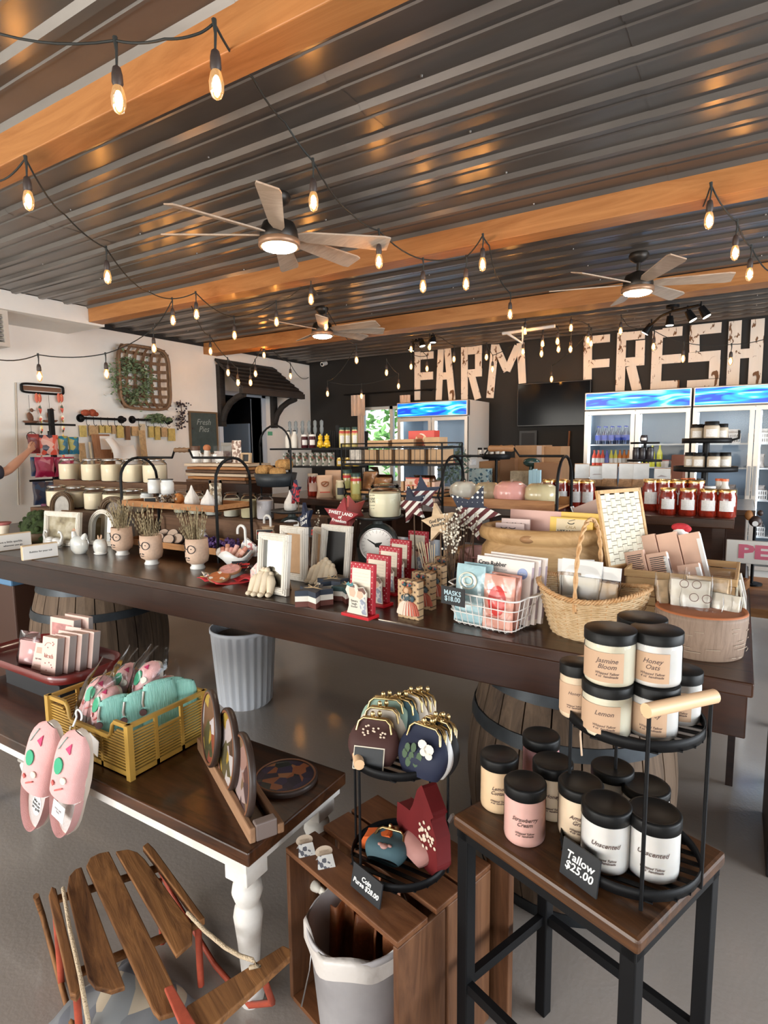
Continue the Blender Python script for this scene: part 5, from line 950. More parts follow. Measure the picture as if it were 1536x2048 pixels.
# ================================================================ scales, stars and the right half of the table
enam = M('scale_enamel', (.055, .065, .06), .4, .2, var=.2)
def scale(lab, p, s, dial=True):
  t = T('kitchen_scale', lab, 'scale', p, face(p, -.1)); m = MB(); m.lathe([(.10 * s, -.055 * s), (.105 * s, -.045 * s), (.105 * s, .045 * s), (.08 * s, .055 * s)], 32, (0, 0, .135 * s), M=RX(PI / 2)); m.prism([(-.085 * s, 0), (.085 * s, 0), (.105 * s, .12 * s), (-.105 * s, .12 * s)], -.05 * s, .05 * s, UPX); m.cyl((0, 0, .23 * s), (0, 0, .268 * s), .03 * s, .02 * s, 14)
  O('housing', m, enam, t); O('pan', MB().lathe([(.02 * s, .262 * s), (.11 * s, .266 * s), (.135 * s, .276 * s), (.137 * s, .284 * s), (.128 * s, .281 * s), (.001, .272 * s)], 36), M('scale_pan', (.05, .05, .05), .35, .5), t)
  if dial:
    d = O('dial', MB().cyl((0, -.0555 * s, .135 * s), (0, -.058 * s, .135 * s), .083 * s, None, 36), M('dial_face', (.36, .34, .30), .4, var=.1, vscale=20), t); m = MB()
    for k in range(24): a = 2 * PI * k / 24; L_ = .012 if k % 2 else .018; c, s_ = cos(a), sin(a); m.tube([((.078 - L_) * s * c, -.0595 * s, .135 * s + (.078 - L_) * s * s_), (.078 * s * c, -.0595 * s, .135 * s + .078 * s * s_)], .0011, 4)
    O('tick_marks', m, inkk, d); O('needle', MB().prism([(-.006, -.02), (.006, -.02), (.002, .055), (-.002, .055)], -.0005, .001, RY(-1.0) @ UPX, c=(0, -.060 * s, .135 * s)).cyl((0, -.059 * s, .135 * s), (0, -.063 * s, .135 * s), .010, None, 12).prism([(-.012, .0), (.012, 0), (.002, .03), (-.002, .03)], -.0005, .001, RY(1.1) @ UPX, c=(0, -.060 * s, .135 * s)), inkk, d)
    O('dial_rim', MB().lathe([(.083 * s, .055 * s), (.092 * s, .058 * s), (.090 * s, .064 * s), (.083 * s, .060 * s)], 36, (0, 0, .135 * s), M=RX(PI / 2)), chrome, t)
    text('10    5\n\n15   20', .02, inkk, d, (0, -.0585 * s, .135 * s), ext=.0003)
  return t
p = az(735, 1145, TZ); sp = p + Vc((0, .10, 0)); s = .98; scale('dark enamel dial scale with round pan holding a big cream candle', sp, s)
ph = sp.z + .277 * s
q = Vc((sp.x + .045, sp.y, ph)); t = jar_candle('big cream three wick candle with printed label standing on the dial scale', q, .083, .165, None, M('wax_butter', (.84, .78, .56), .45, sub=.1), glass); t.name = 'large_candle'
for k, (tx, sz, zz) in enumerate((('Farm House', .010, .115), ('CINNAMON\nBUNS', .016, .09), ('hand poured soy', .008, .065), ('12 oz', .007, .05))): text(tx, sz, inkk, t, (-.02, -.0845, zz), (PI / 2, 0, face(q)), ext=.0004)
p = az(566, 1110, TZ); sp2 = p + Vc((-.01, .10, 0)); scale('dark enamel scale half hidden behind the whitewashed frames, carrying a white gourd', sp2, .9)
z_ = TZ + .277 * .9; gourd('white teardrop gourd standing on the hidden scale pan', Vc((sp2.x - .01, sp2.y, z_)), .075, .125)
# wooden stars
def starpoly(r, k=.45, n=5, rot=PI / 2): return [((r if i % 2 == 0 else r * k) * cos(rot + PI * i / n), (r if i % 2 == 0 else r * k) * sin(rot + PI * i / n)) for i in range(2 * n)]
navy = M('navy_star', (.012, .02, .05), .6, var=.2, vscale=20); redst = M('barn_red_star', (.24, .012, .016), .6, var=.2, vscale=20); woodst = wood('natural_star', (.40, .27, .15), (.62, .46, .30), 'X', .6)
def star(lab, px, py, Y, r, mat, rz=0, tilt=0, roll=0, txt=None, sz=.03, ink=whiteink, name='wooden_star', stand=True):
  c = ay(px, py, Y); t = T(name, lab, 'star', c, rz); R_ = RX(-tilt) @ UPX @ RZ(roll); O('star', MB().prism(starpoly(r), -.006, .012, R_), mat, t, bevel=.002)
  if txt: text(txt, sz, ink, t, R_ @ Vc((0, 0, .0128)), (R_.to_euler()), ext=.0004, bold=.0004)
  if stand: O('stem', MB().tube([(0, .012, -r * .3), (0, .02, -(c.z - TZ) + .01)], .0035, 5), M('twig'), t)
  return t
star('navy wooden star with white script leaning left, beside the red star', 612, 1040, 2.35, .095, navy, -.5, .1, .35, 'Land of\nLiberty', .030)
star('dark star with red floral ribbon hanging below the pumpkin bowl', 592, 985, 2.6, .075, blotch('floral_navy', [(.015, .02, .045), (.5, .04, .05), (.02, .02, .05), (.015, .02, .05)], 60), -.5, .1, .2)
star('barn red wooden star lettered sweet land of freedom', 682, 1035, 2.3, .100, redst, .15, .25, -.12, 'SWEET LAND\nof\nFreedom', .022)
star('barn red star turned edge on behind the lettered red star', 706, 1022, 2.42, .085, M('faded_red_star', (.42, .08, .07), .6), 1.15, .1, .3)
flagm = bpy.data.materials.new('flag_stripes'); flagm.use_nodes = True; nt = flagm.node_tree; N = nt.nodes.new; L = nt.links.new; pp = nt.nodes['Principled BSDF']; tc = N('ShaderNodeTexCoord'); mp = N('ShaderNodeMapping'); mp.inputs['Rotation'].default_value = (0, .75, 0); L(tc.outputs['Object'], mp.inputs[0]); sp_ = N('ShaderNodeSeparateXYZ'); L(mp.outputs[0], sp_.inputs[0])
md = N('ShaderNodeMath'); md.operation = 'PINGPONG'; md.inputs[1].default_value = .017; L(sp_.outputs[2], md.inputs[0]); gt = N('ShaderNodeMath'); gt.operation = 'GREATER_THAN'; gt.inputs[1].default_value = .009; L(md.outputs[0], gt.inputs[0]); mx = N('ShaderNodeMix'); mx.data_type = 'RGBA'; L(gt.outputs[0], mx.inputs['Factor']); mx.inputs[6].default_value = (.10, .012, .014, 1); mx.inputs[7].default_value = (.70, .68, .62, 1)
sp2_ = N('ShaderNodeSeparateXYZ'); L(tc.outputs['Object'], sp2_.inputs[0]); g2 = N('ShaderNodeMath'); g2.operation = 'GREATER_THAN'; g2.inputs[1].default_value = .022; L(sp2_.outputs[2], g2.inputs[0]); vo = N('ShaderNodeTexVoronoi'); vo.inputs['Scale'].default_value = 45; vo.inputs['Randomness'].default_value = 0; L(tc.outputs['Object'], vo.inputs['Vector']); l2 = N('ShaderNodeMath'); l2.operation = 'LESS_THAN'; l2.inputs[1].default_value = .25; L(vo.outputs['Distance'], l2.inputs[0]); m2 = N('ShaderNodeMix'); m2.data_type = 'RGBA'; L(l2.outputs[0], m2.inputs['Factor']); m2.inputs[6].default_value = (.015, .02, .04, 1); m2.inputs[7].default_value = (.75, .75, .7, 1); m3_ = N('ShaderNodeMix'); m3_.data_type = 'RGBA'; L(g2.outputs[0], m3_.inputs['Factor']); L(mx.outputs[2], m3_.inputs[6]); L(m2.outputs[2], m3_.inputs[7]); L(m3_.outputs[2], pp.inputs['Base Color']); pp.inputs['Roughness'].default_value = .7
star('flag patterned star with stripes and dots, left of the reed sticks', 825, 1010, 2.5, .095, flagm, -.2, .05, .3, name='flag_star')
star('flag patterned star standing turned beside the other near the wire rack', 845, 990, 2.6, .10, flagm, .7, .05, .1, name='flag_star')
star('large flag patterned star leaning right, in front of the soap pumpkin tray', 945, 1025, 2.35, .125, flagm, .15, .15, -.35, name='flag_star')
star('natural pale wooden star lettered in script, in the dark tin', 878, 1045, 2.18, .085, woodst, -.15, .1, .28, 'God Bless\nAmerica', .020, inkk)
# berry sprigs
def sprig(lab, px, py, Y, n, w, h, seed):
  c = ay(px, py, Y); t = T('berry_sprig', lab, 'sprig', Vc((c.x, Y, TZ)), 0); rr = random.Random(seed); m = MB(); bm_ = MB(); z0 = c.z - TZ
  for _ in range(n):
    e = Vc((rr.gauss(0, w), rr.gauss(0, .02), z0 + rr.uniform(-h, h))); b = Vc((rr.uniform(-.01, .01), 0, .02)); m.tube([b, b.lerp(e, .6) + Vc((0, 0, .02)), e], .0011, 4, False)
    for k in range(4): bm_.ball(b.lerp(e, .75 + .08 * k) + Vc((rr.gauss(0, .006), rr.gauss(0, .004), rr.gauss(0, .006))), .0048, 6, 4)
  O('stems', m, M('twig'), t); O('berries', bm_, M('white_berry', (.76, .70, .58), .5), t)
sprig('white berry sprig rising between the navy star and the red star', 645, 1040, 2.38, 12, .03, .06, 11)
sprig('white berry sprig behind the big candle and red star', 705, 1005, 2.5, 6, .03, .05, 12)
sprig('dense white berry sprig in the dark tin right of the pale star', 902, 1050, 2.16, 34, .026, .05, 13)
sprig('white berry sprig spreading in front of the large flag star', 928, 1030, 2.3, 16, .035, .03, 14)
# patriotic tins
def tin(lab, px, Y, w, h, c, nm='tin_bucket'):
  x = ay(px, 1100, Y).x; t = T(nm, lab, 'bucket', (x, Y, TZ), 0); O('bucket', MB().lathe([(w * .42, 0), (w * .5, h), (w * .52, h), (w * .52, h + .004), (w * .47, h), (w * .38, .01)], 24), M('tin_' + nm + str(c[0]), c, .45, .3), t); return t
t = tin('small dark slate tin holding reeds and the pale star', 878, 2.20, .15, .10, (.04, .05, .06)); x = t.location.x
rr = random.Random(2); r_ = T('reed_sticks', 'fan of thin pale reed sticks in the dark slate tin', 'sticks', t.location + Vc((-.02, -.02, .02)), 0); m = MB()
for k in range(8): m.cyl((-.02 + .004 * k, .004 * (k % 3), 0), (-.085 + .012 * k, .02, .185 + .006 * (k % 3)), .0022, None, 5)
O('reeds', m, M('reed_pale', (.66, .52, .34), .6), r_)
pricecard('black card with red writing clipped to the dark slate tin', Vc((x - .012, 2.112, TZ + .04)), .085, .075, 'Plant\nStake\n$5.50', rz=.1, size=.021)
tin('white tin bucket behind the black panel frame', 672, 2.36, .13, .16, (.55, .58, .62), 'white_tin'); pricecard('black card with red writing between navy star and black panel frame', ay(628, 1075, 2.28), .075, .05, 'Plant\nStake', rz=-.1)
tin('pale blue striped tin behind the red star', 745, 2.55, .10, .10, (.45, .5, .55), 'striped_tin')
q = ay(940, 1128, 2.35); t = T('pink_pouch', 'dusky pink leather pouch slumped between the tin and the wooden crock', 'pouch', Vc((q.x, 2.40, TZ)), .1); O('pouch', MB().grid(lambda u, v: Vc((.085 * cos(2 * PI * u) * (1 - .25 * v ** 3), .04 * sin(2 * PI * u) * (1 - .6 * v), .17 * v + .012 * sin(9 * u) * v)), 24, 10), M('dusky_pink', (.36, .17, .15), .5, var=.15), t); O('flap', MB().tube([(-.06, -.02, .165), (-.02, -.035, .13), (.03, -.035, .135), (.065, -.02, .165)], .006, 6), M('dusky_pink'), t)
# stacked wooden star blocks tied with twine
def starblock(lab, px, py, s, rz, cs):
  p = az(px, py, TZ); p.y += .03; t = T('star_block', lab, 'star block', p, rz)
  for k, (c, nm) in enumerate(cs): O('layer', MB().prism(starpoly(.070 * s, .5), k * .019 * s, (k + 1) * .019 * s - .0005, c=(0, 0, 0)), M('block_' + nm, c, .6), t, bevel=.0015)
  O('twine', MB().tube([(.040 * s, 0, .002), (.042 * s, 0, .055 * s), (0, 0, .060 * s), (-.042 * s, 0, .055 * s), (-.04 * s, 0, .002)], .002, 5).tube([(0, 0, .060 * s), (.015, .015, .072 * s), (.022, .0, .062 * s), (0, 0, .060 * s), (-.015, -.012, .072 * s), (-.022, 0, .062 * s), (0, 0, .060 * s)], .0018, 5), M('twine', (.45, .32, .18), .9), t)
BR, WH, NV, GN = ((.12, .035, .025), 'brown'), ((.72, .68, .60), 'white'), ((.025, .035, .055), 'navy'), ((.03, .07, .07), 'green')
starblock('stack of brown, white and navy wooden stars tied with twine, nearest the table edge', 618, 1212, 1.15, .15, (BR, WH, NV))
starblock('twine tied stack of wooden stars at the foot of the black panel frame', 657, 1188, 1.05, .5, (BR, WH, NV))
starblock('twine tied wooden star stack half hidden left of the red memo boards', 690, 1202, 1.05, -.2, (BR, WH, GN))
# ---------------------------------------------------------------- retro memo boards and polka dot blocks
reddot = dots('red_polka_card', (.42, .015, .03), (.70, .45, .42), 70, .16); tandot = dots('tan_polka_block', (.50, .33, .18), (.10, .06, .035), 55, .22)
retro = blotch('retro_print', [(.68, .60, .48), (.20, .08, .06), (.64, .42, .30), (.10, .10, .12), (.70, .62, .52)], 60)
for k, (px, py) in enumerate(((721, 1232), (752, 1208), (776, 1185), (797, 1165), (833, 1140))):
  p = az(px, py, TZ)
  t = T('memo_board', 'red polka dot memo board with cream page and two figures, ' + ['front one of the row', 'second in the row', 'third in the row', 'fourth in the row', 'hindmost of the row'][k], 'memo board', p, -.12 + .05 * (k == 4), 'red memo boards in a row'); X = RX(-.06).to_4x4()
  O('base', MB().box(-.066, .066, -.035, .03, 0, .012), M('memo_red', (.50, .012, .02), .35), t, bevel=.002); O('backing', MB().box(-.056, .056, .0, .020, .013, .198, X), reddot, t, bevel=.002); O('page', MB().box(-.043, .045, -.003, -.0005, .075, .178, X), cream, t)
  m = MB(); [m.box(-.036, .036, -.0036, -.0031, .10 + .012 * i, .1007 + .012 * i, X) for i in range(6)]; O('ruled_lines', m, M('faint_grey', (.45, .42, .38), .6), t)
  R2 = RX(-.02) @ UPX; c0 = Vc((0, -.020, .013)); pl = [(-.045, 0), (.052, 0), (.048, .05), (.050, .085), (.032, .105), (.008, .100), (-.004, .112), (-.04, .112), (-.052, .085), (-.034, .055), (-.036, .025)]
  O('cutout', MB().prism(pl, .0, .005, R2, c=c0), M('cutout_cream', (.70, .64, .54), .5), t)
  d = MB().prism([(.008, .098), (.034, .103), (.047, .086), (.040, .078), (.030, .088), (.012, .088)], .0052, .0058, R2, c=c0).prism([(-.03, .11), (-.008, .108), (-.006, .098), (-.03, .098)], .0052, .0058, R2, c=c0); O('hair_print', d, M('print_brown', (.16, .07, .05), .5), t)
  O('face_print', MB().prism([(-.034, .096), (-.010, .097), (-.002, .08), (-.010, .062), (-.03, .066)], .0052, .0057, R2, c=c0).prism([(.008, .088), (.030, .088), (.034, .07), (.02, .058), (.004, .066)], .0052, .0057, R2, c=c0), M('print_skin', (.70, .44, .32), .5), t)
  O('dress_print', MB().prism([(.020, .056), (.044, .07), (.050, .004), (.030, .004), (.016, .04)], .0052, .0057, R2, c=c0), blotch('dress_print', [(.25, .28, .34), (.6, .6, .58), (.3, .32, .4)], 90), t); O('bow_print', MB().prism([(-.05, .105), (-.036, .118), (-.028, .108), (-.016, .118), (-.012, .104), (-.03, .100)], .0052, .006, R2, c=c0), M('print_teal', (.05, .2, .22), .5), t)
  if k == 0: text('Sisters\nlaugh\nlouder', .0125, inkk, t, c0 + R2 @ Vc((-.008, .038, .0056)), (PI / 2, 0, 0), ext=.0002)
for k, (px, py) in enumerate(((818, 1238), (845, 1218), (868, 1198), (886, 1180), (905, 1163))):
  p = az(px, py, TZ); t = T('doll_block', 'tan polka dot wooden block with a doll in a striped skirt, ' + ['front one', 'second in the row', 'third in the row', 'fourth in the row', 'hindmost'][k], 'block', p, -.10, 'polka dot blocks in a row')
  O('block', MB().box(-.050, .042, -.0, .034, 0, .142), [tandot, M('block_side', (.16, .10, .065), .7)], t, bevel=.002)
  m = MB(); n = 22; vs = [];
  for zz, w, d in ((.018, .046, .030), (.03, .044, .03), (.055, .034, .024), (.070, .016, .014)):
    for j in range(n + 1): a = PI * j / n; rp = 1 + .08 * cos(j * PI); vs.append((-.003 - w * rp * cos(a), -d * rp * sin(a) * .7, zz))
  m.add(vs, [(i * (n + 1) + j, i * (n + 1) + j + 1, (i + 1) * (n + 1) + j + 1, (i + 1) * (n + 1) + j) for i in range(3) for j in range(n)], False)
  for f in range(len(m.m)): m.m[f] = (f % n) % 2
  O('skirt', m, [M('skirt_cream', (.72, .62, .50), .7), M('skirt_red', (.45, .10, .06), .7)], t)
  O('torso', MB().ball((-.003, -.008, .080), (.016, .010, .016), 10, 8).ball((-.022, -.006, .078), (.009, .008, .012), 8, 6).ball((.018, -.006, .078), (.010, .008, .012), 8, 6), blotch('doll_blouse', [(.04, .07, .08), (.5, .4, .3), (.05, .08, .1)], 120), t); O('head', MB().ball((-.004, -.010, .108), (.011, .008, .012), 12, 8), M('doll_face', (.62, .38, .22), .6), t)
  O('hair', MB().ball((-.004, -.006, .117), (.014, .008, .009), 10, 6).ball((-.016, -.006, .105), (.006, .006, .010), 8, 6).ball((.010, -.006, .105), (.006, .006, .010), 8, 6), M('doll_hair', (.30, .13, .05), .8), t); O('bow', MB().ball((-.014, -.010, .130), (.011, .006, .008), 8, 6, RY(.5)).ball((.008, -.010, .130), (.011, .006, .008), 8, 6, RY(-.5)), blotch('doll_bow', [(.03, .08, .09), (.6, .1, .08), (.05, .1, .12)], 90), t)
# ---------------------------------------------------------------- white wire basket with face masks
P = az(968, 1262, TZ); rzb = -.16; P.y += .115; t = T('wire_basket', 'white wire basket full of face mask packs on the table', 'basket', P, rzb); ww2 = M('white_wire', (.80, .76, .72), .35)
def rr_pts(hx, hy, z, r, n=5): return [Vc((sx * (hx - r) + r * cos(a), sy * (hy - r) + r * sin(a), z)) for sx, sy, a0 in ((1, 1, 0), (-1, 1, PI / 2), (-1, -1, PI), (1, -1, 1.5 * PI)) for a in [a0 + PI / 2 * k / n for k in range(n + 1)]]
m = MB(); lv = [(.118, .108, .012), (.127, .116, .05), (.136, .124, .085), (.146, .134, .122)]
for i, (hx, hy, z) in enumerate(lv): m.tube(rr_pts(hx, hy, z, .03), .0032 if i == 3 else .0020, 6, closed=True)
for k in range(9):
  u = -1 + 2 * k / 8
  for sy in (-1, 1): m.tube([(u * .09, 0, .003), (u * .09, sy * .10, .003), (u * .092, sy * .109, .012), (u * .108, sy * .133, .122)], .0016, 5)
for k in range(7):
  u = -1 + 2 * k / 6
  for sx in (-1, 1): m.tube([(0, u * .06, .003), (sx * .11, u * .06, .003), (sx * .119, u * .078, .012), (sx * .145, u * .10, .122)], .0016, 5)
O('wires', m, ww2, t)
for sx in (-1, 1): O('handle', MB().tube([(sx * .143, -.05, .122), (sx * .172, -.045, .130), (sx * .176, 0, .132), (sx * .172, .045, .130), (sx * .143, .05, .122)], .003, 6), ww2, t)
def inb(x, y, z): return P + RZ(rzb) @ Vc((x, y * 1.2 - .012, z))
def pack(lab, x, y, z, w, h, d, mat, tilt, rz=0, name='mask_pack'):
  q = inb(x, y, z); t = T(name, lab, 'package', q, rzb + rz); m = MB(); X = RX(-tilt)
  m.grid(lambda u, v: X @ Vc(((u - .5) * w, -d / 2 * sin(PI * u) ** .4 * sin(PI * v) ** .4 + .003 * sin(9 * u + 6 * v), h * v)), 12, 10); m.grid(lambda u, v: X @ Vc(((u - .5) * w, d / 2 * sin(PI * u) ** .4 * sin(PI * v) ** .4, h * v)), 12, 10)
  O('pouch', m, mat, t); return t, X
bl = M('ice_blue_pack', (.38, .56, .60), .18, coat=.6, var=.12, vscale=18, bump=.5, bscale=20); pk = M('salmon_pack', (.72, .34, .26), .18, coat=.6, var=.08, bump=.5, bscale=20)
tb, X = pack('ice blue foil mask pack at the front left of the wire basket', -.065, -.062, .006, .115, .205, .03, bl, .12)
m = MB().tube([X @ Vc((.0 + .035 * cos(a), -.018, .150 + .028 * sin(a))) for a in [2 * PI * k / 24 for k in range(24)]], .0025, 5, closed=True).tube([X @ Vc((.0 + .018 * cos(a), -.018, .150 + .014 * sin(a))) for a in [2 * PI * k / 24 for k in range(24)]], .0025, 5, closed=True); O('face_outline_print', m, M('cream_print', (.80, .76, .62), .4), tb)
dup(tb, inb(-.058, -.030, .006), rzb + .05, 'second ice blue foil mask pack close behind the front one')
tp, X = pack('salmon pink mask pack with a red mask print, front right in the wire basket', .055, -.066, .006, .115, .185, .026, pk, .10)
O('mask_print', MB().lathe([(.034, 0), (.033, .002), (.001, .003)], 24, X @ Vc((.0, -.013, .100)), 1, 1.5, M=X @ RX(PI / 2)), M('coral_print', (.72, .07, .06), .3), tp); O('film', MB().grid(lambda u, v: X @ Vc(((u - .5) * .116, -.021 - .003 * sin(8 * u + 9 * v), .183 * v)), 14, 10), plastic_film, tp)
for tx, zz in (('green tea & cucumber', .135), ('hydrogel sheet mask', .098), ('nourishing face', .050)): text(tx, .0085, redink, tp, X @ Vc((0, -.0185, zz)), (PI / 2 - .1, 0, 0), ext=.0003)
dup(tp, inb(.058, -.034, .006), rzb - .03, 'second salmon pink mask pack behind the front one')
for k in range(3):
  q = inb(.018 + .012 * k, .0 + .022 * k, .012); t = T('mask_box', ['front white pink box lettered Cryo Rubber standing in the wire basket', 'second white pink box behind the lettered one', 'rearmost white pink box in the wire basket'][k], 'box', q, rzb, 'white pink boxes in the wire basket'); X = RX(-.14)
  O('box', MB().box(-.108, .108, 0, .018, 0, .220 + .004 * k, X.to_4x4()), M('box_blush', (.78, .68, .62), .4), t, bevel=.001); O('side_print', MB().box(.1085, .1092, .002, .016, .02, .2, X.to_4x4()), M('mauve_print', (.45, .35, .40), .4), t)
  if k == 0:
    text('Cryo Rubber', .021, inkk, t, X @ Vc((-.045, -.0008, .197)), (PI / 2 - .14, 0, 0), bold=.0005, ext=.0003); text('with moisturising hyaluronic acid', .0075, M('grey_print', (.35, .30, .30), .5), t, X @ Vc((-.035, -.0008, .180)), (PI / 2 - .14, 0, 0), ext=.0002)
    text('ampoule mask\ncontrol + soothe', .007, M('grey_print'), t, X @ Vc((-.062, -.0008, .160)), (PI / 2 - .14, 0, 0), ext=.0002); O('round_badge', MB().cyl(X @ Vc((.075, -.0002, .175)), X @ Vc((.075, -.0014, .175)), .019, None, 24), M('badge_blue', (.25, .32, .55), .4), t); text('hydrate', .008, whiteink, t, X @ Vc((.075, -.0018, .175)), (PI / 2 - .14, 0, 0), ext=.0002)
pricecard('black chalk sign reading MASKS $18.00 clipped to the white wire basket', inb(-.075, -.128, .085), .098, .062, 'MASKS\n$18.00', rz=rzb - .05, ink=M('blue_chalk', (.45, .60, .66), .7), size=.024, shear=0)
# ---------------------------------------------------------------- big carved wooden crock with sheet masks
pc = Vc((ay(1085, 1100, 2.42).x, 2.42, TZ)); t = T('wooden_crock', 'big honey coloured carved wooden crock with a thick rolled rim', 'crock', pc, face(pc)); dw = wood('dough_bowl_wood', (.36, .20, .08), (.60, .38, .18), 'X', .55, 4, dist=4)
zt = ay(1085, 1062, 2.25).z - TZ; rc = 122 * mpp(pc)
O('body', MB().lathe([(rc * .72, 0), (rc * .90, .03), (rc * 1.0, zt * .45), (rc * .97, zt * .68), (rc * .90, zt * .76), (rc * .91, zt * .78), (rc * 1.0, zt * .82), (rc * 1.03, zt * .90), (rc * .99, zt * .98), (rc * .93, zt), (rc * .86, zt * .97), (rc * .82, zt * .8), (rc * .8, zt * .2), (.001, zt * .16)], 48, sy=.72), dw, t); O('knot', MB().lathe([(.026, 0), (.028, .002), (.001, .0035)], 20, (-.06, -rc * .715, zt * .88), 1, .55, M=RX(PI / 2)), M('knot_brown', (.38, .20, .09), .6), t)
def sheet(lab, px, py, dy, w, h, mat, rz=0, tilt=.05, d=.012, nm='sheet_mask', cat='package', bh=.22):
  x = ay(px, py, pc.y + dy).x; z = ay(px, py, pc.y + dy).z; t = T(nm, lab, cat, (x, pc.y + dy, z - bh), rz); X = RX(-tilt).to_4x4(); O('packet', MB().box(-w / 2, w / 2, 0, d, 0, bh, X), mat, t, bevel=.001); return t, RX(-tilt)
pkc = M('blush_card', (.74, .46, .40), .5); pk2 = M('pale_pink_pack', (.76, .58, .54), .45)
sheet('large plain dusty pink card standing at the back of the wooden crock', 1085, 1022, .06, .30, .2, pkc, -.05); sheet('second dusty pink card edge at the back right of the crock', 1140, 1026, .075, .14, .2, pkc, -.05)
for k, (px, py, dy) in enumerate(((1030, 1038, -.01), (1018, 1047, -.04))):
  t, X = sheet(['pale pink mask packet with sleepy face print, rear of the pair in the crock', 'pale pink mask packet with sleepy face print, front of the pair in the crock'][k], px, py, dy, .125, .2, pk2, .05, .05)
  O('eye_print', MB().tube([X @ Vc((-.025 + .013 * cos(a), -.0015, .203 - .006 * sin(a))) for a in [PI * j / 8 for j in range(9)]], .0016, 4).tube([X @ Vc((.012 + .013 * cos(a), -.0015, .203 - .006 * sin(a))) for a in [PI * j / 8 for j in range(9)]], .0016, 4), inkk, t)
yl = M('yellow_pack', (.80, .50, .06), .4);
sheet('second yellow vitamin packet behind the lettered one', 1160, 1026, .02, .165, .2, yl, -.1); t, X = sheet('yellow and cream sheet mask packet lettered CALA vitamin C', 1140, 1036, -.03, .175, .2, yl, -.06, .08)
O('front_panel', MB().box(-.060, .062, -.001, -.0002, .0, .214, X.to_4x4()), M('panel_cream', (.74, .60, .38), .45), t); rt = (PI / 2 - .08, 0, 0)
text('CALA', .017, M('gold_print', (.40, .24, .05), .4), t, X @ Vc((0, -.0015, .180)), rt, ext=.0003); text('VITAMIN C\nFOIL MASK', .022, inkk, t, X @ Vc((0, -.0015, .150)), rt, ext=.0003, bold=.0004); O('eye_print', MB().tube([X @ Vc((.013 * cos(a), -.0015, .200 - .006 * sin(a))) for a in [PI * j / 8 for j in range(9)]], .0018, 4).tube([X @ Vc((.01 * k2, -.0015, .208 + .003 * k2)) for k2 in (-1, 0, 1.6)], .001, 4), inkk, t)
q = ay(972, 1060, pc.y - .03); tag(O('paper_slip', MB().box(-.03, .03, 0, .003, 0, .2, RX(-.1).to_4x4()), cream, None, (q.x - .01, pc.y + .08, TZ + .06)), 'cream paper slip sticking up at the left inside the crock', 'paper')
# ---------------------------------------------------------------- wicker gift basket with hoop handle
wick = M('wicker', (.55, .36, .18), .7, col2=(.70, .52, .32), vscale=40, bump=.3, bscale=120); wickd = M('wicker_rim', (.50, .25, .09), .65, col2=(.66, .42, .22), vscale=50)
pw = Vc((-.40, 1.97, TZ)); sW = 226 * mpp(pw); a_, b_ = sW / 2 * .94, .145; hW = .135
t = T('wicker_basket', 'oval wicker basket with braided rim and tall hoop handle', 'basket', pw, -.12)
def wpt(a, v, off=0): fl = .72 + .28 * v ** .8; sad = .035 * abs(cos(a)) ** 2 * v; return Vc(((a_ * fl + off) * cos(a), (b_ * fl + off) * sin(a), hW * v + sad))
m = MB(); n = 48
for i in range(22):
  v = (i + .3) / 22; m.tube([wpt(2 * PI * k / n, v, .0022 * (1 if (k // 1 + i) % 2 else -1)) for k in range(n)], .0034, 5, closed=True)
O('woven_wall', m, wick, t); m = MB()
for k in range(24): m.tube([wpt(2 * PI * k / 24, v / 6) for v in range(7)], .0022, 4)
O('stakes', m, wickd, t); O('base', MB().lathe([(.001, .001), (.72, .001), (.72, .008), (.001, .008)], 32, sx=a_, sy=b_), wick, t); m = MB()
for ph in (0, 2.1, 4.2): m.tube([wpt(2 * PI * k / 160, 1.0) + Vc((.006 * cos(2 * PI * k / 160 * 36 + ph) * cos(2 * PI * k / 160), .006 * cos(2 * PI * k / 160 * 36 + ph) * sin(2 * PI * k / 160), .004 + .006 * sin(2 * PI * k / 160 * 36 + ph))) for k in range(160)], .0042, 5, closed=True)
O('braided_rim', m, wickd, t); m = MB(); zh = ay(1190, 1040, 1.97).z - TZ
def hp(u): a = PI * u; return Vc((-.02 + .015 * u, b_ * .98 * cos(a), hW * .75 + (zh - hW * .75) * sin(a) ** .75))
for ph in (0, 3.14): m.tube([hp(u / 60) + Vc((.004 * cos(u * .8 + ph), 0, .004 * sin(u * .8 + ph))) for u in range(61)], .0048, 6)
O('hoop_handle', m, wickd, t)
def clearbag(lab, p, w, h, d, inner, rz=0, tilt=0, fillh=.5, grp=None, nm='clear_bag'):
  t = T(nm, lab, 'bag', p, rz, grp); X = RX(-tilt); O('film', MB().grid(lambda u, v: X @ Vc((w / 2 * csg(abs(cos(2 * PI * u)) ** .6, cos(2 * PI * u)) * (1 + .04 * sin(11 * v)), d / 2 * sin(2 * PI * u) * max(.06, (1 - v) ** .6) * (1 + .2 * sin(8 * v + 9 * u)), h * v)), 24, 12), plastic_film, t)
  O('contents', MB().grid(lambda u, v: X @ Vc((w / 2 * .9 * csg(abs(cos(2 * PI * u)) ** .5, cos(2 * PI * u)), d / 2 * .8 * sin(2 * PI * u) * (1 - .6 * v), .004 + h * fillh * v)), 20, 6).box(-w * .42, w * .42, -d * .12, d * .12, h * fillh * .9, h * fillh, X.to_4x4()), inner, t); return t, X
bs = M('bath_salt_tan', (.62, .42, .24), .8, var=.2, vscale=40); bs2 = M('bath_salt_cream', (.76, .68, .56), .8, var=.1)
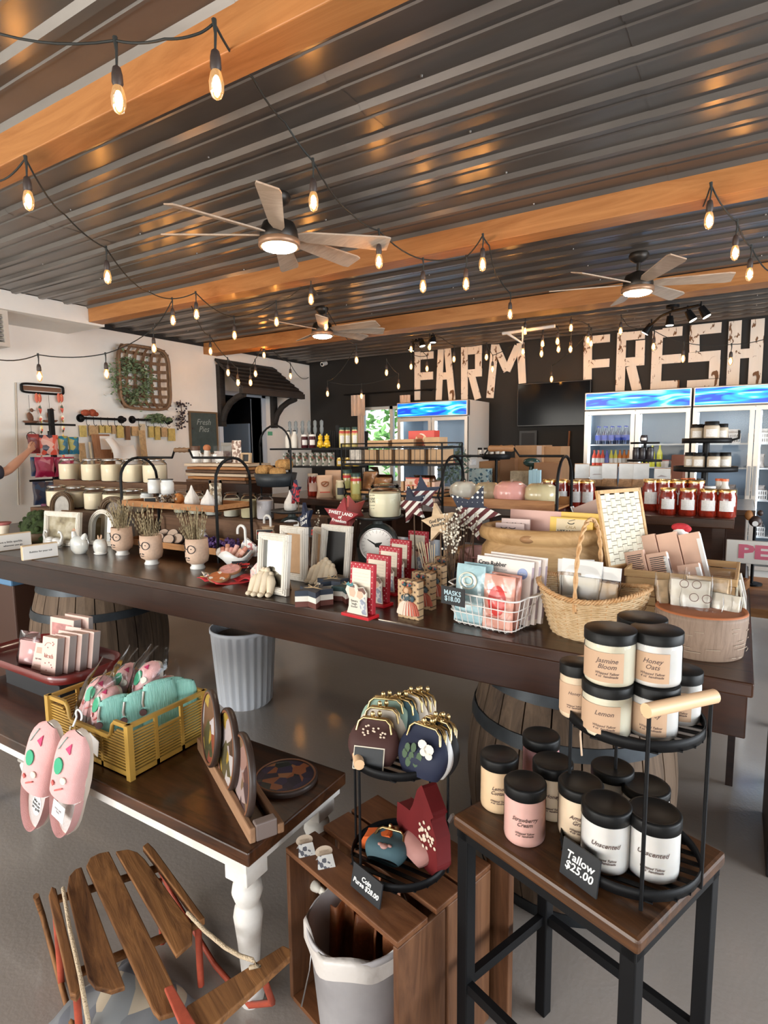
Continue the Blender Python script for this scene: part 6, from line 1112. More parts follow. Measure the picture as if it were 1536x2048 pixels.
for k, (dx, dy, w, h, rz, inn, ca, lab) in enumerate(((-.065, .03, .12, .20, .3, bs2, 1, 'frosted cream packet at the left in the wicker basket'), (-.045, .0, .135, .205, -.1, bs2, 1, 'cream packet with white header card in the middle of the wicker basket'), (.015, .01, .13, .19, -.15, bs, 1, 'tan bath salt packet with white header right under the hoop handle'), (-.075, -.045, .09, .125, .5, bs2, 0, 'small pale packet leaning on the left rim of the wicker basket'))):
  q = pw + RZ(-.12) @ Vc((dx, dy, .03)); t, X = clearbag(lab, q, w, h, .035, inn, rz, .15, .72)
  if ca: O('header_card', MB().box(-w / 2, w / 2, -.004, .004, h * .80, h * 1.02, X.to_4x4()), paper, t)
# ---------------------------------------------------------------- oval woven tray basket with clear bags
po = Vc((-.082, 1.965, TZ)); sO = 162 * mpp(Vc((po.x, po.y - .0, TZ + .1))); a_, b_ = sO / 2, .115; hO = .125
hO = ay(1410, 1240, po.y - .12).z - TZ
t = T('oval_basket', 'oval flat woven brown grey basket with orange lining at the table corner', 'basket', po, .04); x_out = wood('woven_grey', (.17, .115, .085), (.30, .21, .155), 'Z', .6, 30)
O('wall', MB().lathe([(.90, 0), (.95, .004), (1.0, hO * .5), (1.02, hO * .9), (1.02, hO), (.95, hO), (.94, hO * .5), (.86, .01)], 56, sx=a_, sy=b_), x_out, t); O('rim_lining', MB().lathe([(1.02, hO), (1.00, hO + .006), (.95, hO + .004), (.935, hO * .7), (.93, hO * .2)], 56, sx=a_, sy=b_), M('orange_lining', (.45, .15, .06), .6), t); m = MB()
rr = random.Random(9)
for i in range(9):
  for _ in range(6): a0 = rr.uniform(0, 6.28); m.tube([((1.026) * a_ * cos(a0 + .06 * k), 1.026 * b_ * sin(a0 + .06 * k), hO * (.12 + .095 * i)) for k in range(rr.randint(3, 6))], .0009, 4)
O('pale_stitches', m, M('stitch_pale', (.50, .40, .30), .5), t)
bc = M('brown_beads', (.14, .07, .06), .5, var=.4, vscale=60)
for k, (dx, dy, w, h, rz, inn, lab) in enumerate(((-.075, .03, .11, .18, .5, bs, 'clear bag of tan soap at the left of the oval basket'), (-.03, .01, .12, .19, .1, bs2, 'clear bag with a kraft print card, second in the oval basket'), (.01, .045, .13, .195, -.05, bs, 'tall clear bag with tan card at the back of the oval basket'), (.0, -.02, .115, .125, -.1, bc, 'clear crinkled bag of dark beads at the front of the oval basket'), (.055, .02, .10, .15, -.4, bs2, 'crinkled empty looking clear bag at the right of the oval basket'))):
  q = po + Vc((dx, dy, .045 if k != 3 else .065)); t, X = clearbag(lab, q, w, h, .04, inn, rz, .12, .84 if k != 3 else .45)
  if k in (1, 3): O('ring_print', MB().tube([X @ Vc((-.018 + .012 * cos(a), -.016, h * .8 + .012 * sin(a))) for a in [2 * PI * j / 16 for j in range(16)]], .0009, 4, closed=True).tube([X @ Vc((.016 + .012 * cos(a), -.016, h * .8 + .012 * sin(a))) for a in [2 * PI * j / 16 for j in range(16)]], .0009, 4, closed=True), M('print_brown'), t)
# ---------------------------------------------------------------- picnic basket with open woven lid
pp_ = Vc((ay(1358, 1155, 2.27).x, 2.45, TZ)); rz = -.02
t = T('picnic_basket', 'wooden picnic basket with open pale woven lid, holding brown soap boxes', 'basket', pp_, rz); pw_ = .35 / 2; pd = .17; ph_ = .165; lath = wood('basket_lath', (.48, .27, .11), (.66, .42, .20), 'X', .55)
m = MB()
for k in range(4): z0 = .004 + k * .034; m.box(-pw_, pw_, -pd, -pd + .005, z0, z0 + .030).box(-pw_, pw_, pd - .005, pd, z0, z0 + .030).box(-pw_, -pw_ + .005, -pd, pd, z0, z0 + .03)
O('lath_walls', m, lath, t); O('base', MB().box(-pw_, pw_, -pd, pd, 0, .004), lath, t); O('rim_band', MB().box(-pw_ - .006, pw_ + .006, -pd - .006, -pd + .004, ph_ - .026, ph_).box(-pw_ - .006, pw_ + .006, pd - .004, pd + .006, ph_ - .026, ph_).box(-pw_ - .006, -pw_ + .004, -pd, pd, ph_ - .026, ph_).box(pw_ - .004, pw_ + .006, -pd, pd, ph_ - .026, ph_), lath, t, bevel=.002)
wov = M('pale_weave', (.66, .60, .46), .6, var=.15, vscale=30)
def weave(m, w, h, X, nx, ny):
  for i in range(nx):
    x = -w / 2 + w * (i + .5) / nx
    for j in range(ny):
      y = h * (j + .5) / ny; up = (i + j) % 2; m.box(x - w / nx * .46, x + w / nx * .46, -.003 if up else -.0008, .0005, y - h / ny * (.62 if up else .3), y + h / ny * (.62 if up else .3), X)
      if not up: m.box(x - w / nx * .62, x + w / nx * .62, -.002, 0, y - h / ny * .30, y + h / ny * .30, X)
  return m
O('woven_end', weave(MB(), pd * 2, ph_ - .03, Matrix.Translation((pw_ + .003, 0, 0)) @ RZ(PI / 2).to_4x4(), 6, 4), wov, t); O('side_handle', MB().tube([(pw_ + .008, -.07, ph_ - .02), (pw_ + .028, -.075, .06), (pw_ + .03, -.07, .04), (pw_ + .03, .05, .04), (pw_ + .028, .055, .06), (pw_ + .008, .05, ph_ - .02)], .006, 6), M('white_handle', (.7, .66, .6), .5), t)
LX = Matrix.Translation((-pw_ - .010, -.03, ph_ - .01)) @ RZ(PI / 2 - .45).to_4x4() @ RX(-.22).to_4x4()
lidm_ = MB(); weave(lidm_, .24, .285, LX, 8, 11); o = O('woven_lid', lidm_, wov, t); O('lid_frame', MB().box(-.13, .13, -.006, .006, -.008, .008, LX).box(-.13, .13, -.006, .006, .285, .300, LX).box(-.134, -.12, -.006, .006, 0, .3, LX).box(.12, .134, -.006, .006, 0, .3, LX), lath, t, bevel=.001)
def inp(x, y, z): return pp_ + RZ(rz) @ Vc((x, y, z))
for k, (dx, dy, h, tx) in enumerate(((-.085, .045, .235, 0), (-.005, .045, .25, 0), (.075, .045, .255, 0), (-.12, -.065, .185, 1), (-.04, -.065, .185, 1), (.06, -.055, .15, 2))):
  t = T('soap_box', ['plain kraft soap box, back row left in the picnic basket', 'plain kraft soap box, back row middle in the picnic basket', 'tall kraft soap box with white side stripe, back row right in the picnic basket', 'kraft soap box with printed paragraph, front row left in the picnic basket', 'kraft soap box with printed paragraph and dark stripe, front row middle', 'kraft pouch with white tag at the front right of the picnic basket'][k], 'box', inp(dx, dy, .035), rz - .08); X = RY(-.28) @ RX(-.12)
  O('box', MB().box(-.039, .034, -.014, .014, 0, h, X.to_4x4()), pinkkraft, t, bevel=.001)
  if k in (2, 4, 5): O('white_stripe', MB().box(.0343, .0352, -.013, .013, h * .25, h * .97, X.to_4x4()).box(.022, .034, -.0150, -.0143, h * .2, h * .9, X.to_4x4()), paper, t)
  if k == 4: O('dark_stripe', MB().box(.0355, .036, -.008, .008, h * .4, h * .85, X.to_4x4()), M('stripe_brown', (.06, .03, .03), .5), t)
  if tx == 1:
    m = MB(); [m.box(-.028, .026 - .008 * (j % 3 == 2), -.0150, -.0145, h * .90 - .0075 * j, h * .90 - .0075 * j + .0028, X.to_4x4()) for j in range(9)]; O('printed_paragraph', m, inkk, t)
t = T('dish_scrubber', 'red and white cloth topped scrubber poking up behind the soap boxes', 'brush', inp(-.03, .15, .20), rz); t.location.z = TZ + .20; O('red_cloth', MB().ball((0, 0, .09), (.035, .02, .018), 12, 8).ball((.02, 0, .085), (.02, .02, .015), 8, 6), M('red_cloth_top', (.5, .03, .04), .8, bump=.8), t); O('white_cloth', MB().lathe([(.025, -.02), (.04, .03), (.035, .06), (.02, .085)], 14), paper, t); O('post', MB().cyl((0, 0, -.2), (0, 0, 0), .008, None, 6), lath, t)
t = T('kraft_folder', 'pale brown paper folder leaning behind the woven lid', 'folder', Vc((-.42, 2.66, TZ)), -.25); O('folder', MB().box(-.075, .075, -.01, .01, 0, .40, RY(-.42).to_4x4()), M('folder_tan', (.46, .32, .27), .6), t); O('white_edge', MB().box(-.082, -.077, -.012, .012, .1, .41, RY(-.42).to_4x4()), paper, t)
# second flat picnic tray under the basket edge
o = O('serving_tray', MB().box(-.13, .13, -.10, .10, 0, .012).box(-.14, .14, -.11, -.10, 0, .04).box(-.14, .14, .10, .11, 0, .04).box(-.14, -.13, -.10, .10, 0, .04).box(.13, .14, -.10, .10, 0, .04), tray_wood, None, (-.10, 2.86, TZ), (0, 0, -.2)); tag(o, 'shallow brown wooden tray behind the picnic basket at the table edge', 'tray')
# ================================================================ goods on the raised shelf and behind it
def onR(px, Y, z=RZH, py=980): q = ay(px, py, Y); return Vc((q.x, Y, z))
def jar(nm, lab, p, r, h, cont, lidm, lab_m=None, grp=None, sh=.86, lidh=.1, cat='jar'):
  t = T(nm, lab, cat, p, face(p), grp); O('jar', MB().lathe([(r * .92, 0), (r, h * .04), (r, h * .72), (r * sh, h * .84), (r * sh, h * (1 - lidh))], 18), cont, t)
  O('lid', MB().lathe([(r * (sh + .05), h * (1 - lidh)), (r * (sh + .06), h * .985), (r * sh, h), (.001, h)], 18), lidm, t)
  if lab_m: m = MB(); n = 10; vs = [((r * 1.012) * sin(a), -(r * 1.012) * cos(a), z) for z in (h * .22, h * .60) for a in [-.75 + 1.5 * k / n for k in range(n + 1)]]; m.add(vs, [(k, k + 1, n + 2 + k, n + 1 + k) for k in range(n)], True); O('paper_label', m, lab_m, t)
  return t
salsa = M('salsa_red', (.22, .018, .008), .12, coat=.8, var=.4, vscale=60); lbl = M('white_label', (.70, .68, .66), .5, var=.12, vscale=140)
FRT = ['leftmost', 'second', 'third', 'rightmost']
for k, px in enumerate((1337, 1377, 1418, 1455)): jar('salsa_jar', f'red salsa jar with gold lid and white label in the front line, {FRT[k]}', onR(px, 3.20), .042, .132, salsa, gold, lbl, 'red salsa jars at the right end of the raised shelf')
for k, px in enumerate((1302, 1329, 1358, 1392)): jar('salsa_jar', f'red salsa jar with gold lid in the rear line, {FRT[k]}', onR(px, 3.36), .044, .165, salsa, gold, lbl if k in (0, 2) else None, 'red salsa jars in the rear line')
for k, px in enumerate((1098, 1124, 1152, 1176)): jar('jam_jar', f'dark red preserve jar behind the soap pumpkins and wooden crock, {FRT[k]}', onR(px, 3.30), .040, .155, salsa, gold, lbl, 'dark red preserves behind the soap pumpkins')
bagw = M('white_bag', (.66, .67, .68), .35, var=.1, vscale=15); bagn = M('nut_brown', (.48, .27, .14), .5, var=.35, vscale=40)
t = T('bag_riser', 'dark wooden block carrying the row of white snack bags', 'stand', (onR(1240, 3.64).x, 3.62, RZH)); O('block', MB().box(-.34, .36, -.06, .09, 0, .10), darkface, t)
for k, (px, py) in enumerate(((1163, 927), (1192, 931), (1219, 926), (1253, 926), (1281, 926), (1325, 936))):
  q = ay(px, py, 3.60); t = T('snack_pouch', f'white topped clear snack pouch in the row on the raised shelf, {ORD[k]}', 'pouch', (q.x, 3.62, RZH + .101), face(q, .12 * sin(k * 2)), 'white topped pouches on the raised shelf'); h = q.z - RZH - .101
  bag('pouch', '', '', .088, h, .035, bagn, parent=t); O('header', MB().box(-.041, .041, -.024, -.019, h * .35, h * .98, RX(.04).to_4x4()), bagw, t); O('mountain_print', MB().prism([(-.028, h * .55), (-.005, h * .66), (.028, h * .57)], 0, .001, UPX, c=(0, -.026, 0)), M('grey_print'), t)
# black tiered spice stand
q = ay(1410, 937, 3.5); t = T('spice_stand', 'black round tiered spice stand holding seasoning jars above the salsa jars', 'stand', (q.x, 3.5, RZH)); z1, z2 = ay(1410, 937, 3.5).z - RZH, ay(1410, 881, 3.5).z - RZH
O('post', MB().cyl((0, 0, 0), (0, 0, z2), .016, None, 10), blackm, t); O('base', MB().lathe([(.09, 0), (.08, .012), (.02, .02)], 20), blackm, t)
for z, r in ((z1, .150), (z2, .115)): O('tier', MB().lathe([(.02, z - .012), (r, z - .014), (r, z + .012), (r - .006, z + .012), (r - .006, z - .004), (.02, z - .004)], 32), blackm, t)
O('hook_handle', MB().tube([(.11, 0, z2), (.145, 0, z2 + .01), (.145, 0, z2 + .05)], .006, 6), blackm, t)
sx_, sy_ = q.x, 3.5
for k, (px, tier, dy) in enumerate(((1388, 1, -.03), (1403, 1, .03), (1417, 1, -.06), (1437, 1, -.01), (1378, 0, .0), (1394, 0, -.07), (1424, 0, -.08), (1446, 0, -.02))):
  zz = RZH + (z2 if tier else z1) - .0035; big = .030 if k != 2 else .036; jar('spice_jar', f'black lidded seasoning jar with pale label on the {"upper" if tier else "middle"} tier of the spice stand, {FRT[k % 4]}', onR(px, 3.5 + dy, zz), big, .088 if k != 2 else .10, M('spice_tan', (.50, .42, .32), .5), blackcap, lbl, 'seasoning jars on the spice stand', lidh=.25)
for k, (px, c, nm) in enumerate(((1368, (.75, .16, .03), 'orange'), (1383, (.75, .16, .03), 'orange'), (1399, (.03, .03, .03), 'black'), (1437, (.72, .14, .04), 'red orange'), (1449, (.72, .14, .04), 'red orange'))):
  q = onR(px, 3.40 + .03 * (k % 2)); bt = bottle('sauce_bottle', f'white sauce bottle with {nm} cone cap under the spice stand, {["leftmost", "second", "third", "fourth", "rightmost"][k]}', 'bottle', M('sauce_white', (.68, .64, .58), .4), M('cone_' + nm, c, .4), .030, .17, 'sauce bottles under the spice stand', None, .5); bt.location = q
jar('mustard_jar', 'green capped jar with emblem label standing between the sauce bottles', onR(1419, 3.36), .030, .135, M('mustard_tan', (.34, .30, .16), .4), M('white_cap_lid', (.72, .72, .7), .4), lbl)
# wire rack in the middle
P = onR(810, 3.35); xa, xb = ay(708, 900, 3.35).x - P.x, ay(905, 900, 3.35).x - P.x; zz = [ay(800, y, 3.2).z - RZH for y in (990, 928, 893)]
t = T('wire_rack', 'black wire rack with three shelves holding kraft boxes and bread', 'rack', P)
for i, z in enumerate(zz): O('rack_shelf', MB().box(xa, xb, -.15, .15, z - .012, z).tube([(xa, -.15, z + .02), (xb, -.15, z + .02), (xb, .15, z + .02), (xa, .15, z + .02)], .004, 5, closed=True), blackm, t)
m = MB(); [m.tube([(xa + (xb - xa) * k / 20, -.152, zz[1]), (xa + (xb - xa) * k / 20, -.152, zz[2])], .002, 4) for k in range(21)]; O('grille_wires', m, blackwire, t)
for x in (xa, xb):
  for y in (-.15, .15): O('rack_leg', MB().tube([(x, y, 0), (x + (.03 if x == xa else -.03), y, zz[0]), (x, y, (zz[0] + zz[1]) / 2), (x, y, zz[2] + .02)], .006, 5), blackm, t)
for z in (zz[0],): O('wood_board', MB().box(xa + .01, xb - .01, -.14, .14, z + .0005, z + .02), tray_wood, t)
w_ = (xb - xa)
for k in range(6): x = P.x + xa + .07 + (w_ - .15) * k / 5; tag(O('kraft_box', MB().box(-.045, .045, -.09, .09, 0, zz[2] - zz[1] - .020), kraft if k else M('kraft_print', (.62, .55, .48), .6, var=.2, vscale=60), None, (x, 3.35, RZH + zz[1] + .001), bevel=.002), 'kraft box behind the wire grille of the rack' + f', {ORD[k]}', 'box', 'kraft boxes in the wire rack')
for k, (dx, w, h, c, lab) in enumerate(((-.16, .16, .04, kraft, 'flat kraft carton on top of the wire rack, left'), (.03, .16, .045, kraft, 'flat kraft carton on top of the wire rack, middle'), (.10, .19, .10, M('red_carton', (.55, .05, .03), .45), 'red carton with round picture on top of the wire rack'), (.24, .10, .055, kraft, 'small kraft carton on top of the wire rack, right end'))):
  o = T('carton', lab, 'box', (P.x + dx, 3.33 + (.08 if k == 2 else 0), RZH + zz[2] + .001)); O('box', MB().box(-w / 2, w / 2, -.06 if k != 2 else -.02, .06, 0, h), c, o, bevel=.002)
  if k == 2: O('round_print', MB().cyl((0, -.0205, .04), (0, -.022, .04), .042, None, 24), blotch('bun_print', [(.7, .5, .3), (.5, .1, .05), (.3, .15, .06), (.7, .6, .5)], 40), o)
brd = M('bread_crust', (.42, .18, .06), .5, var=.35, vscale=20, coat=.4)
for k, (px, w, h, lab) in enumerate(((742, .12, .15, 'clear bag of bread rolls on the wire rack, left one'), (765, .16, .10, 'clear bag of golden buns lying on the wire rack'), (845, .19, .10, 'clear bread bag with a red and cream label on the wire rack'))):
  q = onR(px, 3.33, RZH + zz[0] + .021); t, X = clearbag(lab, q, w, h, .13, brd, 0, 0, .75, nm='bread_bag')
  if k == 2: O('bread_label', MB().box(-.085, .085, -.070, -.067, h * .35, h * .85), M('label_cream_red', (.70, .50, .38), .5), t); O('label_band', MB().box(-.085, .085, -.072, -.0705, h * .35, h * .42).box(-.085, .085, -.072, -.0705, h * .80, h * .88).cyl((0, -.0705, h * .62), (0, -.073, h * .62), .020, None, 16), M('label_red', (.50, .06, .03), .5), t)
for k in range(8): tag(O('kraft_envelope', MB().box(-.010, .010, -.09, .05, 0, .125, RX(.02).to_4x4()), [kraft, pinkkraft][k % 2], None, (P.x + .03 + .032 * k, 3.35, RZH + .001), bevel=.001), f'kraft envelope filed upright under the wire rack, {ORD[k]}', 'envelope', 'kraft envelopes under the wire rack')
# jars and bags left of the rack
jar('preserve_jar', 'red preserve jar with round label beside the pretzel bag', onR(626, 3.28), .040, .16, salsa, M('cream_lid', (.6, .5, .4), .4), M('label_pink', (.65, .45, .38), .5), lidh=.12)
q = onR(650, 3.22); bag('pretzel_bag', 'tan pretzel bag with brown pretzel print on the raised shelf', 'snack bag', .115, .155, .05, M('tan_bag', (.62, .40, .27), .45, var=.06), loc=q, rot=(0, 0, face(q))); o = T('nut_bag', 'second tan bag behind the pretzel bag', 'snack bag', onR(668, 3.34), .3); bag('bag', '', '', .13, .185, .05, M('tan_bag'), parent=o)
tr = bpy.data.objects['pretzel_bag']; O('pretzel_print', MB().tube([(.022 * sin(a) * (1 + .3 * cos(a)), -.029, .095 + .016 * cos(a * 1)) for a in [2 * PI * k / 20 for k in range(20)]], .004, 5, closed=True).tube([(-.012, -.029, .085), (.012, -.029, .108)], .003, 4), M('pretzel_brown', (.30, .09, .03), .5), tr); O('red_line_print', MB().box(-.035, .035, -.027, -.0255, .035, .042), M('label_red'), tr)
jar('dark_jar', 'small jar with black and white label left of the pickle jars', onR(681, 3.20), .032, .125, M('jar_tan', (.55, .48, .30), .4), M('straw_lid', (.66, .55, .38), .5), M('label_black', (.03, .03, .035), .5))
pick = M('pickle_gold', (.40, .30, .08), .3, coat=.5, var=.3, vscale=40); grl = M('green_black_lid', (.02, .05, .04), .4)
for k, (px, Y, h) in enumerate(((695, 3.34, .19), (712, 3.20, .175), (742, 3.42, .18))): tt = jar('pickle_jar', f'tall pickle jar with dark lid and red banded neck, {["left one behind", "front one", "right one by the rack"][k]}', onR(px, Y), .036, h, pick, grl, M('label_olive', (.42, .40, .14), .5), 'pickle jars', lidh=.14); O('red_band', MB().lathe([(.0365, h * .70), (.034, h * .80)], 18), M('band_red', (.45, .03, .03), .5), tt)
# black condiment rack left of the curtained window
P = onR(640, 3.55); xa, xb = ay(562, 900, 3.55).x - P.x, ay(722, 900, 3.55).x - P.x; zs = [ay(640, y, 3.45).z - RZH for y in (932, 896)]; zt = ay(700, 891, 3.45).z - RZH
t = T('condiment_rack', 'black shelf rack of squeeze bottles, jam and honey in front of the corner', 'rack', P)
for z in zs: O('rack_shelf', MB().box(xa, xb, -.13, .10, z - .014, z), blackm, t)
[O('rack_post', MB().box(a, b, .08, .1, 0, zs[1] + h), blackm, t) for a, b, h in ((xa, xa + .02, .12), (xb - .02, xb, .12), (.10, .13, .17))]
for k in range(5): O('rack_slat', MB().box(.03 + .018 * k, .036 + .018 * k, .085, .09, zs[0], zs[1] + .13), blackm, t)
sq = M('squeeze_white', (.66, .62, .56), .4); Zt = RZH + zs[1] + .001
for k, px in enumerate((580, 592)): bt = bottle('squeeze_bottle', f'white squeeze bottle with dark cap on the condiment rack, {["left", "right"][k]} one', 'bottle', sq, blackcap, .027, .135, 'white squeeze bottles', None, .45); bt.location = onR(px, 3.48, Zt)
for k, px in enumerate((612, 627)): jar('berry_jar', f'dark berry jam jar with round white label on the condiment rack, {["left", "right"][k]} one', onR(px, 3.48, Zt), .028, .10, M('berry_dark', (.06, .01, .015), .2), M('white_cap_lid'), lbl, 'dark berry jams', lidh=.14)
for k, px in enumerate((643, 656)):
  q = onR(px, 3.48, Zt); t = T('honey_bear', f'bear shaped honey bottle glowing yellow on the condiment rack, {["left", "right"][k]} one', 'bottle', q, face(q), 'honey bears'); O('bottle', MB().ball((0, 0, .03), (.024, .02, .032), 12, 8).ball((0, -.002, .070), (.018, .016, .018), 12, 8).ball((-.012, 0, .085), .006, 6, 5).ball((.012, 0, .085), .006, 6, 5).ball((-.018, -.012, .015), (.009, .012, .009), 6, 5).ball((.018, -.012, .015), (.009, .012, .009), 6, 5), M('honey_yellow', (.80, .50, .02), .25, coat=.6), t); O('cap', MB().cyl((0, 0, .086), (0, 0, .102), .009, .005, 10), M('honey_cap', (.8, .6, .1), .4), t)
for k, px in enumerate((583, 595, 608, 621, 633, 646)):
  q = onR(px, 3.62, Zt); tag(O('spreader', MB().lathe([(.006, 0), (.006, .10), (.017, .125), (.019, .150), (.013, .165), (.017, .180), (.016, .205), (.001, .215)], 10, sy=.5), M('spreader_grey', (.16, .18, .19), .5), None, q), f'grey figure handled spreader standing at the back of the rack, {ORD[k] if k < 5 else "rightmost"}', 'spreader', 'grey spreaders')
pkt = blotch('spice_packet', [(.66, .62, .56), (.70, .66, .6), (.12, .16, .10), (.62, .58, .52), (.45, .2, .15)], 60, .4)
for k, px in enumerate((574, 587, 600, 613, 627, 640, 652, 664)): bag('spice_packet', f'white printed spice packet leaning on the lower shelf of the condiment rack, {ORD[k]}', 'packet', .052, .098, .02, pkt, 'spice packets', loc=onR(px, 3.47, RZH + zs[0] + .001), rot=(0, 0, face(onR(px, 3.47), .5)))
for k, px in enumerate((686, 697, 711)): tt = jar('relish_jar', f'tall yellow relish jar with red band on the rack top, {["left", "middle", "right"][k]} one', onR(px, 3.45 + .03 * (k % 2), Zt), .022, .145, M('relish', (.55, .45, .16), .3, coat=.5), grl, lbl, 'tall yellow relish jars', lidh=.13); O('red_band', MB().lathe([(.0225, .10), (.021, .118)], 14), M('band_red'), tt)
for k, px in enumerate((681, 697, 713)): jar('honey_jar', f'small golden jar on the lower shelf of the condiment rack, {["left", "middle", "right"][k]} one', onR(px, 3.47, RZH + zs[0] + .001), .024, .062, M('honey_gold', (.60, .38, .06), .3, coat=.5), gold, lbl, 'small golden jars')
# stacked wooden trays with gifts left of the rack
q = Vc((ay(450, 985, 3.2).x, 3.22, TZ)); hh = ay(450, 927, 3.1).z - TZ; t = T('tray_stack', 'stack of dark brown wooden trays and slatted boards behind the tray stand', 'tray', q); rr = random.Random(3); z = .0
O('support', MB().box(-.30, .36, -.12, .12, 0, hh - .15), darkface, t)
for k in range(6): dz = (.15) / 6; z0 = hh - .15 + k * dz; O('board', MB().box(-.30 + rr.uniform(-.02, .02), .34 + rr.uniform(-.02, .02), -.13, .12, z0 + .003, z0 + dz - .002, RZ(rr.uniform(-.05, .05)).to_4x4()), [rw, tray_wood, M('pale_edge', (.55, .42, .30), .6)][k % 3], t, bevel=.002)
zt = TZ + hh + .001
def onT(px, dy=0): v = ay(px, 920, 3.22 + dy); return Vc((v.x, 3.22 + dy, zt))
t = T('lidded_mug', 'grey white mug with dark brown top on the tray stack, leftmost', 'mug', onT(392)); O('mug', MB().lathe([(.035, 0), (.038, .09), (.036, .095)], 16), whitec, t); O('brown_top', MB().lathe([(.034, .095), (.038, .13), (.036, .132)], 16), M('top_brown', (.10, .05, .03), .5), t); O('handle', MB().tube([(.036, 0, .08), (.062, 0, .07), (.06, 0, .035), (.036, 0, .025)], .005, 6), whitec, t)
t = T('terracotta_figure', 'terracotta topped white cone ornament on the tray stack', 'ornament', onT(415, .05)); O('cone', MB().lathe([(.036, 0), (.024, .09), (.02, .1)], 16), whitec, t); O('top', MB().ball((0, 0, .115), (.034, .03, .028), 12, 8), M('terracotta', (.48, .18, .08), .8), t)
t = T('glass_box', 'clear box of pale trinkets with a grey sign on the tray stack', 'box', onT(446, .03)); O('contents', MB().box(-.05, .05, -.04, .04, .002, .09), blotch('trinkets', [(.55, .45, .42), (.4, .3, .3), (.6, .55, .5)], 50), t); O('film', MB().box(-.054, .054, -.044, .044, 0, .13), plastic_film, t); O('sign', MB().box(-.07, .06, .05, .055, 0, .155), M('sign_grey', (.25, .23, .2), .6), t)
t = T('cow_figurine', 'small white figurine lying at the front of the tray stack', 'figurine', onT(440, -.09)); O('body', MB().ball((0, 0, .03), (.05, .025, .028), 12, 8).ball((-.04, -.01, .055), (.022, .018, .02), 10, 6).cyl((-.03, 0, .02), (-.03, 0, 0), .007, None, 6).cyl((.03, 0, .02), (.03, 0, 0), .007, None, 6), whitec, t)
t = T('patterned_book', 'brown and white patterned cloth bag standing on the tray stack', 'bag', onT(474), .2); bag('bag', '', '', .085, .17, .04, blotch('cow_print', [(.70, .62, .54), (.20, .12, .09), (.62, .52, .45), (.3, .2, .16)], 50), parent=t)
t = rframe('mini chalkboard with scalloped pale wood frame at the right of the tray stack', onT(494, -.04), .085, .075, .012, M('pale_frame_wood', (.62, .45, .28), .6), board, .1); t.name = 'mini_chalkboard'
t = rframe('mini chalkboard easel left behind the candles on the cabinet', Vc((XL + .46, ay(247, 920, 4.4).y * 0 + 4.25, 1.09)), .17, .11, .016, M('pale_frame_wood'), board, .9); t.location = ax(267, 945, XL + .44); t.location.z = 1.0905
# fluffy pumpkins in the tall arched stand
P = Vc((ay(553, 1000, 2.97).x, 2.97, TZ)); ww_ = (ay(590, 1000, 2.97).x - ay(529, 1000, 2.97).x) / 2; zt = ay(553, 851, 2.97).z - TZ; zb = ay(545, 976, 2.85).z - TZ; zr = ay(545, 948, 2.85).z - TZ
t = T('arched_stand', 'tall black arched stand with a dark oval bowl of fuzzy pumpkins', 'stand', P); O('arch', MB().tube([(-ww_, 0, 0), (-ww_, 0, zt - ww_)] + [(-ww_ * cos(a), 0, zt - ww_ + ww_ * sin(a)) for a in [PI * k / 12 for k in range(13)]] + [(ww_, 0, 0)], .007, 6), blackm, t); O('bowl', MB().lathe([(.09, zb), (.125, zb + .01), (.145, zr), (.140, zr), (.12, zb + .015), (.001, zb + .012)], 32), M('bowl_charcoal', (.02, .025, .03), .5), t); O('foot_plate', MB().lathe([(.10, 0), (.10, .008), (.001, .009)], 24), blackm, t)
def pumpkin(nm, lab, p, r, h, mat, stemc, ribs=8, grp=None, bump_=.10):
  t = T(nm, lab, 'pumpkin', p, 0, grp); n = 48; prof = [(.001, .06), (.5, 0), (.85, .15), (1, .5), (.9, .82), (.55, 1.0), (.2, .98), (.001, .92)]
  vs = [(x * r * (1 - bump_ * (1 - abs(cos(ribs * math.pi * j / n)))) * cos(2 * PI * j / n), x * r * (1 - bump_ * (1 - abs(cos(ribs * math.pi * j / n)))) * sin(2 * PI * j / n), z * h) for x, z in prof for j in range(n)]
  O('body', MB().add(vs, [(i * n + j, i * n + (j + 1) % n, (i + 1) * n + (j + 1) % n, (i + 1) * n + j) for i in range(7) for j in range(n)], True), mat, t)
  O('stem', MB().tube([(0, 0, h * .9), (.004, 0, h * 1.08)], [r * .08, r * .05], 7), stemc, t); return t
fz = M('fuzzy_tan', (.42, .23, .08), .95, var=.25, vscale=40, bump=1.0, bscale=150)
for k, (dx, dy, dz, r) in enumerate(((-.065, -.03, .0, .068), (.06, .02, .045, .062), (.068, -.055, .0, .055))): pumpkin('fuzzy_pumpkin', 'fuzzy tan pumpkin in the dark oval bowl, ' + ['large left one', 'raised rear one', 'front right one'][k], P + Vc((dx, dy, zr - .025 + dz)), r, r * 1.15, fz, M('stem_brown'), grp='fuzzy pumpkins')
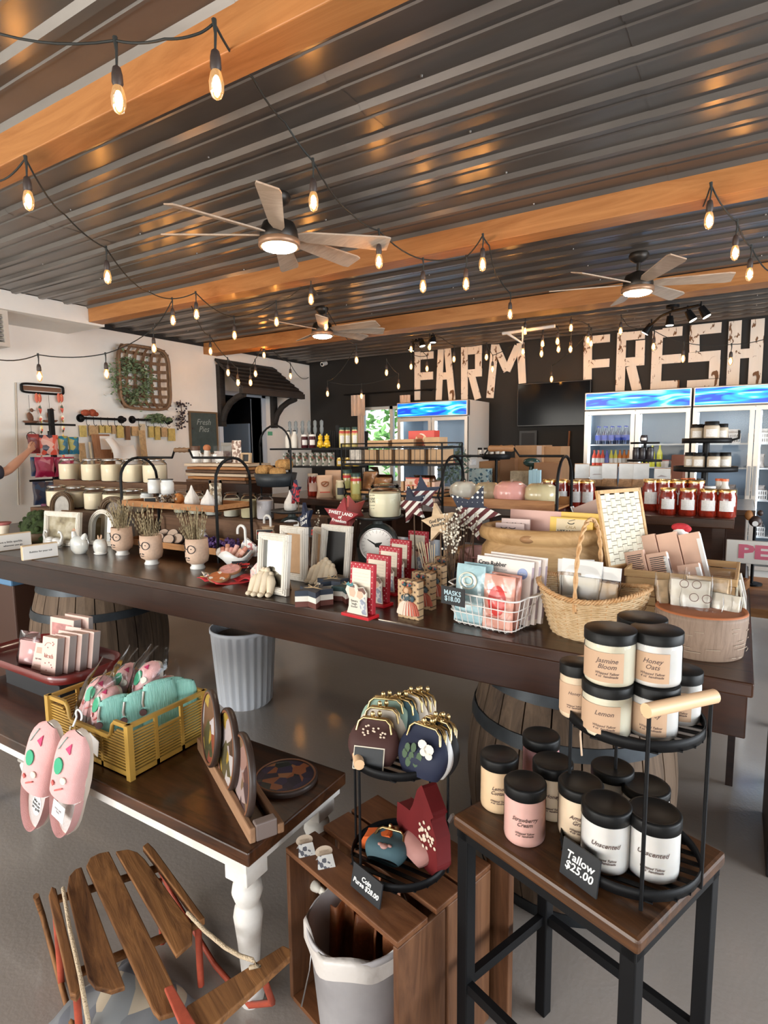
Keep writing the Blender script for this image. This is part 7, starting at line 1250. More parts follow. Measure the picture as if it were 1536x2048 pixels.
# soap pumpkins on the second tray stand
P = Vc((ay(1008, 1010, 2.95).x, 2.98, TZ)); hx = (ay(1118, 1000, 2.95).x - ay(896, 1000, 2.95).x) / 2; zT = ay(1008, 998, 2.85).z - TZ; zA = ay(1008, 912, 2.98).z - TZ; zH = ay(985, 897, 2.98).z - TZ
t = T('tiered_tray_stand', 'black metal stand with turned handle and wooden tray of smooth pastel pumpkins', 'tray stand', P); m = MB()
for s in (-1, 1): m = MB(); m.tube([(s * hx, -.14, 0), (s * hx, -.14, zA - .14)] + [(s * hx, -.14 * cos(a), zA - .14 + .14 * sin(a)) for a in [PI * k / 10 for k in range(11)]] + [(s * hx, .14, 0)], .008, 6); O('side_arch', m, blackm, t)
O('top_bar', MB().tube([(-hx, 0, zA), (-.13, 0, zA), (-.10, 0, zH), (.04, 0, zH), (.07, 0, zA), (hx, 0, zA)], .0065, 6), blackm, t); O('handle', MB().lathe([(.014, -.07), (.018, -.06), (.015, -.01), (.019, 0), (.015, .01), (.018, .06), (.014, .07)], 12, (-.03, 0, zH), M=RY(PI / 2)), wood('mid_handle', (.22, .10, .04), (.36, .19, .09), 'X', .5), t)
O('wooden_tray', MB().box(-hx + .01, hx - .01, -.14, .14, zT - .05, zT - .04).box(-hx + .01, hx - .01, -.15, -.14, zT - .05, zT).box(-hx + .01, hx - .01, .14, .15, zT - .05, zT), tray_wood, t, bevel=.002); O('lower_tray', MB().box(-hx + .01, hx - .01, -.14, .14, .03, .05), tray_wood, t)
for k, (px, dy, r, h, c, nm) in enumerate(((928, -.02, .082, .115, (.66, .64, .56), 'ivory white'), (975, .03, .085, .11, (.50, .42, .28), 'olive beige'), (1022, -.05, .092, .125, (.66, .32, .28), 'glossy pink'), (1082, -.02, .095, .115, (.52, .44, .26), 'mottled beige'))):
  q = Vc((ay(px, 985, P.y + dy).x, P.y + dy, TZ + zT - .0395)); pumpkin('pastel_pumpkin', f'smooth {nm} pumpkin on the wooden tray', q, r, h, M('pump_' + nm, c, .3, coat=.5, sub=.1), M('stem_brown'), 9, None, .06)
# far counter beyond the raised shelf
t = T('far_counter', 'dark counter in the background carrying cardboard boxes', 'counter', (-1.6, 5.0, 0)); O('counter', MB().box(-1.9, 1.65, -.35, .45, 0, 1.10), darkface, t, bevel=.005); O('counter_top', MB().box(-1.95, 1.7, -.4, .5, 1.101, 1.14), darkwood, t, bevel=.004); FZ = 1.141
def onF(px, Y, z=None): v = ay(px, 960, Y); return Vc((v.x, Y, FZ if z is None else z))
def fbox(lab, px0, px1, pyt, Y, d, mt, z0=None, nm='cardboard_box', cat='box', stripe=None):
  a, b = ay(px0, pyt, Y), ay(px1, pyt, Y); z0 = z0 or FZ; t = T(nm, lab, cat, ((a.x + b.x) / 2, Y, z0)); w = (b.x - a.x) / 2; h = a.z - z0; O('box', MB().box(-w, w, 0, d, 0, h), mt, t, bevel=.003)
  if stripe: O('tape', MB().box(w * stripe[0], w * stripe[1], -.002, -.0004, 0, h * .99), M('tape_clear', (.40, .30, .25), .25), t)
  return t
ck = M('cardboard', (.36, .20, .10), .8, var=.1, vscale=8)
fbox('large cardboard box, tall one in the middle of the far counter', 1030, 1085, 891, 4.9, .3, ck, stripe=(.6, .95)); fbox('cardboard box at the right of the tall one on the far counter', 1087, 1122, 893, 4.95, .3, ck); fbox('dark cardboard box with a round white emblem on the far counter', 1000, 1030, 917, 4.82, .25, M('cardboard_dark', (.28, .14, .07), .8)); fbox('wide brown box behind the black pot tray', 958, 1004, 923, 4.86, .25, ck)
fbox('brown box with a printed word at the right of the far counter', 1068, 1118, 925, 4.72, .1, M('cardboard_dark')); fbox('pale blue patterned box at the left of the far counter', 938, 975, 937, 4.70, .12, blotch('mosaic_blue', [(.45, .58, .60), (.40, .55, .58), (.05, .12, .18), (.5, .6, .6)], 60));
for k, px in enumerate((1061, 1069, 1077)): fbox(f'pale blue packet standing in front of the moss box, {["left", "middle", "right"][k]} one', px - 4, px + 4, 938 + 2 * (k != 1), 4.62, .03, M('packet_blue', (.40, .62, .72), .5), nm='blue_packet', cat='packet')
t = fbox('rustic box planter topped with green moss on the far counter', 1020, 1062, 942, 4.66, .12, M('planter_rustic', (.40, .32, .22), .8, var=.3, vscale=25), nm='moss_planter', cat='planter'); O('moss', MB().ball((-.05, .05, .09), (.06, .05, .03), 12, 8).ball((.05, .05, .085), (.07, .05, .025), 12, 8), M('moss_bright', (.16, .22, .03), .9, bump=.8), t)
q = onF(1052, 4.66); t = T('green_ornament', 'shiny dark green flowered ornament above the moss planter', 'ornament', (q.x, 4.80, FZ)); z0 = ay(1052, 930, 4.75).z - FZ; O('ornament', MB().ball((0, 0, z0 + .02), (.075, .04, .04), 14, 8).cyl((0, 0, 0), (0, 0, z0), .02, None, 8), M('dark_green_gloss', (.02, .06, .06), .15, coat=.8), t)
q = onF(977, 4.45); t = T('pot_tray', 'round black pedestal tray of small black capped bottles, blue at the right', 'tray', (q.x, 4.62, FZ)); z1 = ay(977, 916, 4.62).z - FZ; O('tray', MB().lathe([(.11, z1 - .01), (.14, z1 + .035), (.135, z1 + .035), (.10, z1), (.001, z1)], 24).cyl((0, 0, 0), (0, 0, z1 - .008), .012, None, 8).cyl((0, 0, 0), (0, 0, .01), .10, None, 20), blackm, t)
for k, px in enumerate((958, 970, 982, 994, 1003)): jar('tiny_bottle', f'tiny black capped bottle in the pedestal tray, {ORD[k]}', Vc((ay(px, 900, 4.6).x, 4.62, FZ + z1 + .001)), .020, .085, M('sauce_white'), blackcap, None, 'tiny bottles in the pedestal tray', lidh=.25)
for k, (px, py) in enumerate(((962, 945), (985, 947), (1002, 948), (1022, 946))): v = ay(px, 962, 4.5); t = T('hand_bell', f'small black bell shaped holder on the far counter, {FRT[k]}', 'bell', (v.x, 4.50, FZ), 0, 'black bell shaped holders'); O('bell', MB().lathe([(.045, 0), (.035, .015), (.018, .05), (.008, .07)], 12), blackm, t); O('stem', MB().cyl((0, 0, .07), (0, 0, .17), .004, None, 6), blackwire, t)
# small black stand, straw bag and bits before the drinks fridge
q = onF(1287, 4.7); t = T('cupcake_stand', 'small two tier black stand in front of the drinks fridge', 'stand', (q.x, 4.7, FZ)); z1, z2 = ay(1287, 923, 4.7).z - FZ, ay(1287, 888, 4.7).z - FZ; O('tiers', MB().cyl((0, 0, 0), (0, 0, z2), .010, None, 8).lathe([(.001, z1), (.12, z1), (.12, z1 + .015), (.001, z1 + .006)], 24).lathe([(.001, z2), (.10, z2), (.10, z2 + .015), (.001, z2 + .006)], 24).cyl((0, 0, 0), (0, 0, .01), .07, None, 16), blackm, t)
for k, (px, z) in enumerate(((1272, z1), (1285, z1), (1300, z1), (1286, z2))): jar('dark_tin', f'dark little tin on the small two tier stand, {["left", "middle", "right", "single top one"][k]}', Vc((ay(px, 900, 4.66).x, 4.68, FZ + z + .0155)), .026, .09 if k < 3 else .05, M('tin_dark', (.03, .025, .03), .3), blackcap, lbl if k == 3 else None, 'dark tins')
t = fbox('rounded brown box right of the small black stand', 1343, 1368, 910, 4.9, .2, M('brown_box', (.16, .05, .025), .6)); t = T('straw_bag', 'checked straw bag behind the white snack pouches', 'bag', onF(1352, 4.6)); bag('bag', '', '', .15, .12, .08, blotch('straw_check', [(.60, .45, .25), (.5, .35, .18), (.65, .52, .32)], 60), parent=t); O('handle', MB().tube([(-.06, 0, .10), (-.03, 0, .16), (.03, 0, .16), (.06, 0, .10)], .006, 6), M('reed_pale'), t)
# eucalyptus plant by the fridge
q = onF(905, 4.55); q.z = FZ; t = T('eucalyptus', 'grey green eucalyptus plant in a pale pot before the white fridge side', 'plant', q); mb = leaves(150, (0, 0, .28), (.18, .1, .20), .05, 21); [mb.tube([(0, 0, .08), (.12 * cos(a), .05 * sin(a), .42)], .003, 4) for a in (0, 1.2, 2.4, 3.6, 5)]; O('leaves', mb, M('eucalyptus_leaf', (.13, .19, .15), .7), t); O('pot', MB().lathe([(.05, 0), (.065, .1), (.06, .1)], 16), whitec, t)
# right side: low bakery table, PERI sign, chalk box
t = T('bakery_table', 'low wooden table at the right edge heaped with wrapped loaves', 'table', (.62, 3.45, 0)); O('tabletop', MB().box(-.56, .7, -.35, .4, .80, .84), tray_wood, t); [O('leg', MB().box(x, x + .05, y, y + .05, 0, .799), darkface, t) for x in (-.4, .63) for y in (-.33, .33)]
for k in range(5): clearbag('clear wrapped brown loaf on the low bakery table, ' + ORD[k], Vc((.28 + .17 * (k % 4), 3.22 + .16 * (k // 4), .841)), .155, .26, .12, brd, 0, 0, .72, 'wrapped loaves', 'bread_bag')
z0, z1 = ay(1500, 1128, 3.0).z, ay(1500, 1082, 3.0).z; xl = ay(1452, 1100, 3.0).x; t = T('bakery_sign', 'white board sign with pink capitals in front of the wrapped loaves', 'sign', (xl, 3.0, 0)); O('board', MB().box(0, .62, 0, .02, z0, z1), M('sign_white', (.60, .58, .54), .6), t, bevel=.003); O('post', MB().box(.05, .08, .021, .04, 0, z1 - .01).box(.54, .57, .021, .04, 0, z1 - .01), darkface, t)
text('PERI', .082, M('pink_letter', (.50, .10, .16), .5), t, (.045, -.001, (z0 + z1) / 2), ext=.001, bold=.0035, align='LEFT', sx=1.45)
t = T('chalk_bin', 'black bin with a blue chalk lettered panel at the right picture edge', 'bin', (.175, 2.62, 0)); z0, z1 = ay(1518, 1196, 2.4).z, ay(1518, 1142, 2.4).z; O('bin', MB().box(-.02, .5, -.2, .25, 0, z0 - .01), M('bin_black', (.008, .008, .009), .5), t, bevel=.006); O('chalk_panel', MB().box(-.02, .5, -.22, -.19, z0, z1 + .02), M('panel_blue_black', (.01, .03, .08), .5), t); text('COOKIES', .055, M('blue_chalk'), t, (.01, -.222, (z0 + z1) / 2), ext=.0004, align='LEFT')
q = Vc((ay(1512, 1040, 3.5).x, 3.5, 1.0)); t = T('rooster_figurine', 'small dark rooster figurine with orange tail and a white tag at the right edge', 'figurine', (q.x, 3.62, .841)); z = ay(1512, 1055, 3.6).z - .841; O('stand', MB().cyl((0, 0, 0), (0, 0, z), .008, None, 6).cyl((0, 0, 0), (0, 0, .01), .05, None, 12), blackm, t); O('body', MB().ball((0, 0, z + .03), (.03, .02, .03), 10, 8).ball((.02, 0, z + .075), (.014, .012, .016), 8, 6), M('rooster_dark', (.04, .02, .015), .5), t); O('tail', MB().ball((-.03, 0, z + .06), (.02, .012, .028), 8, 6), M('rooster_tail', (.35, .14, .04), .6), t); O('tag', MB().cyl((0, -.022, z + .02), (0, -.025, z + .02), .014, None, 12), paper, t)
# ================================================================ foreground: bench, crates, stool
BZ = .53
benchw = wood('bench_walnut', (.022, .008, .0035), (.105, .038, .014), 'X', .33, 4, .4, .1, dist=3.5); whitel = M('distressed_white', (.66, .61, .54), .55, col2=(.80, .76, .70), vscale=12, bump=.15, bscale=20)
t = T('low_bench', 'walnut topped low bench with turned white legs in the left foreground', 'bench', (-2.0, 1.25, 0))
O('benchtop', MB().box(-.95, .94, -.225, .225, BZ - .042, BZ), benchw, t, bevel=.005); [O('frame_rail', MB().box(*b, BZ - .075, BZ - .043), whitel, t) for b in ((-.92, .92, -.215, -.20), (-.92, .92, .20, .215), (.905, .92, -.2, .2), (-.92, -.905, -.2, .2))]
lp = [(.030, 0), (.036, .012), (.040, .035), (.034, .058), (.020, .070), (.018, .085), (.026, .10), (.034, .20), (.042, .275), (.038, .30), (.030, .312), (.036, .325), (.044, .350), (.040, .375), (.028, .386), (.034, .398)]
for x, y in ((.865, -.16), (.865, .16), (-.88, -.16), (-.88, .16)): O('leg', MB().lathe(lp, 24, (x, y, 0)).box(x - .042, x + .042, y - .042, y + .042, .398, BZ - .043), whitel, t, bevel=.003)
O('drop_finial', MB().lathe([(.001, .385), (.026, .39), (.034, .43), (.024, .442), (.04, .452)], 20, (-.22, -.185, 0)), whitel, t)
# ---- mustard crate with slippers and pouches
mus = M('mustard_plastic', (.46, .27, .055), .42, var=.05); X0, X1, Y0, Y1, CH = -2.096, -1.635, 1.085, 1.40, .186
t = T('folding_crate', 'mustard yellow slotted plastic crate holding slippers and pouches', 'crate', ((X0 + X1) / 2, (Y0 + Y1) / 2, BZ)); hx, hy = (X1 - X0) / 2, (Y1 - Y0) / 2; m = MB()
def slotwall(m, L_, X, notch, hole):
  th = .008; m.box(-L_, L_, 0, th, 0, .022, X)
  n = 13
  for k in range(n):
    z0 = .027 + k * .0103; a, b = -L_ + .012, L_ - .012
    if notch and z0 > .118: m.box(a, -L_ * .45 + (z0 - .118) * -1.2, .001, th - .001, z0, z0 + .0055, X); m.box(L_ * .55 + (z0 - .118) * 1.2, b, .001, th - .001, z0, z0 + .0055, X)
    elif hole and z0 > .125: m.box(a, -.055, .001, th - .001, z0, z0 + .0055, X); m.box(.055, b, .001, th - .001, z0, z0 + .0055, X)
    else: m.box(a, b, .001, th - .001, z0, z0 + .0055, X)
  for x in (-L_ + .006, -L_ / 3, L_ / 3, L_ - .006): m.box(x - .006, x + .006, 0, th + .001, 0, .120 if notch and abs(x) < L_ * .5 else CH - .012, X)
  if notch: m.box(-L_, -L_ * .55, -.003, th, CH - .014, CH, X).box(L_ * .68, L_, -.003, th, CH - .014, CH, X).box(-L_ * .42, L_ * .52, -.003, th, .112, .128, X); m.tube([X @ Vc(v) for v in ((-L_ * .56, .003, CH - .007), (-L_ * .50, .003, CH - .02), (-L_ * .46, .003, .128), (-L_ * .40, .003, .12))], .007, 6).tube([X @ Vc(v) for v in ((L_ * .68, .003, CH - .007), (L_ * .62, .003, CH - .02), (L_ * .57, .003, .128), (L_ * .50, .003, .12))], .007, 6)
  else: m.box(-L_, L_, -.003, th, CH - .014, CH, X).box(-.058, .058, -.001, th, .122, .130, X)
  return m
slotwall(m, hx, Matrix.Translation((0, -hy, 0)), True, False); slotwall(m, hx, Matrix.Translation((0, hy, 0)) @ RZ(PI).to_4x4(), False, True); slotwall(m, hy, Matrix.Translation((hx, 0, 0)) @ RZ(PI / 2).to_4x4(), False, True); slotwall(m, hy, Matrix.Translation((-hx, 0, 0)) @ RZ(-PI / 2).to_4x4(), False, True)
for sx in (-1, 1):
  for sy in (-1, 1): m.box(sx * hx - .010, sx * hx + .010, sy * hy - .010, sy * hy + .010, 0, CH)
O('crate_body', m, mus, t); O('bottom', MB().box(-hx, hx, -hy, hy, 0, .005), mus, t)
pinkf = M('pink_terry', (.78, .42, .40), .95, col2=(.80, .45, .43), vscale=60, bump=.2, bscale=300); soleW = M('cream_sole', (.78, .68, .58), .7); ins = M('insole_grey', (.55, .50, .47), .9, bump=.3, bscale=200)
pg = M('print_green', (.05, .38, .20), .7); pp2 = M('print_magenta', (.62, .05, .15), .7); pr2 = M('print_coral', (.62, .14, .12), .7)
def sole_pts(L_, W_, n=28, toe=1.0):
  out = []
  for k in range(n): a = 2 * PI * k / n; s = sin(a); w = W_ / 2 * (1 + .10 * s) * (1 - .10 * math.exp(-((s + .25) / .3) ** 2)); out.append((w * cos(a) * (abs(cos(a)) ** -.18 if abs(cos(a)) > .05 else 1), L_ / 2 * s))
  return out
def slipper(t, L_, W_, R_, c, opening=True):
  """sole in a local xy plane, toe towards +y, upper bulging towards +z; R_ orients it"""
  o = O('sole', MB().prism(sole_pts(L_, W_), -.012, .008, R_, c=c, sm=True), soleW, t, bevel=.003)
  def up(u, v):
    y = L_ * (-.06 + .55 * v); hw = W_ / 2 * .95 * (1.03 if v < .6 else 1.03 * max(0.0, 1 - ((v - .6) / .42) ** 3) ** .5); a = PI * u; return Vc(c) + R_ @ Vc((-hw * cos(a), y, .006 + .055 * sin(a) ** .6 * sqrt(max(0, 1 - (max(0, v - .42) / .585) ** 2))))
  O('upper', MB().grid(up, 18, 12), pinkf, t)
  O('insole', MB().prism([(x * .86, y * .93) for x, y in sole_pts(L_, W_)], .0082, .010, R_, c=c), ins, t)
  def rim(u, v): a = PI + PI * u; w = W_ / 2 * 1.0; hh = .030 * v; return Vc(c) + R_ @ Vc((w * cos(a), -.06 * L_ + (L_ * .43) * sin(a) * (1.0), .004 + hh))
  O('heel_rim', MB().grid(rim, 18, 3), pinkf, t)
  def S(x, y, v=.0):   # a point on the upper
    hw = W_ / 2; h = .058 * max(.05, 1 - (x / hw) ** 2) ** .3 * sqrt(max(0, 1 - (max(0, (y / L_ + .06) / .55 - .42) / .585) ** 2)); return Vc(c) + R_ @ Vc((x, y, h + .0085))
  def pat(poly, mt, nm): O(nm, MB().add([S(x, y) for x, y in poly] + [S(x, y) - R_ @ Vc((0, 0, .003)) for x, y in poly], [tuple(range(len(poly)))] + [(i, len(poly) + i, len(poly) + (i + 1) % len(poly), (i + 1) % len(poly)) for i in range(len(poly))]), mt, t)
  pat([(.020 * cos(a) - .004, .075 * L_ / .3 + .028 * sin(a) * (1.1 if sin(a) < 0 else .8)) for a in [2 * PI * k / 12 for k in range(12)]], pg, 'green_print'); pat([(.002, .118 * L_ / .3), (.026, .112 * L_ / .3), (.012, .132 * L_ / .3)], pp2, 'flag_print'); pat([(-.024, .02), (-.012, .016), (-.008, .028), (-.02, .032)], pr2, 'coral_print'); pat([(-.03, .105 * L_ / .3), (-.027, .105 * L_ / .3), (-.018, .135 * L_ / .3), (-.021, .136 * L_ / .3)], M('print_grey_green', (.25, .36, .32), .7), 'stick_print'); pat([(.028 + .010 * cos(a), .055 + .012 * sin(a)) for a in [2 * PI * k / 10 for k in range(10)]], cream, 'ball_print'); pat([(.002, .005), (.030, .026), (.028, .030), (-.001, .008)], pr2, 'club_print')
YS = 1.030
t = T('slippers', 'pair of pink terry slippers with golf prints hanging on the front of the mustard crate', 'slippers', (ay(125, 1540, YS - .03).x, YS, .55))
o_ = Vc(t.location)
for k, (top, bot, wpx) in enumerate((((108, 1445), (72, 1652), 82), ((165, 1462), (132, 1664), 82))):
  Yk = YS - .035 - .012 * k; a, b = ay(*top, Yk), ay(*bot, Yk - .02); d = (a - b); L_ = d.length; yv = d.normalized(); zv = Vc((0, -1, -.05)); zv = (zv - yv * zv.dot(yv)).normalized(); xv = yv.cross(zv); R_ = Matrix((xv, yv, zv)).transposed(); c = (a + b) / 2 - o_; W_ = wpx * mpp((a + b) / 2)
  slipper(t, L_, W_, R_, c)
  if k == 0:
    m3x = R_.to_euler(); O('insole_label', MB().prism([(.024 * cos(q), -.115 + .042 * sin(q)) for q in [2 * PI * j / 20 for j in range(20)]], .0102, .0112, R_, c=c), paper, t); text('life is\nbetter\nin golf', .017, inkk, t, c + R_ @ Vc((0, -.115, .0122)), m3x, ext=.0003)
  else:
    O('cardboard_tag', MB().prism([(-.03, -.115), (.032, -.115), (.032, -.055), (-.03, -.055)], .040, .0412, R_, c=c), paper, t); text('two left\nfeet', .011, M('grey_print'), t, c + R_ @ Vc((0, -.083, .0420)), R_.to_euler(), ext=.0003)
a = ay(152, 1440, YS - .02) - o_; O('hanger', MB().tube([a + Vc((.012 + .016 * cos(q), .004 + .0 * q, .018 + .018 * sin(q))) for q in [-.9 + 4.6 * k / 14 for k in range(15)]] + [a + Vc((-.006, -.008, -.02))], .0032, 6), M('hanger_white', (.78, .78, .76), .4), t)
cc = lambda x, y, z=.006: Vc((X0 + x, Y0 + y, BZ + z))
for k, (x, y, z, rz, ty, lab) in enumerate(((.13, .10, .10, .25, .25, 'bagged pink slipper at the left of the mustard crate'), (.22, .09, .08, .0, -.25, 'bagged pink slipper in the middle front of the mustard crate'), (.16, .20, .12, .1, .1, 'bagged pink slipper behind, left in the crate'), (.27, .22, .14, -.1, -.1, 'bagged pink slipper at the back of the crate, tallest'), (.34, .24, .09, .0, -.4, 'bagged pink slipper at the back right of the crate'))):
  t = T('bagged_slipper', lab, 'slipper', cc(x, y, z), rz); yv = Vc((sin(ty) * .8, .35, .9)).normalized(); zv = Vc((0, -1, .3)); zv = (zv - yv * zv.dot(yv)).normalized(); R_ = Matrix((yv.cross(zv), yv, zv)).transposed(); slipper(t, .25, .095, R_, (0, 0, .02))
  O('clear_bag', MB().grid(lambda u, v: R_ @ Vc(((u - .5) * .13 * (1 + .04 * sin(13 * v)), -.12 + .30 * v, .078 * sin(PI * u) ** .4 * (1 - .85 * max(0, v - .75) * 4) * 1.0 + .006 * sin(16 * u + 11 * v))) + Vc((0, 0, .02)), 16, 16), plastic_film, t)
teal = M('teal_corduroy', (.22, .50, .42), .85, col2=(.30, .58, .50), vscale=60, stretch=(3, 1, .3), bump=.4, bscale=80)
for k, (x, y, rz, h) in enumerate(((.30, .070, 1.2, .185), (.345, .13, 1.25, .19), (.375, .185, 1.25, .215), (.36, .24, 1.0, .20), (.385, .265, .8, .19))):
  t = T('corduroy_pouch', f'teal corduroy zip pouch standing in the mustard crate, {["front one", "second", "third", "fourth", "hindmost"][k]}', 'pouch', cc(x, y, .03), rz, 'teal pouches in the mustard crate')
  O('body', MB().grid(lambda u, v: Vc((.068 * csg(abs(cos(2 * PI * u)) ** .7, cos(2 * PI * u)) * (1 - .25 * v ** 4), .026 * sin(2 * PI * u) * (1 - .5 * v ** 3) * (1 + .12 * sin(9 * v)), h * v)), 24, 10).ball((0, 0, h * .98), (.05, .013, .014), 12, 6), teal, t)
  O('zip_pull', MB().tube([(-.055, -.010, h * .93), (-.062, -.012, h * .75), (-.06, -.014, h * .68)], .005, 6), chrome, t); O('emblem_disc', MB().cyl((-.062, -.016, h * .60), (-.064, -.021, h * .60), .012, None, 14), M('disc_brown', (.12, .06, .06), .5), t)
  if k in (0, 1): O('price_tag', MB().box(-.03, .03, -.001, .001, -.03, .03, Matrix.Translation((-.085, -.03, h * .30)) @ RZ(-1.3).to_4x4() @ RY(.25 if k == 0 else 0).to_4x4()), paper, t)
# ---- red tray with kit-sch boxes
q = az(100, 1388, .625); t = T('riser_box', 'black wire riser under the red tray at the left picture edge', 'riser', (-2.62, 1.40, BZ)); O('frame', MB().box(-.22, .22, -.11, .11, 0, .075), M('riser_dark', (.02, .02, .022), .6), t)
TZ2 = BZ + .076; redt = M('oxblood_enamel', (.16, .018, .015), .3, coat=.4); c = Vc((az(0, 1386, TZ2).x + .0, 0, 0)); rx_ = az(186, 1340, TZ2 + .04).x; tc_ = Vc((rx_ - .36, 1.43, TZ2)); t = T('red_tray', 'oxblood red oval edged tray of boxed face goods at the left edge', 'tray', tc_)
def rrp(hx, hy, r, z): return [Vc((p.x, p.y, z)) for p in rr_pts(hx, hy, z, r, 6)]
m = MB(); rings = [rrp(.34, .155, .10, 0), rrp(.355, .17, .11, .045), rrp(.352, .167, .11, .045), rrp(.336, .151, .10, .005)]; n = len(rings[0]); vs = [v for r in rings for v in r]; m.add(vs, [(i * n + j, i * n + (j + 1) % n, (i + 1) * n + (j + 1) % n, (i + 1) * n + j) for i in range(3) for j in range(n)], True); m.add(rings[0], [tuple(range(n))[::-1]], False); m.add(rings[3], [tuple(range(n))], False); O('tray', m, redt, t)
kb = M('blush_box', (.80, .56, .48), .5); kbs = M('box_side_grey', (.36, .32, .30), .6, var=.1); kp = M('rose_print', (.52, .28, .24), .5)
def pbox(lab, p, w, h, d, rz, tilt, kind):
  t = T('skincare_box', lab, 'box', p, rz); X = RX(-tilt); X4 = X.to_4x4(); O('box', MB().box(-w / 2, w / 2, 0, d, 0, h, X4), kb, t, bevel=.001); O('side_panel', MB().box(w / 2 - .0002, w / 2 + .0006, .001, d - .001, .001, h - .001, X4), kbs, t)
  if kind == 1:
    text('kit·sch', .028, M('rust_ink', (.35, .09, .05), .5), t, X @ Vc((0, -.001, h * .50)), (PI / 2 - tilt, 0, 0), ext=.0003, sx=.8); O('arc_print', MB().tube([X @ Vc((-.004 + .026 * cos(a), -.001, h * .72 + .022 * sin(a))) for a in [1 + 1.9 * k / 8 for k in range(9)]], .0012, 4), kp, t); m = MB(); [m.ball(X @ Vc((x, -.001, z)), (.0035, .001, .0028), 6, 4) for x, z in ((.02, h * .88), (.027, h * .84), (.022, h * .80), (-.01, h * .72), (-.02, h * .30), (.018, h * .28), (.024, h * .22), (-.01, h * .12), (.004, h * .33))]; O('petal_print', m, M('petal_red', (.40, .10, .08), .5), t)
  if kind == 2: O('window_print', MB().box(-w * .36, w * .30, -.001, 0, h * .62, h * .84, X4), M('tan_print', (.55, .34, .26), .5), t); text('eye masks', .012, inkk, t, X @ Vc((-.01, -.001, h * .42)), (PI / 2 - tilt, 0, 0), ext=.0002); O('line_print', MB().box(-w * .36, w * .3, -.001, 0, h * .10, h * .20, X4), M('tan_print'), t)
  return t
zz = TZ2 + .006
for k in range(4): q = az(88 + 17 * k, 1362 - 12 * k, zz + .0); pbox(['front blush box lettered kit·sch in the red tray', 'second blush box behind the lettered one', 'third blush box in the lettered stack', 'rearmost blush box in the lettered stack'][k], Vc((tc_.x + .155 + .018 * k, 1.325 + .045 * k, zz)), .095, .165, .036, .12, .16, 1 if k == 0 else 0)
for k in range(5): pbox(['front flat blush packet with window print left of the lettered box', 'second flat blush packet', 'third flat blush packet', 'fourth flat blush packet', 'rearmost flat blush packet'][k], Vc((tc_.x + .065 + .010 * k, 1.335 + .026 * k, zz)), .10, .118 + .013 * k, .010, .15, .30, 2 if k == 0 else 0)
t = pbox('white framed blush box with a pink picture at the far left of the red tray', Vc((tc_.x - .045, 1.50, zz)), .17, .175, .04, .1, .1, 0); O('picture_print', MB().box(-.07, .07, -.001, 0, .03, .15, RX(-.1).to_4x4()), M('rosy_picture', (.50, .22, .20), .5, var=.3, vscale=15), t); pbox('brown sided blush box behind the white framed one', Vc((tc_.x - .01, 1.56, zz)), .17, .18, .025, .1, .05, 0)
clearbag('crumpled clear bag of pink puffs at the far left of the red tray', Vc((tc_.x - .055, 1.36, zz)), .13, .15, .07, M('pink_puff', (.70, .38, .36), .8), .2, .1, .7)
# ---- plate rack with round plates
a, b = az(396, 1492, BZ), az(500, 1678, BZ); d = (b - a); Lr = d.length; ang = math.atan2(d.y, d.x); mid = (a + b) / 2 + Vc((.045, .035, 0)); rkw = wood('rack_wood', (.20, .10, .05), (.36, .20, .11), 'X', .6)
t = T('plate_rack', 'V shaped wooden plate rack on the bench holding three round plates', 'plate rack', (mid.x, mid.y, BZ), ang); L2 = Lr / 2
O('left_rail', MB().box(-L2, L2, -.060, -.042, 0, .045), rkw, t, bevel=.004); O('right_rail', MB().box(-L2, L2, .02, .04, 0, .03), rkw, t, bevel=.004); O('end_block', MB().box(L2 - .03, L2, -.042, .02, 0, .05), M('end_block_grey', (.20, .15, .13), .5), t, bevel=.004); O('end_block', MB().box(-L2, -L2 + .03, -.042, .02, 0, .04), rkw, t, bevel=.004)
pdark = M('plate_rim_dark', (.045, .028, .022), .4); prim = M('plate_rim_brown', (.22, .09, .045), .35)
pics = [blotch('plate_art_a', [(.62, .55, .55), (.20, .10, .06), (.45, .30, .06), (.55, .50, .5), (.08, .08, .04), (.3, .08, .05)], 16, .25), blotch('plate_art_b', [(.10, .06, .04), (.5, .42, .4), (.40, .26, .05), (.12, .10, .05), (.55, .5, .48)], 18, .25), blotch('plate_art_c', [(.12, .06, .05), (.35, .2, .16), (.22, .14, .08), (.4, .3, .28), (.08, .05, .05)], 20, .25), blotch('plate_art_d', [(.03, .025, .05), (.05, .04, .09), (.35, .12, .05), (.02, .03, .03), (.40, .18, .08), (.04, .03, .06)], 26, .25)]
def plate(lab, p, r, R_, pic):
  t = T('round_plate', lab, 'plate', p); O('rim', MB().lathe([(r * .98, -.010), (r, -.006), (r, .006), (r * .97, .009), (r * .90, .009), (r * .87, .004)], 48, M=R_), pdark, t); O('rim_line', MB().lathe([(r * .885, .0085), (r * .90, .0105), (r * .93, .0105), (r * .945, .0095)], 48, M=R_, cap=False), prim, t); O('picture', MB().lathe([(r * .875, .0055), (.001, .0056)], 48, M=R_), pic, t)
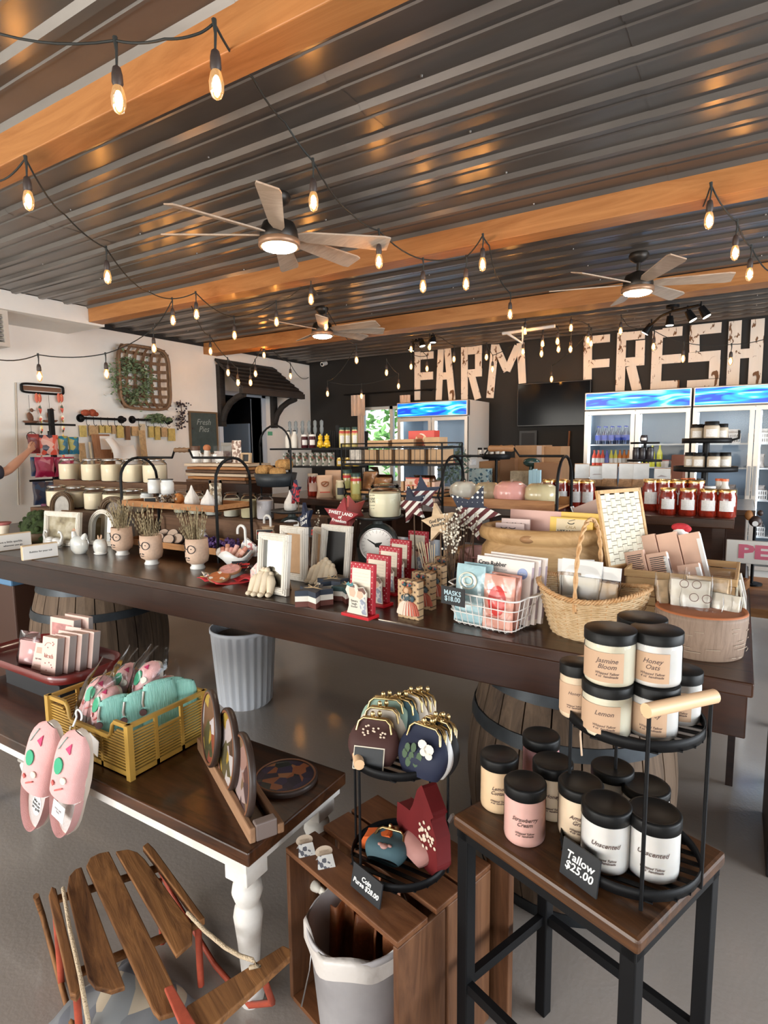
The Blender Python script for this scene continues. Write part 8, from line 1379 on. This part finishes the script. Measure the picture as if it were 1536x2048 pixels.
for k, (c_, hpx) in enumerate((((421, 1455), 146), ((456, 1497), 158), ((485, 1550), 170))):
  pt = az(*[(432, 1518), (450, 1575), (480, 1640)][k], BZ); r = hpx * mpp(pt) / 2 * .98; u = (-.30, .12, .55)[k]; base = Vc((mid.x, mid.y, 0)) + RZ(ang) @ Vc((L2 * u, -.008, 0)); cz = BZ + r + .012
  cn = ay(c_[0], c_[1], base.y - .01); n_ = Vc((-.52, -.84, .10)).normalized(); xv = Vc((0, 0, 1)).cross(n_).normalized(); R_ = Matrix((xv, n_.cross(xv), n_)).transposed(); plate('framed round plate standing in the rack, ' + ['rear one', 'middle one', 'front one'][k], Vc((cn.x, base.y - .01, cn.z)), r, R_, pics[k])
p = az(571, 1549, BZ + .02); plate('dark round plate with night scene lying flat on the bench', Vc((p.x, p.y, BZ + .0105)), 64 * mpp(p), Matrix.Identity(3), pics[3])
# ---- old wooden sled
slat = wood('sled_slat', (.055, .020, .008), (.34, .15, .05), 'X', .65, 9, 0, .4, dark=None); SZ = .25; redp = M('sled_red', (.40, .07, .035), .5, var=.25, vscale=20)
ax_a = az(205, 1705, SZ); ax_b = az(335, 2015, SZ); dv = (ax_b - ax_a); ang = math.atan2(dv.y, dv.x); so = (ax_a + ax_b) / 2; so.z = 0; t = T('wooden_sled', 'old wooden runner sled with worn slats, red iron and rope in the lower left', 'sled', so, ang); inv = RZ(-ang)
def sl(pts, z, nm, mt, th=.014):
  P_ = [inv @ (az(x, y, z) - so) for x, y in pts]; m = MB(); n = len(P_); vs = [(p.x, p.y, z - so.z) for p in P_] + [(p.x, p.y, z - th) for p in P_]; m.add(vs, [tuple(range(n)), tuple(range(n, 2 * n))[::-1]] + [(i, n + i, n + (i + 1) % n, (i + 1) % n) for i in range(n)]); O(nm, m, mt, t, bevel=.003)
sl([(134, 1778), (138, 1752), (150, 1738), (163, 1733), (250, 1972), (222, 1981), (190, 1972), (176, 1955)], SZ, 'slat', slat); sl([(172, 1732), (180, 1715), (198, 1706), (218, 1702), (350, 1975), (364, 2000), (350, 2024), (318, 2034), (306, 2020)], SZ, 'slat', slat); sl([(231, 1702), (256, 1698), (275, 1704), (290, 1718), (385, 1848), (384, 1882), (352, 1910)], SZ, 'slat', slat)
sl([(97, 1790), (103, 1772), (112, 1776), (162, 1975), (152, 1990), (140, 1985)], SZ, 'side_rail', slat, .022); sl([(285, 1692), (296, 1684), (310, 1698), (410, 1835), (398, 1842)], SZ, 'side_rail', slat, .022)
sl([(372, 2012), (566, 1890), (582, 1898), (580, 1912), (425, 2052), (380, 2062)], SZ + .012, 'steering_bar', slat, .02); sl([(328, 1975), (345, 1968), (400, 2060), (370, 2075)], SZ + .022, 'red_tongue', redp, .010)
for px in ((118, 1800), (150, 1940)): pass
def sp(x, y, z): return inv @ (az(x, y, z) - so) + Vc((0, 0, 0))
O('cross_brace', MB().tube([sp(110, 1800, SZ - .03), sp(320, 1735, SZ - .03)], .013, 6), slat, t); O('cross_brace', MB().tube([sp(158, 1945, SZ - .03), sp(402, 1845, SZ - .03)], .013, 6), slat, t)
for pts in ([(72, 1792, .20), (85, 1830, .05), (120, 1960, .012), (148, 2060, .03), (150, 2090, .16)], [(300, 1700, .20), (345, 1790, .04), (430, 1930, .012), (500, 2010, .03), (545, 2005, .10), (530, 1965, .20), (512, 1950, .24)]): O('runner', MB().tube([sp(*p) for p in pts], .009, 6), redp if pts[0][0] > 200 else slat, t)
for (x, y) in ((112, 1830), (150, 1950), (318, 1760), (395, 1835)): O('strut', MB().tube([sp(x, y, SZ - .015), sp(x, y, SZ - .015) * 1.0 - Vc((0, 0, SZ - .03))], .010, 6), redp, t)
O('rope', MB().tube([sp(375, 1825, SZ + .02), sp(410, 1862, SZ + .015), sp(450, 1895, SZ + .02), sp(480, 1912, SZ + .03), sp(505, 1920, SZ + .04), sp(518, 1932, SZ + .03), sp(500, 1935, SZ + .018)], .0058, 7).tube([sp(126, 1776, SZ + .01), sp(140, 1860, SZ + .012), sp(160, 1950, SZ + .012), sp(176, 2040, SZ + .01), sp(178, 2080, SZ - .05)], .0055, 7), M('sled_rope', (.60, .46, .30), .9, bump=.8, bscale=200), t)
q = az(255, 2020, .02); t = T('grey_blanket', 'faded grey patterned blanket heaped on the floor under the sled', 'blanket', (q.x, q.y, 0)); O('blanket', MB().grid(lambda u, v: Vc(((u - .5) * .34, (v - .5) * .26, max(.004, .10 * sin(PI * u) ** .6 * sin(PI * v) ** .6 + .014 * sin(13 * u + 5 * v)))), 24, 20), blotch('blanket_print', [(.16, .16, .16), (.22, .22, .21), (.12, .12, .13), (.42, .34, .24), (.18, .18, .18)], 12, .95), t)
# ---- upright wooden crate with bucket
KZ = .47; fl, fr = az(560, 1690, KZ), az(780, 1878, KZ); d = fr - fl; Lc = d.length; ang = math.atan2(d.y, d.x); kd = .36; fl = fl + Vc((.02, 0, 0)); crw = wood('crate_pine', (.085, .027, .010), (.22, .088, .033), 'X', .55, 6, .1, .2); crwz = wood('crate_pine_upright', (.06, .022, .009), (.18, .078, .034), 'Z', .55, 6, .1, .2)
t = T('wooden_crate', 'reddish brown wooden crate standing on end between bench and stool', 'crate', (fl.x, fl.y, 0), ang)
for y0, y1 in ((0, .105), (.135, .235), (.245, kd)): O('top_plank', MB().box(.0, Lc, y0, y1, KZ - .016, KZ), crw, t, bevel=.003)
for y0, y1 in ((.0, .17), (.18, kd)): O('side_plank', MB().box(Lc - .016, Lc, y0, y1, .0, KZ - .017), crwz, t, bevel=.003); O('side_plank', MB().box(0, .016, y0, y1, 0, KZ - .017), crwz, t, bevel=.003)
O('back_panel', MB().box(.017, Lc - .017, kd - .014, kd, 0, KZ - .017), crwz, t); O('base_plank', MB().box(.017, Lc - .017, 0, kd - .015, .0, .014), crw, t)
kin = lambda x, y, z=0: Vc((fl.x, fl.y, 0)) + RZ(ang) @ Vc((x, y, z))
t = T('liner_bucket', 'white lined bucket with brown leather pieces inside the wooden crate', 'bucket', kin(.20, .10, .015), ang); bh = .30
O('bucket', MB().lathe([(.105, 0), (.115, .01), (.138, bh - .02), (.145, bh - .015), (.145, bh), (.138, bh), (.11, .02), (.001, .015)], 36), M('bucket_grey', (.48, .45, .44), .5, var=.1), t)
O('liner_bag', MB().grid(lambda u, v: Vc(((.147 + .010 * sin(24 * u * 1.3) * (1 if v < .5 else .4) + (.004 if v < .5 else -.006)) * cos(2 * PI * u), (.147 + .008 * sin(17 * u * 2)) * sin(2 * PI * u) * (1 if v < .5 else .96), bh + .006 - abs(v - .5) * .12 + .008 * sin(2 * PI * u * 5))), 48, 6), M('liner_white', (.66, .60, .54), .35, bump=.5, bscale=20), t)
O('wire_handle', MB().tube([(-.147, 0, bh - .03), (-.17, -.03, bh * .6), (-.155, -.06, bh * .25), (-.10, -.13, .05)], .0025, 5), chrome, t); O('liner_knot', MB().ball((-.185, -.015, bh + .0), (.034, .016, .016), 10, 6).ball((-.157, -.01, bh - .004), (.02, .01, .012), 8, 6), M('liner_knot', (.72, .66, .55), .5), t)
lea = M('brown_leather', (.22, .07, .025), .5, col2=(.42, .16, .06), vscale=12, bump=.4, bscale=60)
for k, (x, y, w, h, rz, tl) in enumerate(((-.04, .05, .11, .34, .3, .1), (.03, .06, .12, .35, -.1, .05), (.075, .02, .09, .27, -.6, .1), (-.075, .0, .08, .25, 1.0, .1), (.0, .0, .10, .24, .1, .2), (.04, -.05, .07, .17, .5, -.1))):
  t = T('leather_piece', f'folded piece of brown leather in the lined bucket, {["rear left", "rear middle", "rear right", "far left", "central", "small front"][k]}', 'leather', kin(.20 + x, .10 + y, .05), ang + rz, 'brown leather in the lined bucket'); O('leather', MB().grid(lambda u, v: RX(-tl) @ Vc(((u - .5) * w * (1 - .2 * v), .022 * sin(7 * u + k) * (1 - .3 * v) + .01 * sin(5 * v), h * v)), 16, 8), lea, t).modifiers.new('thick', 'SOLIDIFY').thickness = .004
for k, (px, py) in enumerate(((603, 1712), (642, 1736))):
  q = az(px, py, KZ); t = T('earring_card', ['cream oval jewellery card on a folded base, left one on the crate', 'cream oval jewellery card on a folded base, right one on the crate'][k], 'card', Vc((q.x, q.y + .02, KZ)), face(q, .15), 'oval jewellery cards'); O('oval_card', MB().prism([(.024 * cos(a), .030 + .015 * sin(a)) for a in [2 * PI * j / 24 for j in range(24)]], 0, .001, RX(.62), c=(0, .0, .0)), M('card_tan', (.70, .56, .42), .5), t); O('folded_base', MB().add([(-.024, -.02, 0), (.024, -.02, 0), (.02, .004, .022), (-.02, .004, .022), (-.024, .02, 0), (.024, .02, 0)], [(0, 1, 2, 3), (3, 2, 5, 4)]), blotch('news_print', [(.68, .66, .62), (.72, .7, .66), (.12, .12, .14), (.7, .68, .64)], 110), t); text('SISTERS', .008, M('faint_tan', (.50, .38, .26), .5), t, RX(.62) @ Vc((0, .030, .0015)), (.62, 0, 0), ext=.0002)
# ---- two tier purse stand
def ring_tray(m, r, z, hgt=.022, c=(0, 0)):
  m.lathe([(r - .003, z), (r, z), (r, z + hgt), (r - .003, z + hgt), (r - .003, z)], 48, (c[0], c[1], 0), cap=False); return m
def tray_slats(m, r, z, k=9):
  for i in range(k): y = -r + 2 * r * (i + .5) / k; w = sqrt(r * r - y * y); m.box(-w, w, y - .006, y + .006, z - .002, z + .001)
  return m
def tierstand(lab, c, z0, r, zu, zh, posts):
  t = T('tier_stand', lab, 'stand', (c.x, c.y, z0), 0); tray = tray_slats(ring_tray(MB(), r, .018), r, .019); O('lower_tray', tray, blackm, t); O('upper_tray', tray_slats(ring_tray(MB(), r * .96, zu), r * .96, zu + .001), blackm, t)
  for a in posts: O('post', MB().cyl((r * cos(a), r * sin(a), 0), (r * cos(a), r * sin(a), zh), .0038, None, 6), blackm, t)
  hw_ = M('handle_beech', (.74, .48, .28), .45, var=.05, stretch=(.2, 1, 1))
  for i in ((0, 1), (2, 3)): A = Vc((r * cos(posts[i[0]]), r * sin(posts[i[0]]), zh)); Bq = Vc((r * cos(posts[i[1]]), r * sin(posts[i[1]]), zh)); dd = (Bq - A).normalized(); O('wooden_handle', MB().cyl(A - dd * .008, Bq + dd * .008, .0135, None, 16), hw_, t, bevel=.002)
  return t
c = az(803, 1712, KZ + .02); R1 = .132; c = Vc((c.x - .005, c.y + .0, KZ)); zu = ay(803, 1562, c.y - R1).z - KZ; zh = ay(740, 1502, c.y - .06).z - KZ
tierstand('black two tier round stand of coin purses on the wooden crate', c, KZ, R1, zu - .02, zh, (PI + .15, 1.5 * PI - .35, .0 + .25, .5 * PI - .2))
fr_m = M('purse_frame_gold', (.52, .38, .18), .3, 1); cps = {'mint': (.30, .42, .33), 'cream': (.70, .60, .48), 'brown': (.055, .018, .014), 'navy': (.008, .012, .035), 'white': (.66, .66, .66), 'black': (.012, .012, .014), 'slate': (.06, .12, .14), 'pink': (.42, .20, .17)}
def purse(lab, p, col, w, h, rz, tilt, deco=None, nm='kiss_lock_purse', grp='kiss lock purses on the upper tray'):
  t = T(nm, lab, 'purse', p, rz, grp); X = RX(-tilt); d = .024
  def f(u, v):
    a = 2 * PI * u; ww = w / 2 * (.62 + .55 * sin(PI * min(1, v * .92 + .10)) ** .8) if v < .8 else w / 2 * (.88 - .35 * (v - .8) / .2 * .8); return X @ Vc((ww * csg(abs(cos(a)) ** .75, cos(a)), d * sin(a) * (1 - .75 * v ** 3) * (.5 + .8 * sin(PI * min(1, v + .15))), h * v * .96))
  O('fabric', MB().grid(f, 28, 14), M('purse_' + col, cps[col], .7, var=.06), t)
  pl = [(-w * .40, h * .68), (-w * .36, h * .88), (-w * .26, h * .97), (w * .26, h * .97), (w * .36, h * .88), (w * .40, h * .68)]
  O('metal_frame', MB().tube([X @ Vc((x, -.008, z)) for x, z in pl], .0035, 6).tube([X @ Vc((x, .008, z)) for x, z in pl], .0035, 6), fr_m, t); O('clasp_bead', MB().ball(X @ Vc((-.007, -.006, h * 1.06)), (.0065, .0055, .009), 10, 8).ball(X @ Vc((.008, .006, h * 1.07)), (.0065, .0055, .009), 10, 8).cyl(X @ Vc((-.003, -.006, h * .96)), X @ Vc((-.006, -.006, h * 1.04)), .002, None, 5).cyl(X @ Vc((.003, .006, h * .96)), X @ Vc((.007, .006, h * 1.04)), .002, None, 5), fr_m, t)
  if deco == 'butterfly':
    m = MB(); [m.prism([(x0 + .013 * s * cos(a) * q, z0 + .011 * q * sin(a)) for a in [2 * PI * j / 10 for j in range(10)]], 0, .0012, X @ UPX, c=X @ Vc((0, -.029, 0))) for x0, z0, s, q in ((.012, h * .66, 1, 1), (.032, h * .60, 1, 1.1), (.018, h * .52, 1, .8), (.034, h * .48, 1, .8))]; O('butterfly_patch', m, M('patch_white', (.75, .68, .58), .7), t)
    m = MB(); [m.prism([(x0 + .008 * cos(a), z0 + .012 * sin(a)) for a in [2 * PI * j / 8 for j in range(8)]], 0, .0012, X @ UPX, c=X @ Vc((0, -.0285, 0))) for x0, z0 in ((-.03, h * .5), (-.012, h * .54), (-.035, h * .38), (-.015, h * .36), (.0, h * .28), (-.022, h * .24), (.008, h * .4))]; O('leaf_patch', m, M('patch_green', (.06, .10, .05), .7), t)
  if deco == 'floral': m = MB(); rr = random.Random(1); [m.ball(X @ Vc((rr.uniform(-.025, .04), -.026, h * rr.uniform(.62, .85))), (.0035, .0012, .0028), 6, 4) for _ in range(16)]; O('blossom_embroidery', m, M('blossom', (.70, .55, .42), .7), t)
zU = KZ + zu - .02 + .002
for k, (px, py, Yo, col, w, h, rz, tl, dc, lab) in enumerate((
  (745, 1560, -.075, 'brown', .130, .125, .25, .30, 'floral', 'dark brown embroidered kiss lock purse at the front left of the upper tray'),
  (858, 1575, -.085, 'navy', .135, .135, -.12, .28, 'butterfly', 'navy kiss lock purse with a white butterfly at the front right'),
  (905, 1575, -.06, 'white', .125, .13, -.35, .25, None, 'white kiss lock purse leaning right behind the butterfly purse'),
  (760, 1520, -.02, 'cream', .130, .13, .25, .25, None, 'cream kiss lock purse just behind the dark brown one'),
  (868, 1530, -.02, 'black', .130, .14, -.15, .2, None, 'black kiss lock purse with bright gold frame behind the butterfly purse'),
  (912, 1530, .0, 'cream', .120, .13, -.4, .2, None, 'cream kiss lock purse hanging at the right back of the upper tray'),
  (770, 1490, .035, 'mint', .135, .135, .3, .15, 'floral', 'mint green embroidered kiss lock purse at the left back'),
  (800, 1470, .07, 'slate', .12, .13, -.1, .1, None, 'slate blue kiss lock purse edge in the middle of the upper tray'),
  (822, 1465, .095, 'cream', .12, .14, -.3, .1, None, 'cream kiss lock purse at the back centre, left of its twin'),
  (842, 1465, .115, 'cream', .12, .14, -.4, .1, None, 'cream kiss lock purse at the very back right of centre'))):
  Yq = c.y + Yo; q = ay(px, py, Yq); dxy = Vc((q.x - c.x, Yo));
  if dxy.length > R1 * .85: dxy *= R1 * .85 / dxy.length
  purse(lab, Vc((c.x + dxy.x, c.y + dxy.y, zU)), col, w * .92, h * .92, rz, tl, dc)
for px, py, dz in ((735, 1512, .055),): q = ay(735, 1512, c.y - .11); pricecard('small black sign with white border standing by the dark brown purse', Vc((q.x, c.y - .112, zU + .004)), .075, .05, '', rz=.3, tilt=.35, border=True)
zL = KZ + .021
t = T('orange_pouch', 'bright orange folded fabric pouch on the lower tray', 'pouch', Vc((c.x - .06, c.y - .0, zL)), .2); O('pouch', MB().prism([(-.06, 0), (.035, -.005), (.05, .03), (.03, .055), (-.045, .035)], -.02, .02, UPX @ RZ(0), sm=False), M('orange_fabric', (.66, .12, .02), .7, var=.1), t, bevel=.008); O('flower', MB().ball((0, -.021, .035), (.007, .002, .006), 8, 5), M('blossom'), t)
purse('slate blue coin purse with a red rose patch on the lower tray', Vc((c.x - .022, c.y - .055, zL + .008)), 'slate', .105, .085, .15, 1.05, None, 'coin_purse', None); q = Vc((c.x - .02, c.y - .05, zL + .05)); tag(O('rose_patch', MB().ball((0, 0, 0), (.011, .010, .005), 10, 6).ball((-.014, .004, -.001), (.008, .006, .003), 8, 5).ball((.012, .008, .0), (.008, .005, .003), 8, 5), blotch('rose_print', [(.62, .10, .06), (.66, .40, .3), (.55, .55, .4)], 90), None, q), 'red rose with pale leaves sewn on the slate blue coin purse', 'patch')
purse('dusty pink coin purse with dark floral print in the middle of the lower tray', Vc((c.x + .035, c.y - .01, zL + .012)), 'pink', .10, .095, -.5, .9, None, 'coin_purse', None)
rp = M('crimson_velvet', (.125, .003, .004), .75, var=.12); t = T('red_bag', 'large crimson drawstring bag with blossom embroidery on the lower tray', 'bag', Vc((c.x + .075, c.y + .02, zL)), -.5); O('bag', MB().prism([(-.075, .0), (.05, -.004), (.075, .03), (.07, .11), (.045, .15), (.058, .165), (.004, .225), (-.018, .20), (-.04, .145), (-.055, .12), (-.12, .11), (-.125, .05)], -.022, .022, UPX), rp, t, bevel=.012); m = MB(); rr = random.Random(12)
for _ in range(34): m.ball((rr.gauss(.022, .018), -.024, rr.gauss(.088, .022)), (.0055, .002, .005), 7, 4)
O('blossom_embroidery', m, M('blossom'), t); O('zip_end', MB().box(.0, .008, -.004, .004, .195, .225, RY(.5).to_4x4()), chrome, t)
q = az(748, 1785, KZ + .0); pricecard('black chalk sign reading Coin Purse $28.00 leaning on the purse stand', Vc((q.x - .012, c.y - R1 - .022, KZ)), .11, .062, 'Coin\nPurse $28.00', rz=-.28, tilt=.2, ink=whiteink, size=.018)
# ---- industrial stool with tallow jars
SZ2 = .73; s0 = az(905, 1628, SZ2); s1 = az(1278, 1884, SZ2); s2 = az(1452, 1703, SZ2); ex = (s1 - s0); ex.z = 0; Ls = ex.length; ang = math.atan2(ex.y, ex.x); Ds = (s2 - s1).length
st_w = wood('stool_wood', (.022, .009, .004), (.115, .045, .015), 'X', .42, 5, .25, .15, dist=3.5); t = T('wooden_stool', 'rectangular stool with rustic wood seat on black square metal legs', 'stool', (s0.x, s0.y, 0), ang)
O('seat', MB().box(0, Ls, 0, Ds, SZ2 - .032, SZ2), st_w, t, bevel=.008); O('apron_frame', MB().box(.008, Ls - .008, .008, .030, SZ2 - .055, SZ2 - .033).box(.008, Ls - .008, Ds - .03, Ds - .008, SZ2 - .055, SZ2 - .033).box(.008, .03, .03, Ds - .03, SZ2 - .055, SZ2 - .033).box(Ls - .03, Ls - .008, .03, Ds - .03, SZ2 - .055, SZ2 - .033), blackm, t)
for x in (.008, Ls - .040):
  for y in (.008, Ds - .040): O('leg', MB().box(x, x + .032, y, y + .032, 0, SZ2 - .033), blackm, t, bevel=.003)
[O('foot_rail', MB().box(*b, .28, .305), blackm, t) for b in ((.04, Ls - .04, .012, .03), (.04, Ls - .04, Ds - .03, Ds - .012), (.012, .03, .04, Ds - .04), (Ls - .03, Ls - .012, .04, Ds - .04))]
tm = {k: M('tallow_' + k, v, .5, sub=.1, var=.03, vscale=30) for k, v in dict(cream=(.72, .55, .38), pink=(.74, .42, .36), white=(.70, .67, .63), tan=(.72, .50, .30), ivory=(.68, .62, .47), rose=(.66, .34, .34)).items()}; kl = M('kraft_label', (.52, .34, .22), .6)
def tallow(lab, p, r, h, c, txt=None, label=False, grp=None, flat=False, rzo=0):
  t = T('tallow_jar', lab, 'jar', p, face(p, rzo), grp)
  O('jar', MB().lathe([(r * .90, 0), (r * .98, h * .03), (r, h * .10), (r, h * .70), (r * .97, h * .78)], 36), tm[c], t); O('glass_wall', MB().lathe([(r * .92, -.0), (r * 1.01, h * .03), (r * 1.03, h * .10), (r * 1.03, h * .71), (r * .99, h * .79)], 36), glass, t)
  k = r * (1.02 if flat else 1.0); O('lid', MB().lathe([(k * 1.0, h * .79), (k * 1.04, h * .80), (k * 1.04, h * .97), (k * .99, h * .995), (k * .90, h), (k * .84, h * .985), (.001, h * .985)] if not flat else [(k * 1.03, h * .80), (k * 1.03, h * .985), (k * 1.0, h), (.001, h)], 40), blackcap, t)
  def cyl_text(s, size, z):
    cu = bpy.data.curves.new('t', 'FONT'); cu.body = s; cu.size = size; cu.align_x = 'CENTER'; cu.shear = .35; cu.resolution_u = 2; cu.space_line = .9; cu.offset = .00015; to = bpy.data.objects.new('t', cu); C.objects.link(to); me = bpy.data.meshes.new_from_object(to); bpy.data.objects.remove(to); R = r * 1.042
    for v in me.vertices: a = v.co.x / R; v.co = Vc((R * sin(a), -R * cos(a), z + v.co.y))
    me.materials.clear(); me.materials.append(M('script_ink', (.10, .06, .05), .6)); o = bpy.data.objects.new('lettering', me); C.objects.link(o); o.parent = t
  if label:
    n = 14; R = r * 1.036; vs = [(R * sin(a), -R * cos(a), z) for z in (h * .10, h * .66) for a in [-1.25 + 1.9 * j / n for j in range(n + 1)]]; O('paper_label', MB().add(vs, [(j, j + 1, n + 2 + j, n + 1 + j) for j in range(n)], True), kl, t)
  if txt: cyl_text(txt, r * .28, h * .47); cyl_text('Whipped Tallow\n4 oz  handmade', r * .14, h * .25)
  return t
def sj(px, py, z, wpx, hpx, lab, c, txt, label=False, flat=False, grp=None, rzo=0, fit=None):
  q = az(px, py, z); q = q + Vc((q.x, q.y, 0)).normalized() * (wpx / 2 * mpp(q)); mm = mpp(q + Vc((0, 0, .05))); return tallow(lab, q, wpx / 2 * mm, hpx * mm, c, txt, label, grp, flat, rzo)
sj(997, 1630, SZ2, 72, 108, 'cream tallow jar with black lid at the left end of the stool', 'tan', 'Lemon\nCustard')
sj(1080, 1590, SZ2, 70, 108, 'rose pink tallow jar standing at the back of the stool', 'rose', 'Berry')
sj(1048, 1697, SZ2, 80, 118, 'pink tallow jar lettered in script at the front of the stool', 'pink', 'Strawberry\nCream')
sj(1103, 1645, SZ2, 76, 108, 'tan tallow jar between the pink jar and the two tier stand', 'cream', 'Honey')
cs = az(1256, 1702, SZ2 + .02); R2 = .136; zu = ay(1262, 1503, cs.y - R2).z - SZ2; zh = ay(1348, 1424, cs.y - R2 * .85).z - SZ2
tierstand('black two tier round stand of whipped tallow jars on the stool', Vc((cs.x, cs.y, SZ2)), SZ2, R2, zu, zh, (-1.25, -.08, PI - .25, 1.95))
zl = SZ2 + .0205; g = 'white tallow jars on the lower tray'
for px, py, w, h, lab, c_, tx in ((1158, 1690, 84, 116, 'tallow jar with pale label at the left of the lower tray', 'cream', 'Amazing\nGrace'), (1221, 1640, 78, 98, 'tallow jar at the back centre of the lower tray', 'white', None), (1287, 1672, 88, 90, 'tallow jar at the back right of the lower tray', 'white', None), (1208, 1752, 92, 136, 'white tallow jar at the front centre of the lower tray', 'white', 'Unscented'), (1302, 1768, 98, 134, 'white tallow jar lettered Unscented at the front right of the lower tray', 'white', 'Unscented')): sj(px, py, zl, w, h * .93, lab, c_, tx, grp=g)
zu_ = SZ2 + zu + .0025
spots = ((1150, 1440, 62, 108, 'labelled tallow jar at the left rear of the upper tray', 'cream', 0), (1211, 1480, 93, 104, 'labelled tallow jar at the front left of the upper tray, carrying another', 'ivory', 0), (1304, 1482, 90, 104, 'labelled tallow jar at the front right of the upper tray, carrying another', 'white', 0), (1358, 1452, 74, 104, 'tallow jar at the right rear of the upper tray', 'white', 0))
low = [sj(px, py, zu_, w, h, lab, c_, 'Lemon' if k == 1 else 'Honey', True, True, rzo=-.1) for k, (px, py, w, h, lab, c_, _) in enumerate(spots)]
b1 = low[1].location; b2 = low[2].location; hj = 104 * mpp(b1) * 1.0
def topj(b, dx, dy, lab, c_, tx, dz=0): return tallow(lab, Vc((b.x + dx, b.y + dy, b.z + hj + .001 + dz)), 47 * mpp(b), 104 * mpp(b), c_, tx, True, None, True, -.1)
topj(b1, .002, .002, 'top tier tallow jar on the left, lettered Jasmine', 'ivory', 'Jasmine\nBloom'); topj(b2, -.001, .004, 'top tier tallow jar on the right, lettered Honey Oats', 'white', 'Honey\nOats')
topj((b1 + b2) / 2, .004, .092, 'top tier tallow jar at the back with a pink band', 'rose', None); tallow('tallow jar under the pink banded one at the back of the upper tray', Vc(((b1.x + b2.x) / 2 + .004, (b1.y + b2.y) / 2 + .092, zu_)), 47 * mpp(b1), 104 * mpp(b1), 'white', None, False, None, True)
q = az(1152, 1745, SZ2); pricecard('black chalk sign reading Tallow $25.00 leaning on the jar stand', Vc((q.x + .01, cs.y - R2 * .93, SZ2)), .088, .075, 'Tallow\n$25.00', rz=-.30 - .25 + .1, tilt=.15, ink=whiteink, size=.024)
A = Vc((cs.x + R2 * cos(PI - .25), cs.y + R2 * sin(PI - .25), 0)); q = ay(1128, 1440, A.y); tag(O('twine_tie', MB().tube([(0, -.006, 0), (-.014, -.004, .006), (.0, -.008, .012), (.02, -.006, .004), (.024, -.008, -.03), (.018, -.01, -.10), (.022, -.008, -.15)], .0022, 5).ball((0, -.005, .002), .007, 8, 6), M('tie_cream', (.55, .40, .28), .9), None, (A.x + .005, A.y, SZ2 + zu + .03)), 'frayed twine tied to the left post of the tallow stand', 'twine')
# red fabric glimpsed behind the stool
q = az(925, 1735, .30); t = T('red_cushion', 'small red velvet cushion on an upright board behind the stool leg', 'cushion', (-.50, 1.42, 0), -.3); O('board', MB().box(-.05, .03, -.01, .012, 0, .50), crwz, t, bevel=.003); O('cushion', MB().ball((-.01, -.02, .53), (.035, .03, .045), 12, 8), rp, t)
